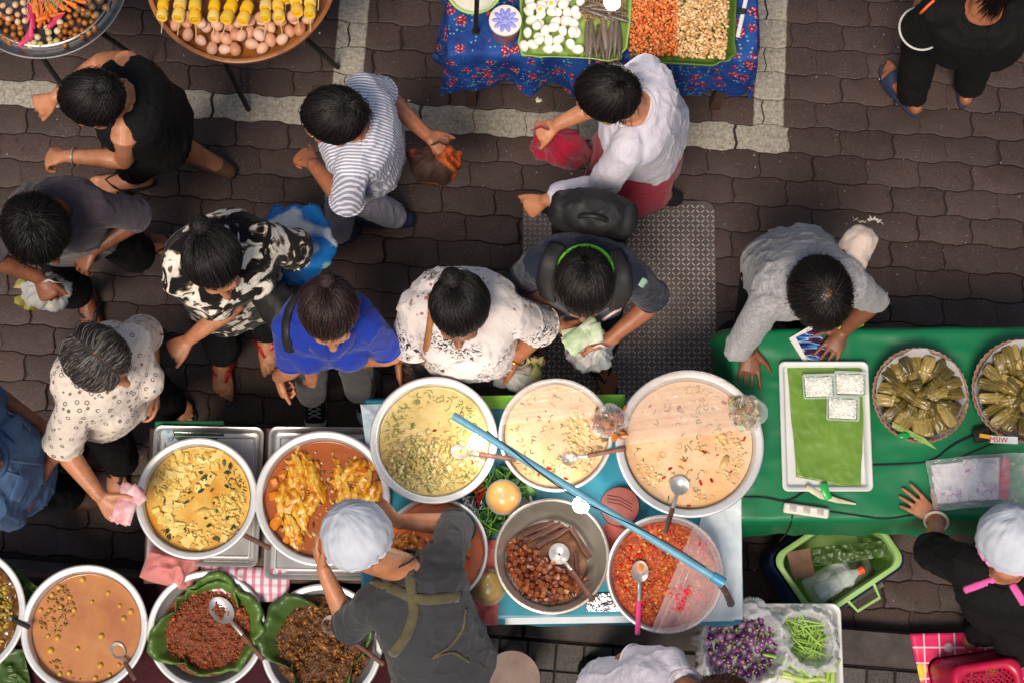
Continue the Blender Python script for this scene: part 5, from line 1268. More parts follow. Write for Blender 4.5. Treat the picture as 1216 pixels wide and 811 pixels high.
# H coconut soup
H_p = pot(660, 516, 67, Zm, 'middle aluminium basin of pale coconut soup half under clear film', wall=.95)
crm = liquid('coconut_soup', [(206, 158, 116), (222, 182, 140), (230, 196, 156), (226, 188, 150)], 7, rough=.2, spk=(204, 150, 90), oil=(214, 160, 84), bump=.18)
def soup_bits(o, P, s1):
    bits(o, P, 'cream_bits', ONION, 220, .005, (1.6, 1, .5), pos=lambda: clump(P, s1, .12)); strips(o, P, 'herb_shreds', imat('soup_shreds', [(110, 124, 60), (140, 140, 80), (86, 96, 50)], .4), 60, .018, .0015, pos=lambda: clump(P, s1 + 1, 0), bend=.5)
o = curry(H_p, 'coconut_soup', 'pale coconut soup in the middle basin', crm); soup_bits(o, H_p, 31)
CH += [(655, 480, H_p), (648, 488, H_p), (640, 495, H_p), (659, 470, H_p), (652, 500, H_p), (640, 562, H_p), (652, 556, H_p), (632, 552, H_p), (672, 568, H_p)]
spoon((676, 545), (742, 532), H_p['zl'] + .013, Zm + .02, 'ladle with a dark brown handle across the middle coconut soup', .022, GRIPW, .05, .012)
# I coconut soup large
I_ = pot(819, 526, 87, Zm, 'largest aluminium basin of coconut soup with chilies beside the green table')
o = curry(I_, 'coconut_soup', 'pale coconut soup with red chilies and onion in the largest basin', crm); soup_bits(o, I_, 41)
CH += [(788, 567, I_), (813, 547, I_), (782, 597, I_), (832, 573, I_), (845, 570, I_), (873, 553, I_), (884, 521, I_), (764, 545, I_), (796, 556, I_), (868, 560, I_), (832, 480, I_), (860, 478, I_), (806, 484, I_), (772, 482, I_), (818, 600, I_), (836, 536, I_), (852, 540, I_)]
scatter(pr, [(at(x, y, P['zl'] + .004), (rng.normal() * .3, rng.normal() * .3, rng.uniform(0, 6)), rng.uniform(.6, 1.3)) for x, y, P in CH])
B = MB(); ring_tube((0, 0, 0), (0, 0, 1), .009, .0011, 20, B, 1, .4, 6.2); pr = B.build('onion_ring', mat('onion_ring', (206, 168, 120), rough=.3)); tag(pr, 'thin pale onion ring floating in the largest coconut soup', 'onion ring', 'onion rings in the largest soup')
scatter(pr, [(at(x, y, I_['zl'] + .003), (rng.normal() * .2, rng.normal() * .2, rng.uniform(0, 6)), rng.uniform(.6, 1.2)) for x, y in [(830, 585), (836, 590), (826, 580), (782, 545), (786, 540), (852, 560), (806, 530), (880, 540), (770, 560), (846, 590)]])
spoon((807, 576), (790, 632), I_['zl'] + .018, Zm + .03, 'steel ladle with a brown grip dipping into the largest coconut soup', .034, GRIPW, .42, .016, el=1.0)
# J orange curry
J_ = pot(516, 653, 62, Zm - .03, 'basin of smooth orange curry partly hidden by the vendor in the hair net', wall=.955)
o = curry(J_, 'orange_curry', 'smooth orange-red curry beside the vendor', liquid('orange_curry', [(176, 82, 42), (192, 98, 54), (200, 108, 62)], 5, rough=.16, bump=.1))
bits(o, J_, 'meat_chunks', imat('curry_meat', [(150, 84, 24), (190, 120, 40), (120, 60, 18)], .35), 70, .010, (1.3, 1, .8), pos=lambda: inside(J_, lambda: at(rng.normal(480, 9), rng.normal(644, 8), J_['zl'] + .002))); 
B = MB(); B.ell((0, 0, 0), (.008, .007, .006)); pr = B.build('green_pea_aubergine', mat('olive_pea', (132, 112, 40), rough=.3)); tag(pr, 'small olive pea aubergine in the orange curry', 'pea aubergine', 'pea aubergines in the orange curry'); scatter(pr, [(at(x, y, J_['zl'] + .003), rndrot(), 1.) for x, y in [(531, 611), (556, 660), (528, 706), (544, 690)]])
# K caramelised pork
K_ = pot(655, 660, 67, Zm, 'deep steel basin of caramelised pork with cinnamon sticks', .15, .09, mat('scratched_steel', (206, 198, 188), (172, 162, 150), 5, .36, .75, bump=.15, bs=70), .955)
KS = dict(K_); KS['c'] = K_['c'] + V(-.012, -.012, 0); o = curry(KS, 'brown_sauce', 'thin layer of glossy brown sauce under the caramelised pork', liquid('brown_sauce', [(60, 34, 20), (96, 62, 40), (130, 94, 66)], 12, rough=.1, bump=.15), cat='sauce', r=K_['rl'] * .84)
B = MB(); B.box((0, 0, 0), (.027, .023, .019), None, .004); B.v[-1] = B.v[-1] * (1 + rng.normal(size=B.v[-1].shape) * .08); pr = B.build('pork_cube', imat('pork_glaze', [(104, 40, 16), (132, 56, 24), (160, 80, 36), (84, 30, 14), (176, 104, 54)], .34, by='object', vary=.6, bump=.4, bs=120)); tag(pr, 'glazed brown cube of pork in the steel basin', 'pork cube', 'caramelised pork cubes')
sps = []; wc = at(640, 680, K_['zl'])
for lay in range(2):
    pp_ = pack(130 if lay == 0 else 90, lambda p: np.hypot(p[0] - K_['c'][0], p[1] - K_['c'][1]) < K_['rl'] * .93 and (p[0] - wc[0]) * .5 + (p[1] - wc[1]) * .9 < .062 - lay * .025, (K_['c'][0] - .2, K_['c'][0] + .2, K_['c'][1] - .2, K_['c'][1] + .2), .0172)
    sps += [(V(p[0], p[1], K_['zl'] + .008 + lay * .014), rndrot(), rng.uniform(.75, 1.1)) for p in pp_]
scatter(pr, sps)
B = MB(); B.tube([V(-.06, 0, 0), V(-.02, .002, 0), V(.03, -.001, 0), V(.06, .001, 0)], [.0075, .008, .0085, .007], 10, rnd=False); B.tube([V(-.06, .008, .002), V(.06, .009, .002)], [.0055, .005], 8, rnd=False)
pr = B.build('cinnamon_stick', mat('dark_bark', (58, 30, 20), (82, 44, 30), 40, .5, bump=.4, bs=60)); tag(pr, 'dark cinnamon stick beside the caramelised pork', 'cinnamon stick', 'cinnamon sticks in the pork basin')
scatter(pr, [(at(x, y, K_['zl'] + .02), (0, rng.normal() * .06, math.radians(a)), s_) for x, y, a, s_ in [(640, 628, 22, 1.0), (648, 632, 26, 1.05), (655, 640, 30, 1.0), (636, 637, 14, .7), (668, 632, 30, .6), (688, 645, -58, 1.05), (684, 670, -85, .7), (660, 626, 10, .5)]])
spoon((664, 657), (704, 712), K_['zl'] + .018, Zm + .02, 'round steel ladle with a brown handle holding brown sauce in the pork basin', .036, GRIPW, .3, .018, el=1.05)
# L red chili mince
L_ = pot(790, 681, 68, Zm, 'steel-rimmed basin of red chili mince half covered by pink-tinted film', .15, .045, None, .955)
t = NT('chili_mince'); n_ = t.noise(95, 5, .7); col = t.ramp(n_, [(.3, S(84, 20, 4)), (.48, S(168, 56, 10)), (.6, S(200, 88, 20)), (.78, S(222, 136, 50))]); t.bump(n_, .8, .007); o = curry(L_, 'chili_mince', 'orange-red chili mince in the basin by the pink-handled spoon', t.fin(col, .32), lambda P, r: .010 * fbm(P * 45, 2, 4) + .006, 80, 200, 'mince')
bits(o, L_, 'mince_crumbs', imat('chili_crumbs', [(190, 92, 24), (214, 126, 44), (150, 52, 14), (226, 160, 80), (120, 40, 60)], .35), 900, .0042, (1.4, 1, .7), z=.006)
B = MB(); B.ell((0, 0, 0), (.0085, .0072, .0068)); pr = B.build('red_chili', mat('glossy_red', (186, 22, 16), (206, 40, 24), 20, .15)); tag(pr, 'small glossy red chili on the chili mince', 'chili', 'whole red chilies on the mince'); scatter(pr, [(at(x, y, L_['zl'] + .014), rndrot(), (rng.uniform(.8, 1.4), 1, 1)) for x, y in [(748, 650), (757, 659), (761, 660), (746, 664), (750, 667), (795, 632), (742, 700), (760, 700), (738, 688), (776, 650), (764, 716), (736, 672)]])
spoon((760, 678), (757, 752), L_['zl'] + .03, Zm + .02, 'steel spoon with a pink plastic handle in the chili mince', .030, GRIPP, .35, .012, el=1.25)
B = MB(); y_ = at(761, 674, L_['zl'] + .03); B.ell(y_, (.011, .014, .007)); tag(B.build('sauce_dab', mat('orange_oil', (224, 120, 20), rough=.12), loc=y_), 'orange dab of oil in the pink-handled spoon', 'sauce')
FILM_T = film('thin_film', (236, 238, 240), .10, .08, 24)
# ---- steel trays under the yellow and fish curries
def tray(pts, z, label, m, hgt=.022, lip=.010, floor=None, name='serving_tray', rc=.03):
    c, hx, hy, rz = quadtable(pts, z + hgt); T = thing(name, (c[0], c[1], z), label, 'tray'); ca, sa = math.cos(rz), math.sin(rz)
    def R(ins, zz): P = rrect(hx - ins, hy - ins, max(rc - ins * .6, .006), 8); return np.column_stack([c[0] + P[:, 0] * ca - P[:, 1] * sa, c[1] + P[:, 0] * sa + P[:, 1] * ca, np.full(len(P), z + zz)])
    B = MB(); B.loft([R(lip + .008, 0), R(lip + .004, .003), R(lip, hgt - .003), R(.002, hgt - .003), R(0, hgt), R(.003, hgt + .003), R(lip - .001, hgt + .001), R(lip + .003, hgt - .004), R(lip + .010, .006), R(lip + .016, .004)], True, True, True)
    B.build('tray_body', m, T, ang=50); return T, R
T1, R1 = tray([(184, 503), (311, 508), (309, 672), (172, 672)], .603, 'rectangular steel tray under the yellow tofu curry', M_STEEL, .03, .012)
B = MB(); B.loft([R1(.034, .0052), R1(.036, .011), R1(.040, .011), R1(.043, .0052)], True, False, False); B.build('pressed_rim', M_STEEL, T1)
T2, R2 = tray([(320, 505), (446, 508), (446, 688), (312, 688)], .603, 'rectangular steel tray under the fish curry', M_STEEL, .03, .012)
B = MB(); B.loft([R2(.034, .0052), R2(.036, .011), R2(.040, .011), R2(.043, .0052)], True, False, False); B.build('pressed_rim', M_STEEL, T2)
B = MB(); p = at(199, 517, .612); B.lathe([(.001, .001), (.024, .0005), (.026, .004), (.024, .006), (.001, .005)], p, 28); o = B.build('jar_cover', mat('pale_lid', (196, 210, 216), (120, 170, 206), 60, .3, lo=.55, hi=.62), loc=p); tag(o, 'small round white and blue lid in the corner of the yellow curry tray', 'lid')
# crumpled towels
def crumple(px, py, z, sx, sy, h, m, label, name, seed, rz=0., cat='towel'):
    c = at(px, py, z); n = 90; g_ = np.zeros((n, n, 3)); ca, sa = math.cos(rz), math.sin(rz)
    u = np.linspace(-1, 1, n); U, W_ = np.meshgrid(u, u, indexing='ij'); P = np.stack([U * sx * 9, W_ * sy * 9, 0 * U + seed], -1).reshape(-1, 3)
    w1 = fbm(P * .5, seed, 2); q = P + w1[:, None] * 1.2; rid = 1 - np.abs(fbm(q * V(1.0, 1.0, 1), seed + 2, 3)) * 2; env = (1 - np.clip(np.abs(P[:, 0] / sx / 9), 0, 1) ** 4) * (1 - np.clip(np.abs(P[:, 1] / sy / 9), 0, 1) ** 4)
    Z = np.clip(rid, 0, 1) * h * env + h * .4 * env; dx = fbm(P * .7, seed + 7, 2) * .022; dy = fbm(P * .7, seed + 8, 2) * .022
    X = U.reshape(-1) * sx + dx; Y = W_.reshape(-1) * sy + dy
    G = np.stack([c[0] + X * ca - Y * sa, c[1] + X * sa + Y * ca, z + .003 + Z], 1).reshape(n, n, 3); B = MB(); B.grid(G); o = B.build(name, m, loc=c, ang=180); s_ = o.modifiers.new('t', 'SOLIDIFY'); s_.thickness = .002; s_.offset = 1
    return tag(o, label, cat)
crumple(203, 672, .605, .105, .062, .05, PINKT, 'crumpled salmon pink towel tucked beside the basin of yellow curry', 'towel', 3, -.25)
crumple(287, 690, .60, .165, .062, .025, PCHECK, 'white cloth with pink checks lying below the yellow curry tray', 'cloth', 8, -.12, 'cloth')
# coral napkins, foil, lids
sheet('napkin', [(548, 640), (598, 640), (590, 760 - 18), (540, 752 - 14)], TT + .008, CORAL, 'coral cloth under the tied bag of soup beside the orange curry', 'napkin', .012, 21)
sheet('napkin', [(716, 622), (758, 620), (748, 690), (716, 690)], TT + .008, CORAL, 'coral cloth wedged between the pork basin and the chili mince', 'napkin', .014, 22)
FOIL = mat('crinkled_foil', (226, 226, 228), (196, 196, 200), 30, .2, 1., bump=.9, bs=45, bd=.01)
sheet('foil_packet', [(697, 704), (735, 704), (738, 726), (696, 726)], TT + .012, FOIL, 'crinkled silver foil packet at the foot of the pork basin', 'foil', .01, 25)
sheet('foil_sheet', [(548, 588), (572, 590), (578, 634), (560, 640)], TT + .012, FOIL, 'strip of silver foil beside the plate of raw herbs', 'foil', .02, 26)
c = at(736, 601, TT + .05); T = thing('clay_lid', c - Zv * .042, 'round reddish-brown lid between the large soup and the pork basin', 'lid'); B = MB(); LIDM = mat('reddish_clay', (128, 62, 54), (148, 78, 66), 14, .5, bump=.2, bs=40)
R_ = ml(23, c[2]); B.lathe([(R_ * .9, -.042), (R_ * .98, -.03), (R_, -.004), (R_ * .97, .002), (R_ * .5, .004), (.001, .0045)], c, 48, cap0=True); B.build('lid_body', LIDM, T, ang=60)
for k in (-1, 0, 1): B = MB(); B.tube([c + V(-R_ * .62, .012 * k + .028, .005), c + V(0, .012 * k + .02, .006), c + V(R_ * .6, .012 * k - .004, .005)], [.0016] * 3, 6); B.build('groove', mat('dark_groove', (60, 26, 24)), T)
# plate of raw herbs
T2_, _r = tray([(566, 570), (626, 556), (634, 612), (580, 626)], TT + .006, 'square white plate heaped with raw herbs and chilies between the basins', mat('white_ceramic', (226, 232, 226), rough=.2), .02, .006, name='plate')
hp = inpoly([at(x, y, TT)[:2] for x, y in [(562, 572), (612, 556), (640, 580), (604, 604), (590, 634), (574, 634)]]); bx = pbox([at(x, y, TT)[:2] for x, y in [(560, 565), (640, 552), (648, 618), (610, 660), (566, 650)]])
pr = leafbit('herb_leaf', imat('raw_leaf', [(38, 84, 30), (58, 112, 42), (28, 62, 26), (84, 134, 52)], .4, by='object'), .055, .026); tag(pr, 'fresh green leaf in the pile of raw herbs', 'leaf', 'raw herb leaves on the white plate')
scatter(pr, [(V(p[0], p[1], TT + .02 + rng.uniform(.0, .03)), (rng.normal() * .45, rng.normal() * .45, rng.uniform(0, 6)), rng.uniform(.6, 1.3)) for p in pack(90, hp, bx, .006)])
B = MB(); B.tube([V(-.06, 0, 0), V(-.02, .012, .004), V(.03, .01, .006), V(.065, -.008, 0)], [.0022, .0028, .0028, .0018], 8); pr = B.build('long_bean', mat('green_bean', (98, 148, 46), rough=.4)); tag(pr, 'curled green bean in the pile of raw herbs', 'bean', 'green beans on the white plate')
scatter(pr, [(V(p[0], p[1], TT + .055), (rng.normal() * .2, rng.normal() * .2, rng.uniform(0, 6)), rng.uniform(.6, 1.1)) for p in pack(22, hp, bx, .012)])
B = MB(); B.tube([V(-.022, 0, 0), V(0, .003, 0), V(.024, 0, 0)], [.0045, .005, .0015], 8); pr = B.build('red_chili', CHILI); tag(pr, 'thin red chili at the corner of the herb plate', 'chili', 'red chilies on the herb plate')
scatter(pr, [(at(x, y, TT + .06), (0, rng.normal() * .2, math.radians(a)), 1.) for x, y, a in [(569, 581, 60), (573, 586, 40), (567, 588, 80), (576, 580, 30), (571, 593, 70), (565, 582, 100)]])
# tied bags of soup
def soup_bag(px, py, r, z, m, label):
    c = at(px, py, z); R = ml(r, z + .03); T = thing('soup_bag', c, label, 'bag'); B = MB(); B.ell(c + Zv * R * .62, (R * .94, R * .94, R * .74), None, 28, 16); B.build('soup', m, T)
    n = 96; tt = np.arange(n) * 2 * PI / n; rings = []
    for q in np.linspace(0, 1, 16):
        if q < .7: ph = q / .7 * PI * .5; r_ = R * math.sin(ph + .25) if ph + .25 < PI / 2 else R; zz = R * .66 - R * .66 * math.cos(ph * 1.0)
        else: s_ = (q - .7) / .3; r_ = R * (1 - s_ ** 1.3 * .93); zz = R * .66 + R * .60 * math.sin(s_ * PI / 2) + (.012 if q > .96 else 0)
        pl = 1 + (.03 * np.sin(tt * 34 + np.sin(tt * 3)) + .03 * np.sin(tt * 19 + 1)) * max(0, (q - .7) / .3)
        rings.append(np.stack([c[0] + r_ * pl * np.cos(tt), c[1] + r_ * pl * np.sin(tt), np.full(n, c[2] + zz) + .0015 * np.sin(tt * 34 + np.sin(tt * 3)) * (q > .7)], 1))
    n_ = MB(); n_.loft(rings, True, True, True); n_.build('plastic', FILM_T, T, ang=180)
    k = MB(); top = c + Zv * (R * 1.27)
    for i in range(17):
        a = i * .74 + rng.normal() * .1; L_ = rng.uniform(.35, .75) * R; k.tube([top - Zv * .003, top + V(math.cos(a), math.sin(a), -.08) * L_ * .5, top + V(math.cos(a), math.sin(a), -.30) * L_], [(.0012, .003), (.0008, .002), (.0004, .0006)], 6)
    k.build('knot', mat('crease_highlight', (244, 244, 240), rough=.25), T)  # opaque white strips paint the star-shaped highlights around the tied knot
soup_bag(598, 591, 21, TT + .07, mat('tan_soup', (206, 148, 80), (216, 164, 100), 20, .3), 'tied clear bag of tan soup resting on the raw herbs')
soup_bag(580, 697, 21, TT + .03, mat('olive_soup', (186, 156, 96), (160, 128, 70), 20, .3), 'tied clear bag of cloudy olive soup on the coral cloth')
# films over the basins
def filmsheet(P, poly, z, m, label, seed, wr=.006, tilt=0):
    C = [at(x, y, z) for x, y in poly]; n = 70; g_ = []
    for u in np.linspace(0, 1, n): g_.append([(C[0] * (1 - u) + C[1] * u) * (1 - v) + (C[3] * (1 - u) + C[2] * u) * v for v in np.linspace(0, 1, n)])
    G = np.array(g_).reshape(-1, 3); d = nrm(C[1] - C[0]); l = V(-d[1], d[0], 0); a = G @ d; b_ = G @ l
    Q = np.stack([a * 3, b_ * 40, 0 * a], 1); G[:, 2] += (1 - np.abs(fbm(Q, seed, 3)) * 2) * wr * .6
    # stay on the rim circle
    r = np.hypot(G[:, 0] - P['c'][0], G[:, 1] - P['c'][1]); k = np.where(r > P['R'] * .985, P['R'] * .985 / np.maximum(r, 1e-6), 1); G[:, 0] = P['c'][0] + (G[:, 0] - P['c'][0]) * k; G[:, 1] = P['c'][1] + (G[:, 1] - P['c'][1]) * k; G[:, 2] += (r / P['R']) ** 2 * .004
    B = MB(); B.grid(G.reshape(n, n, 3)); o = B.build('cling_film', m, loc=P['c'], ang=180); return tag(o, label, 'film')
filmsheet(H_p, [(590, 505), (740, 492), (745, 445), (600, 440)], Zm + .006, film('warm_film', (240, 226, 218), .20, .18, 14), 'clear film stretched over the far half of the middle coconut soup', 3)
filmsheet(I_, [(728, 530), (905, 508), (915, 432), (735, 425)], Zm + .006, film('warm_film_pale', (240, 222, 216), .24, .18, 12), 'clear film stretched over the far half of the largest coconut soup', 5)
filmsheet(L_, [(768, 760), (828, 612), (890, 640), (850, 765)], Zm + .006, film('pink_film', (238, 206, 204), .34, .2, 12), 'pink-tinted film pulled over the near side of the chili mince', 7, .010)
B = MB(); K = inpoly
for i in range(46):
    p = at(811 + rng.normal() * 9, 710 + rng.normal() * 9, Zm + .010); a = rng.uniform(0, 6); ring_tube(p, (rng.normal() * .3, rng.normal() * .3, 1), rng.uniform(.005, .011), .0012, 12, B, 1, a, a + 5)
for i in range(10):
    p = at(835 + rng.normal() * 4, 648 + rng.normal() * 4, Zm + .010); ring_tube(p, (0, 0, 1), .007, .0012, 12, B, 1, 0, 5)
tag(tag(B.build('red_chili_threads', mat('bright_red_thread', (226, 40, 60), rough=.3)), 'tangle of bright red chili rings lying on the pink-tinted film', 'chili rings'), kind='stuff')
def filled_bag(px, py, z, sx, sy, h, inner, label, seed):
    c = at(px, py, z); T = thing('food_bag', c, label, 'bag'); B = MB()
    for _ in range(70): B.blob(c + V(np.clip(rng.normal() * .42, -.85, .85) * sx, np.clip(rng.normal() * .42, -.85, .85) * sy, h * .3 + abs(rng.normal()) * h * .2), .013, (1.4, 1, .7), .4)
    B.build('filling', inner, T)
    B = MB(); B.ell(c + Zv * h * .5, (sx, sy, h * .55), None, 40, 24); o = B.build('plastic', FILM_T, T, ang=180); P = vget(o.data); vset(o.data, P * (1 + fbm(P * 20 + seed, seed, 3)[:, None] * .5))
filled_bag(724, 503, Zm + .004, .062, .062, .05, imat('curry_in_bag', [(150, 72, 24), (190, 110, 44), (110, 50, 20), (96, 100, 40)], .3), 'clear bag of reddish curry lying between the two coconut soups', 4)
filled_bag(885, 492, Zm + .006, .062, .060, .05, imat('greens_in_bag', [(120, 130, 70), (206, 196, 150), (180, 84, 40), (90, 110, 54)], .3), 'knotted clear bag of mixed food on the rim of the largest coconut soup', 9)

# ---- lamp rail
PIPE = mat('sky_blue_pipe', (112, 174, 196), (96, 160, 186), 20, .45, bump=.15, bs=60)
Zr = 1.12; pa, pb = at(538, 493, Zr + .02), at(858, 691, Zr)
T = thing('lamp_rail', at(866, 714, 0), 'sky blue pipe rail carrying two lit bulbs across the curry basins', 'lamp rail')
d = nrm(pb - pa); B = MB(); B.tube([pa + (pb - pa) * q for q in np.linspace(0, 1, 14)], [.0135] * 14, 16, rnd=False); B.build('pipe', PIPE, T)
B = MB(); l = V(-d[1], d[0], 0); B.lathe([(.0175, -.045), (.0185, -.04), (.0185, .0), (.013, .0), (.013, -.03), (.002, -.031)], (0, 0, 0), 24)
o_ = MB(); M3 = np.array([l, np.cross(d, l) * 1, d]); o_.add(np.concatenate(B.v) @ M3 + pb + d * .006, B.f); o_.build('collar', mat('blue_collar', (70, 150, 190), rough=.35), T)
B = MB(); ft = at(868, 716, TT + .02); B.tube([pb - d * .02 - Zv * .01, pb * .6 + ft * .4 - V(0, 0, .02), ft], [.011, .011, .012], 12); B.tube([ft, V(ft[0], ft[1], .02)], [.014, .014], 12); B.build('support_post', mat('rusty_steel', (96, 70, 56), (130, 100, 84), 30, .6, .3), T)
B = MB(); pts = []
for i, q in enumerate(np.linspace(.12, .93, 60)): a = q * 7; pts.append(pa + (pb - pa) * q + l * .0165 * math.cos(a) * .9 + Zv * (.015 + .004 * math.sin(a * 1.3)) + l * .004 * math.sin(q * 11))
B.tube(pts, [.0022] * 60, 6); B.build('wire', M_BLKR, T)
t = NT('lit_bulb'); em = t.n('ShaderNodeEmission'); em.inputs[0].default_value = (1, .97, .9, 1); em.inputs[1].default_value = 30; t.L.new(em.outputs[0], t.out.inputs[0]); LIT = t.m
def bulb(p, T, label=None, E=1.5, sock=None):
    if T is None: T = thing('hanging_bulb', p, label, 'bulb')
    B = MB(); B.ell(p, (.029, .029, .03), None, 24, 14); B.build('bulb', LIT, T)
    B = MB(); sv = Zv if sock is None else nrm(sock - p); B.tube([p + sv * .026, p + sv * .05], [.011, .013], 14); B.build('socket', M_WHR, T)
    L = bpy.data.lights.new('bulb_light', 'POINT'); L.energy = E; L.color = (1, .94, .85); L.shadow_soft_size = .024; o = bpy.data.objects.new('bulb_light', L); COL.objects.link(o); o.parent = T; o.location = [float(x) for x in (p - worldloc(T) - Zv * .032)]
    return T
for px, py in ((567, 524), (690, 599)):
    p = at(px, py, Zr - .035); kq = np.dot(p - pa, d); bulb(p, T, sock=pa + d * kq)
hb = bulb(at(727, 3, 1.25), None, 'lit bulb hanging over the dried fish on the floral table', 2.0); B = MB(); q = at(727, 3, 1.25); B.tube([q + Zv * .05, q + V(.03, .25, .5), q + V(.05, .6, .8)], [.0025] * 3, 6); B.build('cord', M_BLKR, hb)

# ---- green table goods
ENAM = mat('white_enamel', (226, 226, 224), (216, 216, 214), 10, .22)
Tw, Rw = tray([(926, 429), (1034, 429), (1034, 583), (928, 583)], TT + .012, 'long white enamel tray holding a sheet of banana leaf', ENAM, .028, .014, name='enamel_tray', rc=.022)
def poly_sheet(name, pts, z, m, label, cat, seed=1, wr=.003, res=48, loc=None):
    return sheet(name, pts, z, m, label, cat, wr, seed, res, solid=.0012, edge=.004)
poly_sheet('banana_leaf', [(934, 433), (1027, 433), (1022, 582), (945, 566)], TT + .022, leafmat('banana_leaf_sheet', (78, 116, 36), (112, 148, 52), PI / 2), 'flat sheet of banana leaf in the white enamel tray', 'leaf', 3, .004)
CLEAR = film('clear_box', (226, 240, 234), .30, .1, 6, .1); t = NT('coconut_shreds'); n_ = t.noise(160, 5, .7); t.bump(n_, .35, .004); RICE = t.fin(t.ramp(n_, [(.3, S(226, 222, 206)), (.55, S(246, 245, 240))]), .6)
T = proto('food_box', 'clear box of grated coconut', 'food box', 'coconut boxes on the banana leaf')
def R3(hx, hy, z): return np.column_stack([rrect(hx, hy, .008, 4), np.full(20, z)])
B = MB(); B.loft([R3(.050, .037, 0), R3(.056, .042, .03), R3(.060, .046, .031), R3(.060, .046, .033), R3(.0545, .0405, .032), R3(.0485, .0355, .003)], True, True, True); B.build('box', CLEAR, T)
B = MB(); nn = 40; gx = np.linspace(-.049, .049, nn); gy = np.linspace(-.036, .036, nn); X, Y = np.meshgrid(gx, gy, indexing='ij'); fl = np.stack([X, Y, 0 * X], -1).reshape(-1, 3); Zz = .020 + .010 * (1 - (X / .049) ** 4) * (1 - (Y / .036) ** 4) + (.007 * fbm(fl * 90, 3, 3)).reshape(X.shape); B.grid(np.stack([X, Y, Zz], -1)); B.build('filling', RICE, T, ang=180)
B = MB()
for _ in range(240): B.stick(V(rng.uniform(-.046, .046), rng.uniform(-.033, .033), .031 + rng.uniform(-.003, .003)), (rng.normal(), rng.normal(), rng.normal() * .3), .014, .0012, 4, .2)
b = B.build('shreds', RICE, T); b['kind'] = 'stuff'
labs = ['clear box of grated coconut nearest the leaning man, left of the upper pair', 'clear plastic box of grated coconut in the far corner of the leaf by the basket', 'clear plastic box of grated coconut set alone below the other two']
sp3 = [((971, 460), 2), ((1008, 457), -2), ((999, 486), -3)]
for i, ((x, y), a) in enumerate(sp3):
    if i == 0: T.location = [float(v) for v in at(x, y, TT + .030)]; T.rotation_euler = (0, 0, math.radians(a)); T['label'] = labs[0]
    else: dup(T, at(x, y, TT + .030), (0, 0, math.radians(a)), None, labs[i])
# baskets of leaf parcels
t = NT('woven_bamboo'); wv1 = t.wave(60, dr='Z'); wv2 = t.vor(70); col = t.ramp(t.mul(wv1, t.noise(30, 3), 'ADD'), [(.5, S(120, 84, 66)), (1.2, S(186, 146, 122))]); t.bump(t.mul(wv1, wv2, 'ADD'), .7, .006); BAMB = t.fin(col, .6)
t = NT('parcel_leaf'); w_ = t.wave(26, t.co(), 4, dr='Y', ds=1.5); col = t.ramp(t.mul(t.mul(w_, .10), t.mul(t.noise(14, 4), t.mul(t.objrand(), .55), 'ADD'), 'ADD'), [(.35, S(42, 36, 12)), (.62, S(84, 72, 26)), (.82, S(120, 100, 42)), (1.05, S(160, 138, 78))]); t.bump(t.mul(w_, t.noise(40, 4), 'ADD'), .35, .003); PARC = t.fin(col, .32)
B = MB(); rings = []
for x, wy, wz in [(-.047, .010, .004), (-.042, .012, .008), (-.02, .016, .015), (.005, .018, .018), (.03, .019, .014), (.044, .018, .005), (.052, .014, .002)]:
    a = np.arange(20) * 2 * PI / 20; e = lambda v: np.sign(v) * np.abs(v) ** .6; rings.append(np.stack([np.full(20, x) + .003 * np.sin(a * 3), wy * e(np.cos(a)), wz * e(np.sin(a)) + .012], 1))
B.loft(rings); B.box(V(.0, 0, .029), (.012, .040, .003), None, .001); pr = B.build('leaf_parcel', PARC, ang=60); tag(pr, 'folded olive leaf parcel packed in a bamboo basket', 'leaf parcel', 'leaf parcels in the bamboo baskets')
psp = []
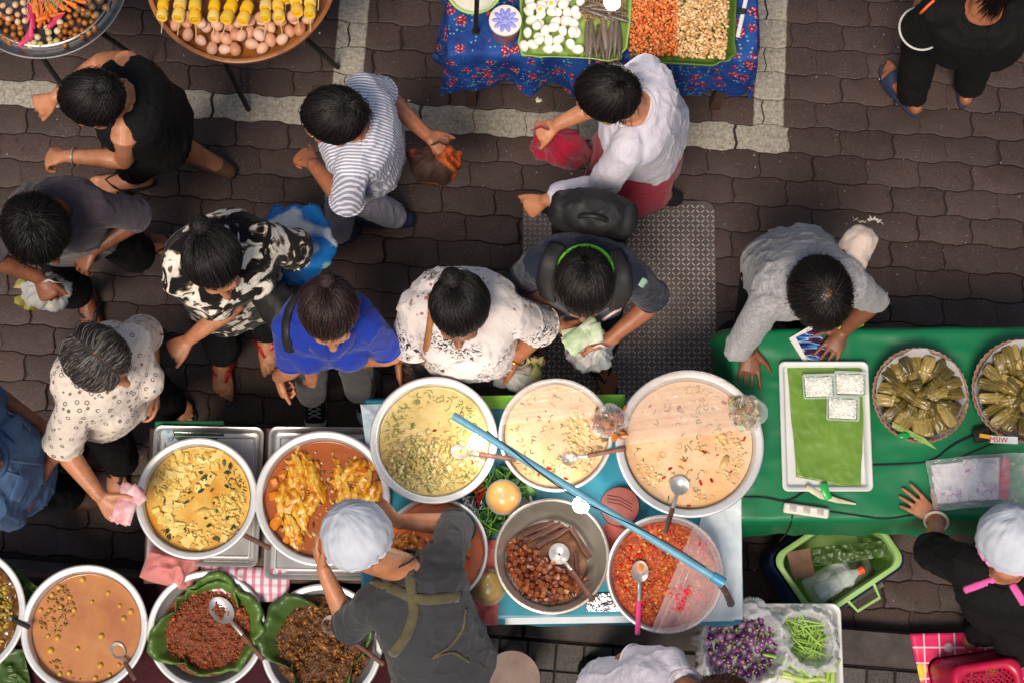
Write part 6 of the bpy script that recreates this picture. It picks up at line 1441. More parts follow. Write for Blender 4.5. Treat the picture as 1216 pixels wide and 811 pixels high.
def basket(px, py, r, z, label, seed, tag_xy=None):
    h = .10; c = at(px, py, z + h); R = ml(r, z + h); T = thing('bamboo_basket', c - Zv * h, label, 'basket'); B = MB()
    wob = lambda t_, r_, z_: .0022 * np.sin(t_ * 46)
    B.lathe([(R * .80, -h), (R * .9, -h * .6), (R * .98, -.01), (R, 0), (R * .985, .006), (R * .95, .004), (R * .92, -.012), (R * .82, -h * .7), (R * .75, -h + .012)], c, 184, cap0=True, cap1=True, wob=wob); B.build('weave', BAMB, T, ang=180)
    n = 140; tt = np.arange(n) * 2 * PI / n; rings = []
    for q in np.linspace(0, 1, 10):
        nz = vnoise(np.stack([np.cos(tt) * 2.2, np.sin(tt) * 2.2, 0 * tt + seed], 1), 7); nz2 = vnoise(np.stack([np.cos(tt) * 7, np.sin(tt) * 7, 0 * tt + seed], 1), 9); rr = R * (.76 + .17 * min(1, q * 1.3)) * (1 + (.05 * nz + .015 * nz2) * q); zz = -.05 + .064 * min(1, q * 1.2) - .03 * max(0, q - .8) * 5 * .3 + (.012 * nz2 + .008 * nz) * q 
        if seed == 1: rr = rr * (1 - .16 * q * np.clip(np.sin(tt - .3), 0, 1) ** 2 * (q < .6))
        rings.append(np.stack([c[0] + rr * np.cos(tt), c[1] + rr * np.sin(tt), c[2] + zz], 1))
    B = MB(); B.loft(rings, True, False, False); B.build('plastic_liner', FILM_W, T, ang=180)
    rg2 = np.random.default_rng(seed); Ri = R * .74
    for k in range(19):
        a = k / 19 * 2 * PI + rg2.normal() * .03; rr = Ri * (.80 + rg2.normal() * .03); psp.append((c + V(rr * math.cos(a), rr * math.sin(a), -.030 + rg2.normal() * .006), (rg2.normal() * .3, -.25 + rg2.normal() * .15, a + rg2.normal() * .16), (rg2.uniform(1.05, 1.25), rg2.uniform(1.05, 1.3), rg2.uniform(.9, 1.3))))
    for k in range(8):
        a = k / 8 * 2 * PI + rg2.normal() * .1; rr = Ri * .42; psp.append((c + V(rr * math.cos(a), rr * math.sin(a), -.022 + rg2.normal() * .004), (rg2.normal() * .2, .1 + rg2.normal() * .2, a + rg2.normal() * .5), rg2.uniform(.95, 1.25)))
    for k in range(5): psp.append((c + V(rg2.normal() * Ri * .14, rg2.normal() * Ri * .14, -.004), (rg2.normal() * .4, rg2.normal() * .4, rg2.uniform(0, 6)), rg2.uniform(.75, .95)))
    return T, c, R
T, c, R = basket(1093, 469, 57, TT + .012, 'bamboo basket lined with cloudy plastic, next to the white enamel tray', 1); b1 = (c, R)
T, c, R = basket(1216, 464, 62, TT + .012, 'bamboo basket of leaf parcels with a tag hung on its rim', 2); b2 = (c, R)
scatter(pr, psp)
poly_sheet('leaf_strip', [(1058, 500), (1068, 512), (1112, 548 - 14), (1098, 520)], TT + .118, LEAFL, 'pale strip of leaf tucked under the rim of the first bamboo basket', 'leaf strip', 5)
B = MB(); p = at(1074, 517, TT + .13); B.ell(p, (.018, .012, .006)); o = B.build('green_clip', mat('emerald_plastic', (14, 150, 66), rough=.25), loc=p); P = vget(o.data); vset(o.data, P * (1 + fbm(P * 120, 3, 2)[:, None] * .4)); tag(o, 'crumpled emerald green ribbon on the basket rim', 'ribbon')
T = thing('rim_tag', at(1190, 521, TT + .12), 'white tag with red letters hung on the second bamboo basket', 'tag'); B = MB(); B.box(at(1192, 522, TT + .118), (.10, .026, .002), np.array([V(.99, -.05, 0), V(.05, .99, 0), Zv])); B.build('card', ENAM, T)
B = MB(); B.box(at(1178, 519, TT + .117), (.09, .014, .002), np.array([V(.98, -.16, 0), V(.16, .98, 0), Zv])); B.build('ribbon', mat('yellow_ribbon', (236, 170, 40), rough=.4), T)
cu = bpy.data.curves.new('w', 'FONT'); cu.body = 'MSIW'; cu.size = .026; cu.extrude = .0008; cu.align_x = 'CENTER'; cu.align_y = 'CENTER'; to = bpy.data.objects.new('w', cu); COL.objects.link(to); dg = bpy.context.evaluated_depsgraph_get(); dg.update(); me = bpy.data.meshes.new_from_object(to.evaluated_get(dg)); bpy.data.objects.remove(to)
lo_ = bpy.data.objects.new('lettering', me); COL.objects.link(lo_); lo_.parent = T; lo_.location = [float(v) for v in (at(1186, 522, TT + .1205) - V(T.location[:]))]; lo_.rotation_euler = (0, 0, -.05); me.materials.clear(); me.materials.append(mat('red_print', (206, 20, 40), rough=.5))
# cords, plug block, socket
def cord(pts, label, r=.0032, name='power_cord', m=None):
    P = [V(p) for p in pts]
    for _ in range(2):
        Q = [P[0]]
        for a, b in zip(P[:-1], P[1:]): Q += [a * .75 + b * .25, a * .25 + b * .75]
        P = Q + [P[-1]]
    B = MB(); B.tube(P, [r] * len(P), 8); return tag(B.build(name, m or M_BLKR, loc=P[0]), label, 'cord')
zc = TT + .014
cord(A((1034, 552, zc), (1070, 551, zc), (1108, 548, zc), (1130, 528, zc), (1158, 516, zc + .01)), 'black cord running from the enamel tray to the wall-plug adaptor')
cord(A((1130, 548, zc), (1160, 534, zc), (1185, 524, zc)), 'short thin black cord below the black adaptor', .0022)
cord(A((884, 590, zc), (910, 590, zc), (935, 597, zc), (960, 580, zc)), 'black cord running from the soup basin to the enamel tray')
cord(A((984, 607, zc), (1020, 612, zc), (1050, 617, zc), (1085, 611, zc)), 'thin black cord running from the white socket block towards the bangled hand', .0024)
cord(A((941, 612, zc), (938, 628, TT - .05), (926, 642, TT - .22)), 'black cord dropping over the edge of the green cloth from the socket block')
B = MB(); p = at(957, 606, TT + .028); B.box(p, (.165, .036, .030), np.array([V(.98, -.14, 0), V(.14, .98, 0), Zv]), .006); T = thing('socket_block', p, 'white plastic socket block on the green cloth below the enamel tray', 'socket block'); B.build('case', mat('cream_plastic', (226, 220, 208), rough=.4), T)
B = MB()
GPL = mat('grey_plastic', (190, 184, 174), rough=.5)
for k in (-1, 0, 1): B = MB(); B.box(p + V(.98, -.14, 0) * .05 * k + Zv * .0152, (.026, .022, .0016), np.array([V(.98, -.14, 0), V(.14, .98, 0), Zv]), .0005); B.build('socket_face', GPL, T)
T = thing('adaptor', at(1166, 518, TT + .02), 'black plug adaptor under the rim of the second bamboo basket', 'adaptor'); B = MB(); B.box(at(1166, 516, TT + .036), (.062, .052, .045), np.array([V(.97, .2, 0), V(-.2, .97, 0), Zv]), .008); B.build('case', mat('dark_bakelite', (46, 38, 36), (60, 50, 46), 20, .4), T)
B = MB()
for x in (-.012, .012): B.lathe([(.001, 0), (.007, 0), (.008, -.004)], at(1166, 516, TT + .0602) + V(x, 0, 0), 14)
B.build('socket_hole', M_BLKR, T)
# packages of bags
T = thing('bag_packet', at(1160, 568, TT + .012), 'clear packet of white carrier bags with magenta print beside the bangled hand', 'packet')
t = NT('magenta_print'); a = t.noise(26, 5, .7, dist=1.5); pm_ = t.ramp(t.noise(7, 1), [(.5, 0.), (.56, 1.)]); col = t.mix(t.mul(t.ramp(a, [(.52, 0.), (.58, .85)]), pm_), S(240, 236, 240), S(190, 70, 170)); PRINTED = t.fin(col, .5)
for q, pts in enumerate((((1105, 552), (1150, 548), (1156, 594), (1112, 598)), ((1142, 545), (1196, 542), (1196, 592), (1152, 594)))):
    o = sheet('bag_stack', pts, TT + .022 + .005 * q, PRINTED, None, None, .010, 30 + q, 40, solid=.014); o.parent = T; o.location = [float(v) for v in V(o.location[:]) - V(T.location[:])]
o = sheet('red_band', ((1188, 543), (1199, 543), (1197, 594), (1186, 592)), TT + .045, mat('crimson_band', (206, 24, 70), rough=.4), None, None, .004, 34, 20); o.parent = T; o.location = [float(v) for v in V(o.location[:]) - V(T.location[:])]
o = sheet('wrapper', ((1100, 546), (1226, 536), (1228, 600), (1106, 604)), TT + .048, FILM_T, None, None, .02, 37, 60, solid=.0005, edge=.01); o.parent = T; o.location = [float(v) for v in V(o.location[:]) - V(T.location[:])]
# leaf sheath scraps with green tape at the tray foot
T = thing('leaf_scrap', at(990, 585, TT + .045), 'torn pale leaf rib with green tape at the near end of the enamel tray', 'leaf scrap'); B = MB(); B.tube(A((958, 578, TT + .047), (975, 588, TT + .045), (995, 594, TT + .03), (1016, 598, TT + .02)), [(.010, .003), (.012, .003), (.009, .003), (.003, .002)], 10, ref=V(0, 1, 0)); B.build('rib', mat('dry_rib', (196, 188, 150), (220, 214, 186), 30, .6), T)
B = MB(); B.tube(A((978, 575, TT + .052), (980, 583, TT + .052), (984, 592, TT + .046)), [(.014, .003)] * 3, 10, ref=V(1, 0, 0)); B.build('tape', mat('green_tape', (20, 170, 70), rough=.3), T)
# magazine stack under the man's hand
T = thing('magazine', at(962, 412, TT + .008), 'stack of magazines with a dark blue cover under the hand of the grey-shirted man', 'magazine'); axm = np.array([V(.90, .42, 0), V(-.42, .90, 0), Zv])
B = MB(); B.box(at(961, 411, TT + .012), (.10, .125, .007), np.array([V(.86, .5, 0), V(-.5, .86, 0), Zv])); B.build('pages', mat('paper', (224, 220, 220), rough=.7), T)
B = MB(); B.box(at(966, 411, TT + .018), (.088, .112, .004), axm); 
t = NT('magazine_cover'); sq = t.noise(30, 1, vec=t.co((.35, 1.6, 1), (0, 0, .45)), out='Color'); sp5 = t.n('ShaderNodeSeparateColor'); t.L.new(sq, sp5.inputs[0]); col = t.ramp(sp5.outputs[0], [(0, S(24, 24, 60)), (.42, S(30, 60, 130)), (.48, S(60, 130, 190)), (.53, S(170, 200, 220)), (.56, S(100, 30, 70)), (.62, S(34, 28, 60))], True); B.build('cover', t.fin(col, .25), T)

# ---- things people hold
def money(p, ax, m, label):
    T = thing('banknotes', p, label, 'banknotes'); rg2 = np.random.default_rng(3)
    for k in range(3):
        u = nrm(ax[0] + rg2.normal(size=3) * .12); v = nrm(np.cross(ax[2], u)); g_ = [[p + u * x * .07 + v * y * .035 + nrm(ax[2]) * (.004 * k + .008 * math.sin(x * 3 + k)) for y in np.linspace(-1, 1, 6)] for x in np.linspace(-1, 1, 14)]
        B = MB(); B.grid(g_); o = B.build('note', m, T, ang=180); s_ = o.modifiers.new('t', 'SOLIDIFY'); s_.thickness = .0006
def hand_at(P, k, d=.1):
    a, e, c = P['arms'][k]; return c + nrm(c - e) * d
money(at(150, 598, .99), np.array([V(.45, .9, 0), V(.9, -.45, 0), V(.2, 0, 1)]), mat('pink_note', (206, 130, 134), (228, 196, 196), 26, .7), 'pink banknotes held out by the grey-haired woman')
money(at(692, 399, 1.03), np.array([V(.8, .5, .1), V(-.5, .8, 0), V(0, -.2, 1)]), mat('green_note', (150, 170, 126), (206, 214, 186), 26, .7), 'pale green banknotes in the hands of the woman with the backpack')
def carrier(top, z, c, sx, sy, h, m, label, fill=None, seed=1, name='carrier_bag'):
    T = thing(name, V(c[0], c[1], z), label, 'bag'); base = V(c[0], c[1], z); n = 60; tt = np.arange(n) * 2 * PI / n; rings = []
    for q in np.linspace(0, 1, 24):
        w_ = math.sin(min(1, q * 1.7 + .25) * PI / 2) if q < .5 else 1 - ((q - .5) / .5) ** 1.6 * .86; ctr = base + (V(top) - base) * q ** 1.1
        fo = 1 + (.10 * np.sin(tt * 5 + seed) + .07 * np.sin(tt * 11 + q * 6) + .04 * np.sin(tt * 19)) * (.3 + q)
        rings.append(np.stack([ctr[0] + sx * w_ * fo * np.cos(tt), ctr[1] + sy * w_ * fo * np.sin(tt), np.full(n, ctr[2])], 1))
    B = MB(); B.loft(rings, True, True, False); o = B.build('bag_skin', m, T, ang=180); P = vget(o.data); vset(o.data, P + nget(o.data) * (fbm(P * 16 + seed, seed, 3) * .022 * (.4 + P[:, 2:3].T[0] / max(h, .1)))[:, None])
    tp_ = V(top)
    for k in (-1, 1): B = MB(); B.tube([tp_ - Zv * .03 + V(.02 * k, .01, 0), tp_ + V(.028 * k, 0, .025), tp_ + V(.016 * k, -.006, .06), tp_ + V(0, 0, .07)], [(.007, .002)] * 4, 8); B.build('handle', m, T)
    if fill:
        F2 = MB()
        for _ in range(26): F2.blob(base + V(np.clip(rng.normal() * .35, -.6, .6) * sx, np.clip(rng.normal() * .35, -.6, .6) * sy, .05 + abs(rng.normal()) * .03), .024, (1.2, 1, .8), .3)
        F2.build('contents', fill, T)
    return T
carrier(hand_at(P_VINE, 1, .07), .60, at(622, 446, .60)[:2], .085, .07, .3, FILM_W, 'cloudy plastic bag of food hanging from the hand of the woman in white', imat('bag_food', [(190, 130, 70), (206, 190, 130), (150, 160, 90)], .5), 2)
carrier(hand_at(P_PACK, 1, .05), .62, at(694, 425, .62)[:2], .085, .07, .3, FILM, 'clear plastic bag hanging below the banknotes of the woman in navy', imat('bag_food2', [(150, 110, 90), (180, 160, 120), (120, 130, 90)], .5), 5)
carrier(hand_at(P_MAUVE, 0, .06), .55, at(46, 352, .58)[:2], .09, .07, .3, FILM, 'clear bag of yellow-green food held by the man in the mauve shirt', imat('bag_food3', [(150, 130, 50), (120, 120, 50), (176, 150, 80)], .5), 7)
t = NT('blue_bag_print'); gp = t.noise(4, 2); col = t.ramp(gp, [(.42, S(214, 222, 224)), (.46, S(24, 112, 190)), (.62, S(30, 130, 204)), (.66, S(170, 220, 210))]); t.bump(t.noise(20, 3, dist=1), .5, .01); BAGB = t.fin(col, .3)
carrier(hand_at(P_FLOWER, 1, .05) + V(0, 0, .12), .76, at(376, 290, .80)[:2], .12, .15, .26, BAGB, 'blue and white carrier bag held behind the woman in the flower print', None, 9)
carrier(at(190, 396, .98), .70, at(196, 428, .72)[:2], .075, .055, .3, BPM, 'black handbag hanging from the bent arm of the woman in the flower print', None, 11, 'handbag')
t = NT('brown_patch_bag'); col = t.ramp(t.noise(3.2, 1), [(.5, S(64, 44, 36)), (.53, S(196, 92, 40))]); BRB = t.fin(col, .6)
carrier(hand_at(P_STRIPE, 0, .07), .52, at(512, 206, .55)[:2], .10, .07, .3, BRB, 'brown shopping bag with an orange patch swinging from the striped walker', None, 13, 'shopping_bag')
carrier(hand_at(P_WHITE, 0, .07), .55, at(684, 182, .62)[:2], .10, .07, .3, CL_RED, 'crimson cloth bag held by the woman in the white blouse', None, 15, 'cloth_bag')
# beige shoulder bag and lime phone pouch of the grey-shirted man
T = thing('tote_bag', at(1010, 312, .9), 'cream canvas bag slung behind the shoulder of the grey-shirted man', 'bag'); K_m = MB(); axb = np.array([nrm(V(.55, .85, 0)), nrm(V(-.85, .55, 0)), Zv]); K_m.box(at(1008, 308, 1.08), (.20, .10, .24), axb, .035); K_m.box(at(996, 342, 1.05), (.12, .07, .2), axb, .025); me = remesh(K_m, .008, 7); P = vget(me); N = nget(me); vset(me, P + N * ((1 - np.abs(fbm(P * 12, 3, 3)) * 2) * .014)[:, None]); mobj('bag_body', me, cloth('cream_canvas', (206, 184, 168), (220, 200, 184)), T)
B = MB(); B.tube(A((1000, 298, 1.2), (1003, 312, 1.22), (1000, 330, 1.22)), [(.012, .004)] * 3, 8, ref=V(1, 0, 0)); B.build('strap', mat('grey_webbing', (110, 92, 86), rough=.8), T)
crumple(1010, 388, TT + .035, .05, .022, .05, mat('lime_plastic', (196, 240, 60), rough=.3), 'lime green plastic bag handle bunched at the wrist of the grey-shirted man', 'lime_bag', 17, .5, 'bag')
# ---- basket, vegetables, mat, stools
def bin_ring(c, hx, hy, rz, z, r=.05): P = rrect(hx, hy, r, 7); ca, sa = math.cos(rz), math.sin(rz); return np.column_stack([c[0] + P[:, 0] * ca - P[:, 1] * sa, c[1] + P[:, 0] * sa + P[:, 1] * ca, np.full(len(P), z)])
c, hx, hy, rz = quadtable([(925, 640), (1046, 606), (1070, 655), (966, 726)], .34)
PALEG = mat('pale_green_plastic', (150, 190, 110), (164, 200, 124), 10, .35); T = thing('plastic_basket', (c[0], c[1], .02), 'pale green plastic basket of scraps on the ground under the green table edge', 'basket')
rz = math.radians(33); hx, hy = .215, .15; c = at(996, 664, .34)[:2]
BR = lambda ins, z: bin_ring(c, hx - ins, hy - ins, rz, z)
B = MB(); B.loft([BR(.035, .03), BR(.03, .04), BR(.006, .33), BR(.0, .335), BR(.0, .345), BR(.006, .35), BR(.018, .35), BR(.022, .342), BR(.022, .33), BR(.045, .05), BR(.06, .045)], True, True, True); B.build('tub', PALEG, T, ang=50)
B = MB(); e = nrm(V(math.cos(rz), math.sin(rz), 0)); l_ = V(-e[1], e[0], 0); C3 = V(c[0], c[1], .34); B.tube([C3 - l_ * hy - e * .06, C3 - l_ * (hy + .05) - e * .05 - Zv * .01, C3 - l_ * (hy + .055) + e * .05 - Zv * .01, C3 - l_ * hy + e * .06], [.007] * 4, 10); B.build('handle', PALEG, T)
B = MB(); B.loft([BR(-.012, .02), BR(-.014, .30), BR(-.004, .315)], True, False, False); B.build('outer_tub', mat('navy_plastic', (26, 44, 84), rough=.4), T)
poly_sheet('banana_leaf', [(962, 650), (1060, 640), (1058, 660), (966, 672)], .30, LEAFD, 'folded dark banana leaf in the pale green basket', 'leaf', 11, .02)
poly_sheet('banana_leaf', [(985, 712), (1052, 672), (1056, 684), (992, 722)], .29, LEAF, 'strip of banana leaf along the near wall of the pale green basket', 'leaf', 13, .012)
poly_sheet('cardboard', [(934, 655), (962, 650), (968, 682), (942, 690)], .27, mat('brown_card', (116, 86, 70), (132, 100, 84), 20, .9), 'piece of brown cardboard in the pale green basket', 'cardboard', 15)
crumple(985, 690, .24, .10, .06, .06, FILM_D, 'crumpled white plastic in the pale green basket', 'plastic_wrap', 19, .5, 'plastic')
crumple(1008, 690, .24, .12, .07, .03, mat('grey_rag', (96, 104, 84), rough=.8), 'grey rag at the bottom of the pale green basket', 'rag', 29, .5, 'rag')
T = thing('water_bottle', at(990, 690, .31), 'clear plastic bottle with an orange cap lying in the pale green basket', 'bottle'); pa_, pb_ = at(968, 704, .31), at(1024, 676, .32); dd = nrm(pb_ - pa_); L = np.linalg.norm(pb_ - pa_)
B = MB(); prof = [(0, .010), (.01, .030), (.04, .033), (.25, .033), (.27, .030), (.30, .033), (.5, .033), (.52, .030), (.55, .033), (.68, .032), (.80, .022), (.88, .013), (.92, .013)]; B.tube([pa_ + dd * L * q for q, _ in prof], [r for _, r in prof], 24, rnd=False); B.build('bottle_body', film('bottle_plastic', (226, 238, 232), .34, .06, 30, .3), T, ang=60)
B = MB(); B.tube([pa_ + dd * L * .91, pa_ + dd * L * 1.02], [.0155, .0155], 20, rnd=False); B.build('cap', mat('orange_cap', (236, 90, 40), rough=.35), T, ang=40)
# white tray with bags of aubergines and beans
Zt2 = .50
c, hx, hy, rz = quadtable([(832, 714), (1000, 716), (1000, 830), (830, 830)], Zt2)
table(c, hx - .02, hy - .02, rz, Zt2 - .01, 'low table under the bags of purple aubergines and green beans')
tray([(838, 716), (1000, 716), (1001, 838), (838, 838)], Zt2 + .0, 'white plastic tray under the bags of aubergines and beans', ENAM, .05, .012, name='plastic_tray', rc=.035)
def open_bag(poly, z, label, seed, h=.11, spread=1.22, m=FILM_D, lean=0):
    P = [at(x, y, z) for x, y in poly]; c = sum(P) / len(P); ang = np.array([math.atan2(*(p - c)[[1, 0]]) for p in P]); rad = np.array([np.hypot(*(p - c)[:2]) for p in P]); o_ = np.argsort(ang); ang, rad = ang[o_], rad[o_]
    n = 160; tt = np.linspace(-PI, PI, n, endpoint=False); R = np.interp(tt, ang, rad, period=2 * PI); rings = []
    for q in np.linspace(0, 1, 26):
        k = .80 + .20 * min(1, q * 2.2) if q < .5 else 1.0 + (spread - 1) * math.sin((q - .5) * PI); zz = h * min(1, q * 1.9) - (0 if q < .62 else (q - .62) * .16)
        f = 1 + (.035 * np.sin(tt * 11 + seed + q * 3) + .03 * np.sin(tt * 19 + seed * 2 - q * 5) + .02 * np.sin(tt * 37)) * q
        rr = R * k * f; rings.append(np.stack([c[0] + rr * np.cos(tt), c[1] + rr * np.sin(tt), z - h * .55 + zz + .012 * q * np.sin(tt * 9 + seed)], 1))
    T = thing('vegetable_bag', c - Zv * (h * .55), label, 'bag'); B = MB(); B.loft(rings, True, True, False); B.build('bag_skin', m, T, ang=180); return T, c, R, tt
SK_ = film('white_bag_skin', (232, 232, 236), .34, .22, 26, .9)
T, ca_, Ra, ta = open_bag([(838, 740), (852, 728), (885, 720), (915, 736), (930, 760), (925, 788), (905, 808), (870, 812), (845, 800), (835, 770)], .60, 'open plastic bag full of small purple aubergines', 3, m=SK_)
B = MB(); tb = at(893, 722, .62)
for i in range(30):
    a = i * 2.4; B.tube([tb, tb + V(math.cos(a) * .02, math.sin(a) * .02, .02), tb + V(math.cos(a) * .05, math.sin(a) * .035, .005)], [(.002, .004), (.001, .010), (.0006, .016)], 6)
B.build('bag_neck', SK_, T)
AUB = imat('purple_skin', [(58, 22, 62), (92, 40, 96), (132, 80, 132), (74, 30, 78), (166, 122, 160)], .22, by='object', coat=.3); STM = mat('green_calyx', (134, 150, 60), (164, 170, 84), 40, .5)
B = MB(); B.ell((0, 0, 0), (.0125, .0125, .0135), None, 16, 10); pr = B.build('aubergine', AUB); B = MB(); B.tube([V(0, 0, .012), V(.002, 0, .017), V(.004, .001, .023)], [.0028, .0020, .0014], 6); B.lathe([(.0005, .0145), (.005, .0128), (.006, .0112)], (0, 0, 0), 8, wob=lambda t_, r_, z_: r_ * .3 * np.sin(t_ * 5)); B.build('calyx', STM, pr)
tag(pr, 'small round purple aubergine in the open plastic bag', 'aubergine', 'purple aubergines in the bag')
ok = lambda p: np.hypot(p[0] - ca_[0], p[1] - ca_[1]) < np.interp(math.atan2(p[1] - ca_[1], p[0] - ca_[0]), ta, Ra, period=2 * PI) * .94
sps = []
for lay in range(2):
    for p in pack(160 if lay == 0 else 75, ok, (ca_[0] - .2, ca_[0] + .2, ca_[1] - .2, ca_[1] + .2), .0215 if lay == 0 else .03): sps.append((V(p[0], p[1], .555 + lay * .016 + rng.normal() * .003), (rng.normal() * 1.2, rng.normal() * 1.2, rng.uniform(0, 6)), rng.uniform(.85, 1.15)))
scatter(pr, sps)
T, cb_, Rb_, tb_ = open_bag([(930, 735), (950, 728), (975, 734), (985, 760), (982, 786), (960, 790), (940, 775), (928, 755)], .59, 'open plastic bag of thin green beans beside the purple aubergines', 8, .12, 1.34, SK_)
B = MB(); B.tube([V(-.05, 0, 0), V(-.01, .0015, 0), V(.03, -.001, 0), V(.05, .001, 0)], [.0035, .0042, .0040, .0032], 8); pr = B.build('green_bean', imat('bean_green', [(128, 168, 60), (150, 188, 80), (110, 150, 50)], .4, by='object')); tag(pr, 'thin cut green bean in the open plastic bag', 'bean', 'green beans in the bag')
okb = lambda p: np.hypot(p[0] - cb_[0], p[1] - cb_[1]) < np.interp(math.atan2(p[1] - cb_[1], p[0] - cb_[0]), tb_, Rb_, period=2 * PI) * .80
scatter(pr, [(V(p[0], p[1], .545 + i * .0006), (rng.normal() * .12, rng.normal() * .12, rng.choice([.6, 1.9, 2.3, 1.2, 2.8]) + rng.normal() * .35), rng.uniform(.6, 1.05)) for i, p in enumerate(pack(70, okb, (cb_[0] - .2, cb_[0] + .2, cb_[1] - .2, cb_[1] + .2), .008))])
B = MB(); B.tube([V(-.09, 0, 0), V(-.03, .014, .01), V(.04, .012, .008), V(.09, -.012, 0)], [.006, .010, .011, .007], 10); pr = B.build('long_bean_pod', imat('pod_green', [(120, 160, 50), (150, 180, 70), (196, 206, 130)], .35, by='object')); tag(pr, 'thick green pod lying at the near edge of the white tray', 'pod', 'green pods at the tray edge')
scatter(pr, [(at(x, y, Zt2 + .06), (rng.normal() * .1, rng.normal() * .1, math.radians(a)), rng.uniform(.7, 1.1)) for x, y, a in [(935, 790, -25), (945, 797, -30), (925, 800, -15), (955, 803, -35), (938, 808, -10), (965, 810, 5), (985, 806, 80), (975, 812, 90), (992, 810, 85)]])
# pink mat and pierced stool
t = NT('pink_checked_mat'); gx = t.wave(5.2, dr='X'); gy = t.wave(5.2, dr='Y'); fr_ = t.vor(11, out='Color'); s5 = t.n('ShaderNodeSeparateColor'); t.L.new(fr_, s5.inputs[0]); fd = t.vor(11)
col = t.mix(t.ramp(t.noise(9, 3), [(.4, 0.), (.6, 1.)]), S(206, 24, 84), S(226, 44, 104)); fruit = t.ramp(s5.outputs[0], [(0, S(226, 196, 40)), (.3, S(236, 220, 226)), (.6, S(60, 90, 150)), (.8, S(236, 160, 190))], True)
col = t.mix(t.mul(t.ramp(fd, [(.24, 1.), (.32, 0.)]), t.ramp(s5.outputs[1], [(.42, 0.), (.44, 1.)])), col, fruit); col = t.mix(t.ramp(gx, [(.965, 0.), (.98, .85)]), col, S(236, 206, 216)); col = t.mix(t.ramp(gy, [(.965, 0.), (.98, .85)]), col, S(236, 206, 216)); PMAT = t.fin(col, .4)
sheet('floor_mat', [(1080, 752), (1300, 748), (1310, 880), (1108, 880)], .101, PMAT, 'pink checked plastic mat under the barefoot vendor', 'mat', .004, 41)
T = thing('plastic_stool', at(1176, 822, .1), 'low crimson plastic stool with a pierced top on the pink mat', 'stool'); RDP = mat('crimson_plastic', (178, 20, 60), (196, 28, 70), 10, .3)
cs = at(1176, 818, .34); hxs, hys = ml(40, .34), ml(31, .34); rs = math.radians(8); SR = lambda ins, z: bin_ring(cs, hxs - ins, hys - ins, rs, z, .045)
B = MB(); B.loft([SR(-.03, .11), SR(-.026, .11), SR(-.004, .32), SR(0, .335), SR(.008, .342), SR(.022, .342), SR(.030, .336), SR(.034, .328), SR(.034, .318), SR(.008, .316), SR(-.016, .11), SR(-.03, .11)], True, False, False); B.build('frame', RDP, T, ang=50)
B = MB(); ca, sa = math.cos(rs), math.sin(rs)
for k in range(-14, 15):
    for sg in (-1, 1):
        u0 = k * .021; pts = []
        for q in np.linspace(-1, 1, 30):
            u, v = u0 + q * .14, sg * q * .14
            if abs(u) < hxs - .033 and abs(v) < hys - .033: pts.append(V(cs[0] + u * ca - v * sa, cs[1] + u * sa + v * ca, .326 + .001 * sg))
        if len(pts) > 1: B.tube([pts[0], pts[-1]], [(.004, .0032)] * 2, 6, rnd=False)
B.build('lattice', RDP, T)
# wooden stool by the kerb
T = thing('wooden_stool', at(606, 812, .1), 'round worn wooden stool behind the vendor in charcoal', 'stool'); cs = at(608, 806, .42); R_ = ml(33, .42); B = MB(); B.lathe([(R_ * .94, -.03), (R_, -.024), (R_, -.006), (R_ * .97, 0), (.001, .001)], cs, 48, cap0=True); B.build('seat', mat('worn_pale_wood', (120, 100, 92), (146, 124, 112), 9, .7, bump=.2, bs=40), T, ang=40)
for k in range(4):
    a = k * PI / 2 + .6; B = MB(); B.tube([cs + V(math.cos(a), math.sin(a), 0) * R_ * .62 - Zv * .03, V(cs[0] + math.cos(a) * R_ * .9, cs[1] + math.sin(a) * R_ * .9, .09)], [.015, .013], 10); B.build('leg', WOOD, T)
# loose leaves between the lower basins
poly_sheet('banana_leaf', [(-6, 668), (20, 672), (52, 700), (22, 722)], .54, LEAF, 'banana leaf sticking out between the vegetable curry and the tan curry', 'leaf', 51, .03)
poly_sheet('banana_leaf', [(-10, 770), (30, 770), (40, 830), (-10, 830)], .50, LEAFD, 'dark banana leaf under the vegetable curry at the frame corner', 'leaf', 52, .02)

# ================================================================ top edge stalls
def stand(c, z, R, label):
    T = thing('tray_stand', (c[0], c[1], 0), label, 'stand')
    for k in range(4):
        a = k * PI / 2 + .75; B = MB(); B.tube([V(c[0] + math.cos(a) * R * .7, c[1] + math.sin(a) * R * .7, z), V(c[0] + math.cos(a + .5) * R * .95, c[1] + math.sin(a + .5) * R * .95, .01)], [.011, .011], 10); B.build('leg', M_BLKR, T)
    B = MB(); ring_tube((c[0], c[1], z - .012), (0, 0, 1), R * .72, .010, 40, B); B.build('ring', M_BLKR, T)
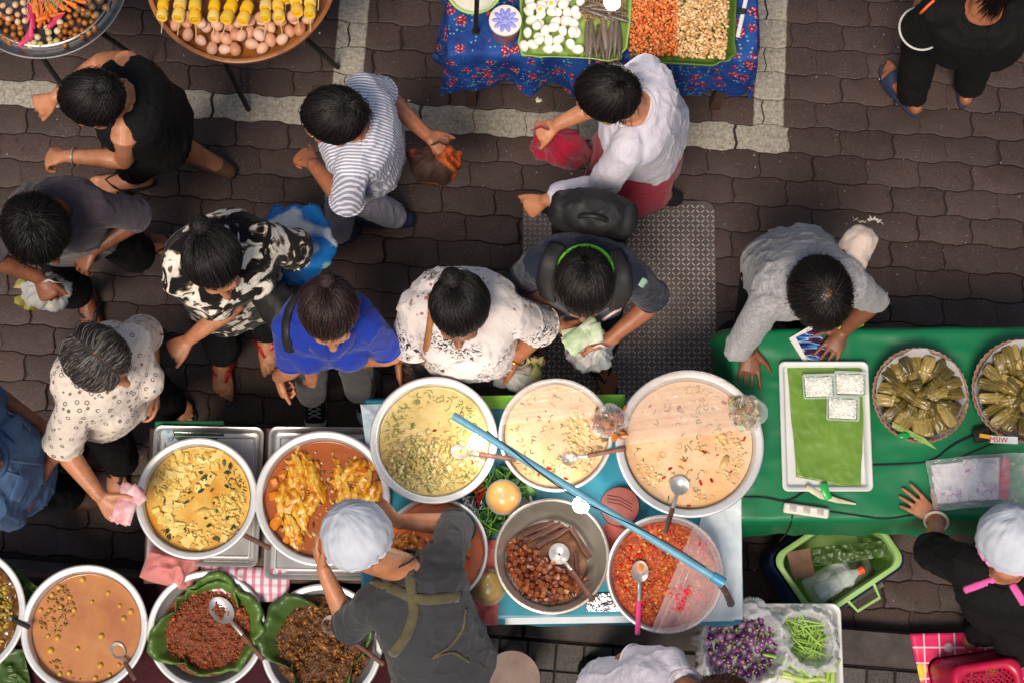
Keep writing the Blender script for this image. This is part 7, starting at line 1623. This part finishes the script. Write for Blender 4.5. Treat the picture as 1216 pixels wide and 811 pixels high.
# steel tray of fish balls and vegetables
zs = .78; c = at(52, -26, zs); R = ml(106, zs); stand(c, zs - .06, R * .8, 'dark folding stand under the round steel tray')
T = thing('round_tray', c - Zv * .045, 'wide round steel tray with stepped rims holding fish balls and vegetable skewers', 'tray'); STE2 = mat('dull_steel', (150, 148, 146), (126, 124, 122), 5, .36, 1., bump=.1, bs=30)
B = MB(); B.lathe([(R * .80, -.045), (R * .97, -.012), (R, 0), (R, .003), (R * .985, .004), (R * .93, -.006), (R * .90, -.010), (R * .865, -.008), (R * .855, .006), (R * .84, .008), (R * .82, .004), (R * .76, -.018), (R * .73, -.022)], c, 128, cap0=True, cap1=True); B.build('tray_body', STE2, T, ang=40)
zt_ = c[2] - .018
def balls(nm, m, label, group, cat, spots, r=.0118, sq=(1, 1, 1), z=zt_ + .012, lay=.55):
    B = MB(); B.ell((0, 0, 0), (r * sq[0], r * sq[1], r * sq[2]), None, 16, 10); pr = B.build(nm, m); tag(pr, label, cat, group)
    scatter(pr, [(at(x, y, z) + Zv * (rng.random() * r * lay), rndrot(), rng.uniform(.88, 1.12)) for x, y in spots])
def px_pack(n, poly, d, z): # photo polygon -> spaced photo spots
    ok = inpoly([V(x, y) for x, y in poly]); b = pbox(poly); return [(p[0], p[1]) for p in pack(n, ok, b, d)]
BRB_ = imat('brown_ball', [(150, 84, 26), (178, 104, 36), (196, 124, 50), (136, 70, 22)], .35, by='object', vary=.4)
balls('fried_ball', BRB_, 'browned fish ball on the wide steel tray', 'browned fish balls on the steel tray', 'fish ball', px_pack(70, [(-14, 20), (14, 22), (32, 40), (30, 56), (10, 50), (-14, 40)], 6.6, zs) + px_pack(80, [(70, 34), (88, 14), (118, 18), (112, 36), (94, 48), (74, 56)], 6.6, zs))
balls('fried_ball', imat('grey_ball', [(120, 92, 66), (146, 116, 84), (106, 78, 56)], .4, by='object', vary=.4), 'grey-brown meat ball near the rim of the steel tray', 'grey-brown meat balls on the steel tray', 'meat ball', px_pack(60, [(84, -12), (136, -14), (132, 8), (120, 20), (100, 18), (88, 8)], 9.0, zs), .016)
balls('mushroom_ball', imat('cream_ball', [(216, 196, 140), (226, 212, 170), (200, 176, 110)], .45, by='object', vary=.25), 'cream coloured ball in the front row of the steel tray', 'cream balls on the steel tray', 'fish ball', [(41, 52), (49, 54), (45, 45), (59, 47), (61, 53), (68, 50), (58, 39), (69, 38), (72, 28), (36, 54), (56, 34)], .0135)
balls('onion_bulb', imat('onion_bulb', [(206, 160, 116), (222, 186, 150), (190, 140, 96)], .4, by='object'), 'pale pink onion bulb on the steel tray', 'pale onion bulbs on the steel tray', 'onion', px_pack(40, [(-12, -8), (30, -6), (32, 30), (14, 26), (-12, 20)], 8.5, zs), .015, (1, .8, .8))
B = MB(); B.tube([V(-.030, 0, 0), V(-.01, 0, 0), V(.02, 0, 0), V(.04, .002, 0)], [.010, .0105, .007, .002], 12); B.tube([V(-.03, 0, 0), V(-.05, .004, .002)], [.003, .0015], 6); pr = B.build('radish', imat('radish_pink', [(206, 50, 96), (226, 84, 124), (190, 36, 80)], .3, by='object')); tag(pr, 'slim pink radish on the steel tray', 'radish', 'pink radishes on the steel tray')
scatter(pr, [(at(x, y, zt_ + .022), (0, rng.normal() * .2, math.radians(a)), rng.uniform(.7, 1.05)) for x, y, a in [(36, 14, 80), (39, 24, 95), (35, 8, 100), (34, 40, 60), (32, 48, 40), (68, 22, 30), (62, 12, -10), (37, 36, 85), (66, 26, 45), (50, -4, 100)]])
B = MB(); B.tube([V(-.045, 0, 0), V(-.02, .002, 0), V(.02, 0, 0), V(.05, -.001, 0)], [.0085, .0095, .0065, .002], 12); pr = B.build('carrot', imat('carrot_orange', [(214, 104, 26), (230, 128, 44), (196, 86, 20)], .4, by='object')); tag(pr, 'small orange carrot on the steel tray', 'carrot', 'small carrots on the steel tray')
scatter(pr, [(at(x, y, zt_ + .024 + .004 * rng.random()), (0, rng.normal() * .2, math.radians(a)), rng.uniform(.75, 1.1)) for x, y, a in [(44, 10, 95), (50, 14, 100), (54, 4, 120), (60, 6, 130), (66, 2, 135), (74, 6, 140), (80, 2, 150), (48, -4, 90), (62, -6, 125), (70, -8, 140), (56, 16, 110), (60, 20, 20), (52, 20, 70), (86, 6, 155), (78, -8, 150), (90, 0, 160), (42, 0, 85)]])
T_ = MB()
for _ in range(60): p = at(rng.uniform(30, 85), rng.uniform(-12, 14), zt_ + .036); T_.stick(p, V(rng.normal() * .5 + .3, 1, rng.normal() * .2), .06, .0011, 4, .1)
tag(tag(T_.build('vegetable_roots', imat('root_pale', [(226, 196, 170), (150, 170, 70), (206, 150, 120)], .5)), 'thin pale roots and stalks fanned over the carrots', 'roots'), kind='stuff')
# wooden tray of eggs and egg skewers
zw = .80; c = at(287, -33, zw); R = ml(120, zw); stand(c, zw - .05, R * .85, 'dark folding stand under the round wooden tray')
T = thing('wooden_tray', c - Zv * .04, 'round shallow wooden tray full of brown eggs and yellow egg skewers', 'tray'); t = NT('brown_rattan'); col = t.ramp(t.noise(16, 4, vec=t.co((1, 1, 6))), [(.3, S(122, 70, 30)), (.7, S(172, 108, 54))]); t.bump(t.noise(60, 4), .3, .003); RAT = t.fin(col, .4)
B = MB(); B.lathe([(R * .93, -.04), (R * .985, -.02), (R, 0), (R, .010), (R * .985, .014), (R * .955, .012), (R * .945, 0), (R * .93, -.022), (R * .92, -.026)], c, 128, cap0=True, cap1=True); B.build('tray_body', RAT, T, ang=50)
def egg(nm, m, L=.029, W_=.0225):
    B = MB(); n = 24; tt = np.arange(n) * 2 * PI / n; rings = []
    for q in np.linspace(.04, PI - .04, 16): x = -math.cos(q); r = math.sin(q) * W_ * (1 - .13 * x); rings.append(np.stack([np.full(n, x * L), r * np.cos(tt), r * np.sin(tt)], 1))
    B.loft(rings); return B.build(nm, m)
t = NT('brown_eggshell'); col = t.ramp(t.objrand(), [(0, S(206, 146, 112)), (.4, S(222, 172, 142)), (.7, S(228, 188, 164)), (1, S(196, 130, 92))]); t.bump(t.noise(200, 3), .06, .001); pr = egg('brown_egg', t.fin(col, .45, 0, .4), .0275, .0215); tag(pr, 'pale brown egg on the round wooden tray', 'egg', 'brown eggs on the wooden tray')
okw = lambda p: np.hypot(p[0] - c[0], p[1] - c[1]) < R * .885 and p[1] < at(0, 22, zw)[1]
sps = [(V(p[0], p[1], zw - .003), (0, rng.normal() * .25, rng.uniform(0, 6.3)), rng.uniform(.9, 1.08)) for p in pack(90, okw, (c[0] - R, c[0] + R, c[1] - R, c[1] + R), .0385, 30000)] + [(V(p[0], p[1], zw + .024), (0, rng.normal() * .25, rng.uniform(0, 6.3)), rng.uniform(.9, 1.05)) for p in pack(22, lambda p: okw(p) and np.hypot(p[0] - c[0], p[1] - c[1]) < R * .76, (c[0] - R, c[0] + R, c[1] - R, c[1] + R), .06, 9000)]
scatter(pr, sps)
t = NT('egg_custard'); col = t.ramp(t.objrand(), [(0, S(226, 190, 60)), (.35, S(236, 206, 110)), (.6, S(240, 186, 20)), (1, S(222, 196, 130))]); t.bump(t.noise(60, 3), .2, .003); CUS = t.fin(col, .35); CORE = mat('egg_yolk', (240, 190, 30), (228, 166, 20), 30, .35)
pr = proto('egg_skewer', 'skewer of thick yellow egg slices on the wooden tray', 'skewer', 'egg skewers on the wooden tray'); 
B = MB(); B.tube([V(0, .05, .006), V(0, -.055, 0)], [.0016, .0016], 6); B.build('stick', mat('bamboo_stick', (206, 180, 130), rough=.6), pr)
for k in range(2):
    B = MB(); B.lathe([(.0158, -.013), (.0172, -.010), (.0172, .010), (.0158, .013), (.011, .0125), (.0105, .010), (.0005, .0098)], (0, 0, 0), 20, cap0=True); q_ = MB(); q_.add(np.concatenate(B.v) @ np.array([V(1, 0, 0), V(0, .35, .94), V(0, -.94, .35)]) + V(0, .028 - k * .031, .012), B.f); q_.build('egg_slice', CUS, pr, ang=40)
    B = MB(); B.lathe([(.0108, .0102), (.006, .012), (.0005, .0125)], (0, 0, 0), 16); q_ = MB(); q_.add(np.concatenate(B.v) @ np.array([V(1, 0, 0), V(0, .35, .94), V(0, -.94, .35)]) + V(0, .028 - k * .031, .012), B.f); q_.build('yolk', CORE, pr)
sps = []
for row, y in enumerate((21, -6)):
    for x in np.arange(192, 376, 20): sps.append((at(x + rng.normal() * 1.5 + row * 5, y - 5 + rng.normal() * 2 + (2 if abs(x - 287) > 60 else 4), zw + .040 + row * .006), (rng.normal() * .08, rng.normal() * .1, rng.normal() * .12), rng.uniform(1.25, 1.42)))
scatter(pr, sps)
# floral table goods
P5 = TT + .024
def leaf_tray(pts, z, label, seed, h=.05):
    c_, hx_, hy_, rz_ = quadtable(pts, z); n = 220; tt = np.linspace(0, 2 * PI, n, endpoint=False); ca, sa = math.cos(rz_), math.sin(rz_); rings = []
    e = lambda v: np.sign(v) * np.abs(v) ** .35
    for q in np.linspace(0, 1, 10):
        k = .86 + .16 * q; w_ = 1 + .025 * q * np.sin(tt * 5 + seed) + .015 * q * np.sin(tt * 13); X = e(np.cos(tt)) * hx_ * k * w_; Y = e(np.sin(tt)) * hy_ * k * w_
        rings.append(np.stack([c_[0] + X * ca - Y * sa, c_[1] + X * sa + Y * ca, z - .01 + h * q ** 1.6 + .012 * q * np.sin(tt * 4 + seed) - .012 * (q > .95)], 1))
    B = MB(); B.loft(rings, True, True, False); o = B.build('leaf_tray', LEAFL if seed % 2 else LEAF, loc=V(c_[0], c_[1], z), ang=180); s_ = o.modifiers.new('t', 'SOLIDIFY'); s_.thickness = .0016; tag(o, label, 'leaf tray')
leaf_tray([(618, -40), (746, -36), (746, 78), (616, 70)], P5 + .004, 'banana leaf tray of peeled eggs and dried fish on the floral cloth', 1)
leaf_tray([(748, -36), (876, -30), (870, 82), (744, 74)], P5 + .004, 'banana leaf tray of dried shrimp and peanuts on the floral cloth', 4)
t = NT('peeled_egg'); pr = egg('peeled_egg', t.fin(S(236, 230, 216), .25, 0, .5, .1, .2), .0235, .0185); tag(pr, 'shiny white peeled egg in the leaf tray', 'egg', 'peeled eggs in the leaf tray')
poly = [(624, -20), (690, -20), (688, 62), (622, 60)]; sps = [(at(x, y, P5 + .028) + Zv * rng.random() * .012, (0, rng.normal() * .3, rng.uniform(0, 6)), rng.uniform(.88, 1.06)) for x, y in px_pack(70, poly, 10.4, TT) if (x, y)] + [(at(x, y, P5 + .052), (0, rng.normal() * .3, rng.uniform(0, 6)), rng.uniform(.88, 1.06)) for x, y in px_pack(24, [(630, -16), (684, -16), (682, 50), (630, 52)], 15, TT)]
scatter(pr, sps)
B = MB(); B.ell((0, 0, 0), (.018, .018, .010), None, 18, 10); pr = B.build('halved_egg', mat('egg_white', (238, 232, 220), rough=.25)); B = MB(); B.ell((0, 0, .006), (.010, .010, .0055), None, 14, 8); B.build('yolk', CORE, pr); tag(pr, 'halved egg showing its orange yolk among the peeled eggs', 'egg half', 'halved eggs among the peeled eggs'); scatter(pr, [(at(x, y, P5 + .066), (.2, -.2, 0), 1.) for x, y in [(642, 12), (655, 5)]])
B = MB(); B.tube([V(0, -.085, 0), V(0, -.05, .002), V(0, 0, .003), V(0, .05, .002), V(0, .085, 0)], [(.004, .003), (.0095, .007), (.012, .009), (.009, .007), (.004, .003)], 12, ref=V(1, 0, 0)); pr = B.build('dried_fish', None or imat('dried_fish_skin', [(66, 54, 46), (104, 90, 78), (140, 126, 112), (84, 66, 54)], .35, by='object', vary=.6, bump=.4, bs=90)); tag(pr, 'slim dark dried fish in the leaf tray', 'dried fish', 'dried fish in the leaf tray')
scatter(pr, [(at(x, y, P5 + .02) + Zv * rng.random() * .014, (rng.normal() * .05, rng.normal() * .2, rng.normal() * .12 + a), rng.uniform(.8, 1.05)) for x, y, a in [(697, 46, 0), (704, 44, .05), (711, 47, -.05), (718, 45, .1), (725, 48, 0), (731, 44, -.1), (701, 52, .1), (714, 55, 0), (722, 52, -.08), (735, 50, .05), (708, 18, 1.3), (722, 14, 1.5), (712, 6, 1.4), (728, 22, 1.2), (702, 8, 1.7)]])
B = MB()
for _ in range(420): p = at(rng.uniform(690, 742), rng.uniform(-25, 26), P5 + .02 + rng.random() * .02); B.stick(p, (rng.normal(), rng.normal(), rng.normal() * .25), .028, .0018, 4, .2)
tag(tag(B.build('dried_shreds', imat('dry_shreds', [(150, 116, 76), (110, 82, 54), (186, 156, 110), (80, 58, 40)], .6)), 'heap of brown dried fish shreds under the hanging bulb', 'dried shreds'), kind='stuff')
def grains(nm, poly, n, size, sq, m, label, cat, z0, h):
    B = MB(); ok = inpoly([V(x, y) for x, y in poly]); b = pbox(poly); k = 0
    while k < n:
        p = V(rng.uniform(b[0], b[1]), rng.uniform(b[2], b[3]))
        if not ok(p): continue
        k += 1; B.blob(at(p[0], p[1], z0 + rng.random() * h), size * rng.uniform(.75, 1.25), sq, .22)
    tag(tag(B.build(nm, m, ang=180), label, cat), kind='stuff')
pol1 = [(750, -26), (806, -26), (804, 66), (748, 66)]; pol2 = [(804, -26), (866, -24), (862, 70), (802, 68)]
for pol, m_, nm, lab, sz in ((pol1, imat('shrimp_orange', [(206, 100, 40), (226, 130, 64), (190, 80, 30), (232, 170, 110)], .4), 'dried_shrimp', 'heap of orange dried shrimp in the leaf tray', .0062), (pol2, imat('peanut', [(222, 186, 130), (232, 204, 160), (206, 160, 100), (190, 136, 84)], .45), 'peanuts', 'heap of pale roasted peanuts in the leaf tray', .0066)):
    grains(nm, pol, 1500, sz, (1.35, 1, .8), m_, lab, nm.replace('_', ' '), P5 + .008, .03)
# bowl, lilac tin, stick
c = at(563, -14, .84); R = ml(35, .84); T = thing('lime_bowl', c - Zv * .075, 'lime-rimmed bowl of cream coloured batter on the floral cloth', 'bowl'); B = MB(); LR = mat('lime_plastic_rim', (170, 214, 110), rough=.35)
B.lathe([(R * .6, -.075), (R * .9, -.01), (R, 0), (R * 1.0, .004), (R * .93, .004), (R * .88, -.01), (R * .58, -.068)], c, 64, cap0=True, cap1=True); B.build('bowl', LR, T)
B = MB(); B.lathe([(R * .86, -.018), (R * .4, -.016), (.001, -.015)], c, 48); B.build('batter', mat('cream_batter', (214, 204, 186), (226, 218, 204), 20, .4), T)
c = at(600, 25, .87); R = ml(20, .87); T = thing('lilac_tub', c - Zv * .115, 'clear round tub with a lilac petal lid on the floral cloth', 'tub'); B = MB(); B.lathe([(R * .86, -.115), (R * .92, -.05), (R * .97, 0)], c, 40, cap0=True); B.build('tub', mat('smoky_plastic', (150, 112, 112), (126, 90, 96), 20, .2), T)
B = MB(); B.lathe([(R * .97, -.012), (R * 1.02, -.004), (R, .004), (R * .88, .005)], c, 48, cap1=True); B.build('lid', mat('cream_rim', (222, 212, 208), rough=.4), T)
B = MB(); LIL = mat('lilac_plastic', (132, 134, 206), (150, 152, 220), 20, .4)
for k in range(10):
    a = k * 2 * PI / 10; B.ell(c + V(math.cos(a), math.sin(a), 0) * R * .52 + Zv * .006, (R * .30, R * .15, .005), np.array([V(math.cos(a), math.sin(a), 0), V(-math.sin(a), math.cos(a), 0), Zv]), 14, 8)
B.ell(c + Zv * .008, (R * .22, R * .22, .006), None, 14, 8); B.build('petals', LIL, T)
T = thing('black_pole', at(565, 36, .76), 'thin black pole standing on the floral cloth by the lime bowl', 'pole'); B = MB(); B.tube(A((565, 38, .765), (566, 12, 1.1), (567, -20, 1.4)), [.009, .009, .009], 12); B.build('rod', M_BLKR, T); B = MB(); B.lathe([(.016, 0), (.016, .006), (.009, .012)], at(565, 38, .757), 20, cap0=True); B.build('base', M_BLKR, T)
T = thing('weighing_scale', at(880, 20, .76), 'pale edge trim and black clip at the corner of the floral table', 'clip'); B = MB(); B.tube(A((888, -10, .775), (876, 44, .775)), [(.008, .003)] * 2, 8, ref=V(1, 0, 0)); B.build('trim', ENAM, T); B = MB(); B.box(at(881, 14, .785), (.03, .02, .018), None, .004); B.build('clip', M_BLKR, T); T.name = 'table_clip'
print('objects', len(bpy.data.objects))
for o in bpy.data.objects:
    if '_w' in o: del o['_w']
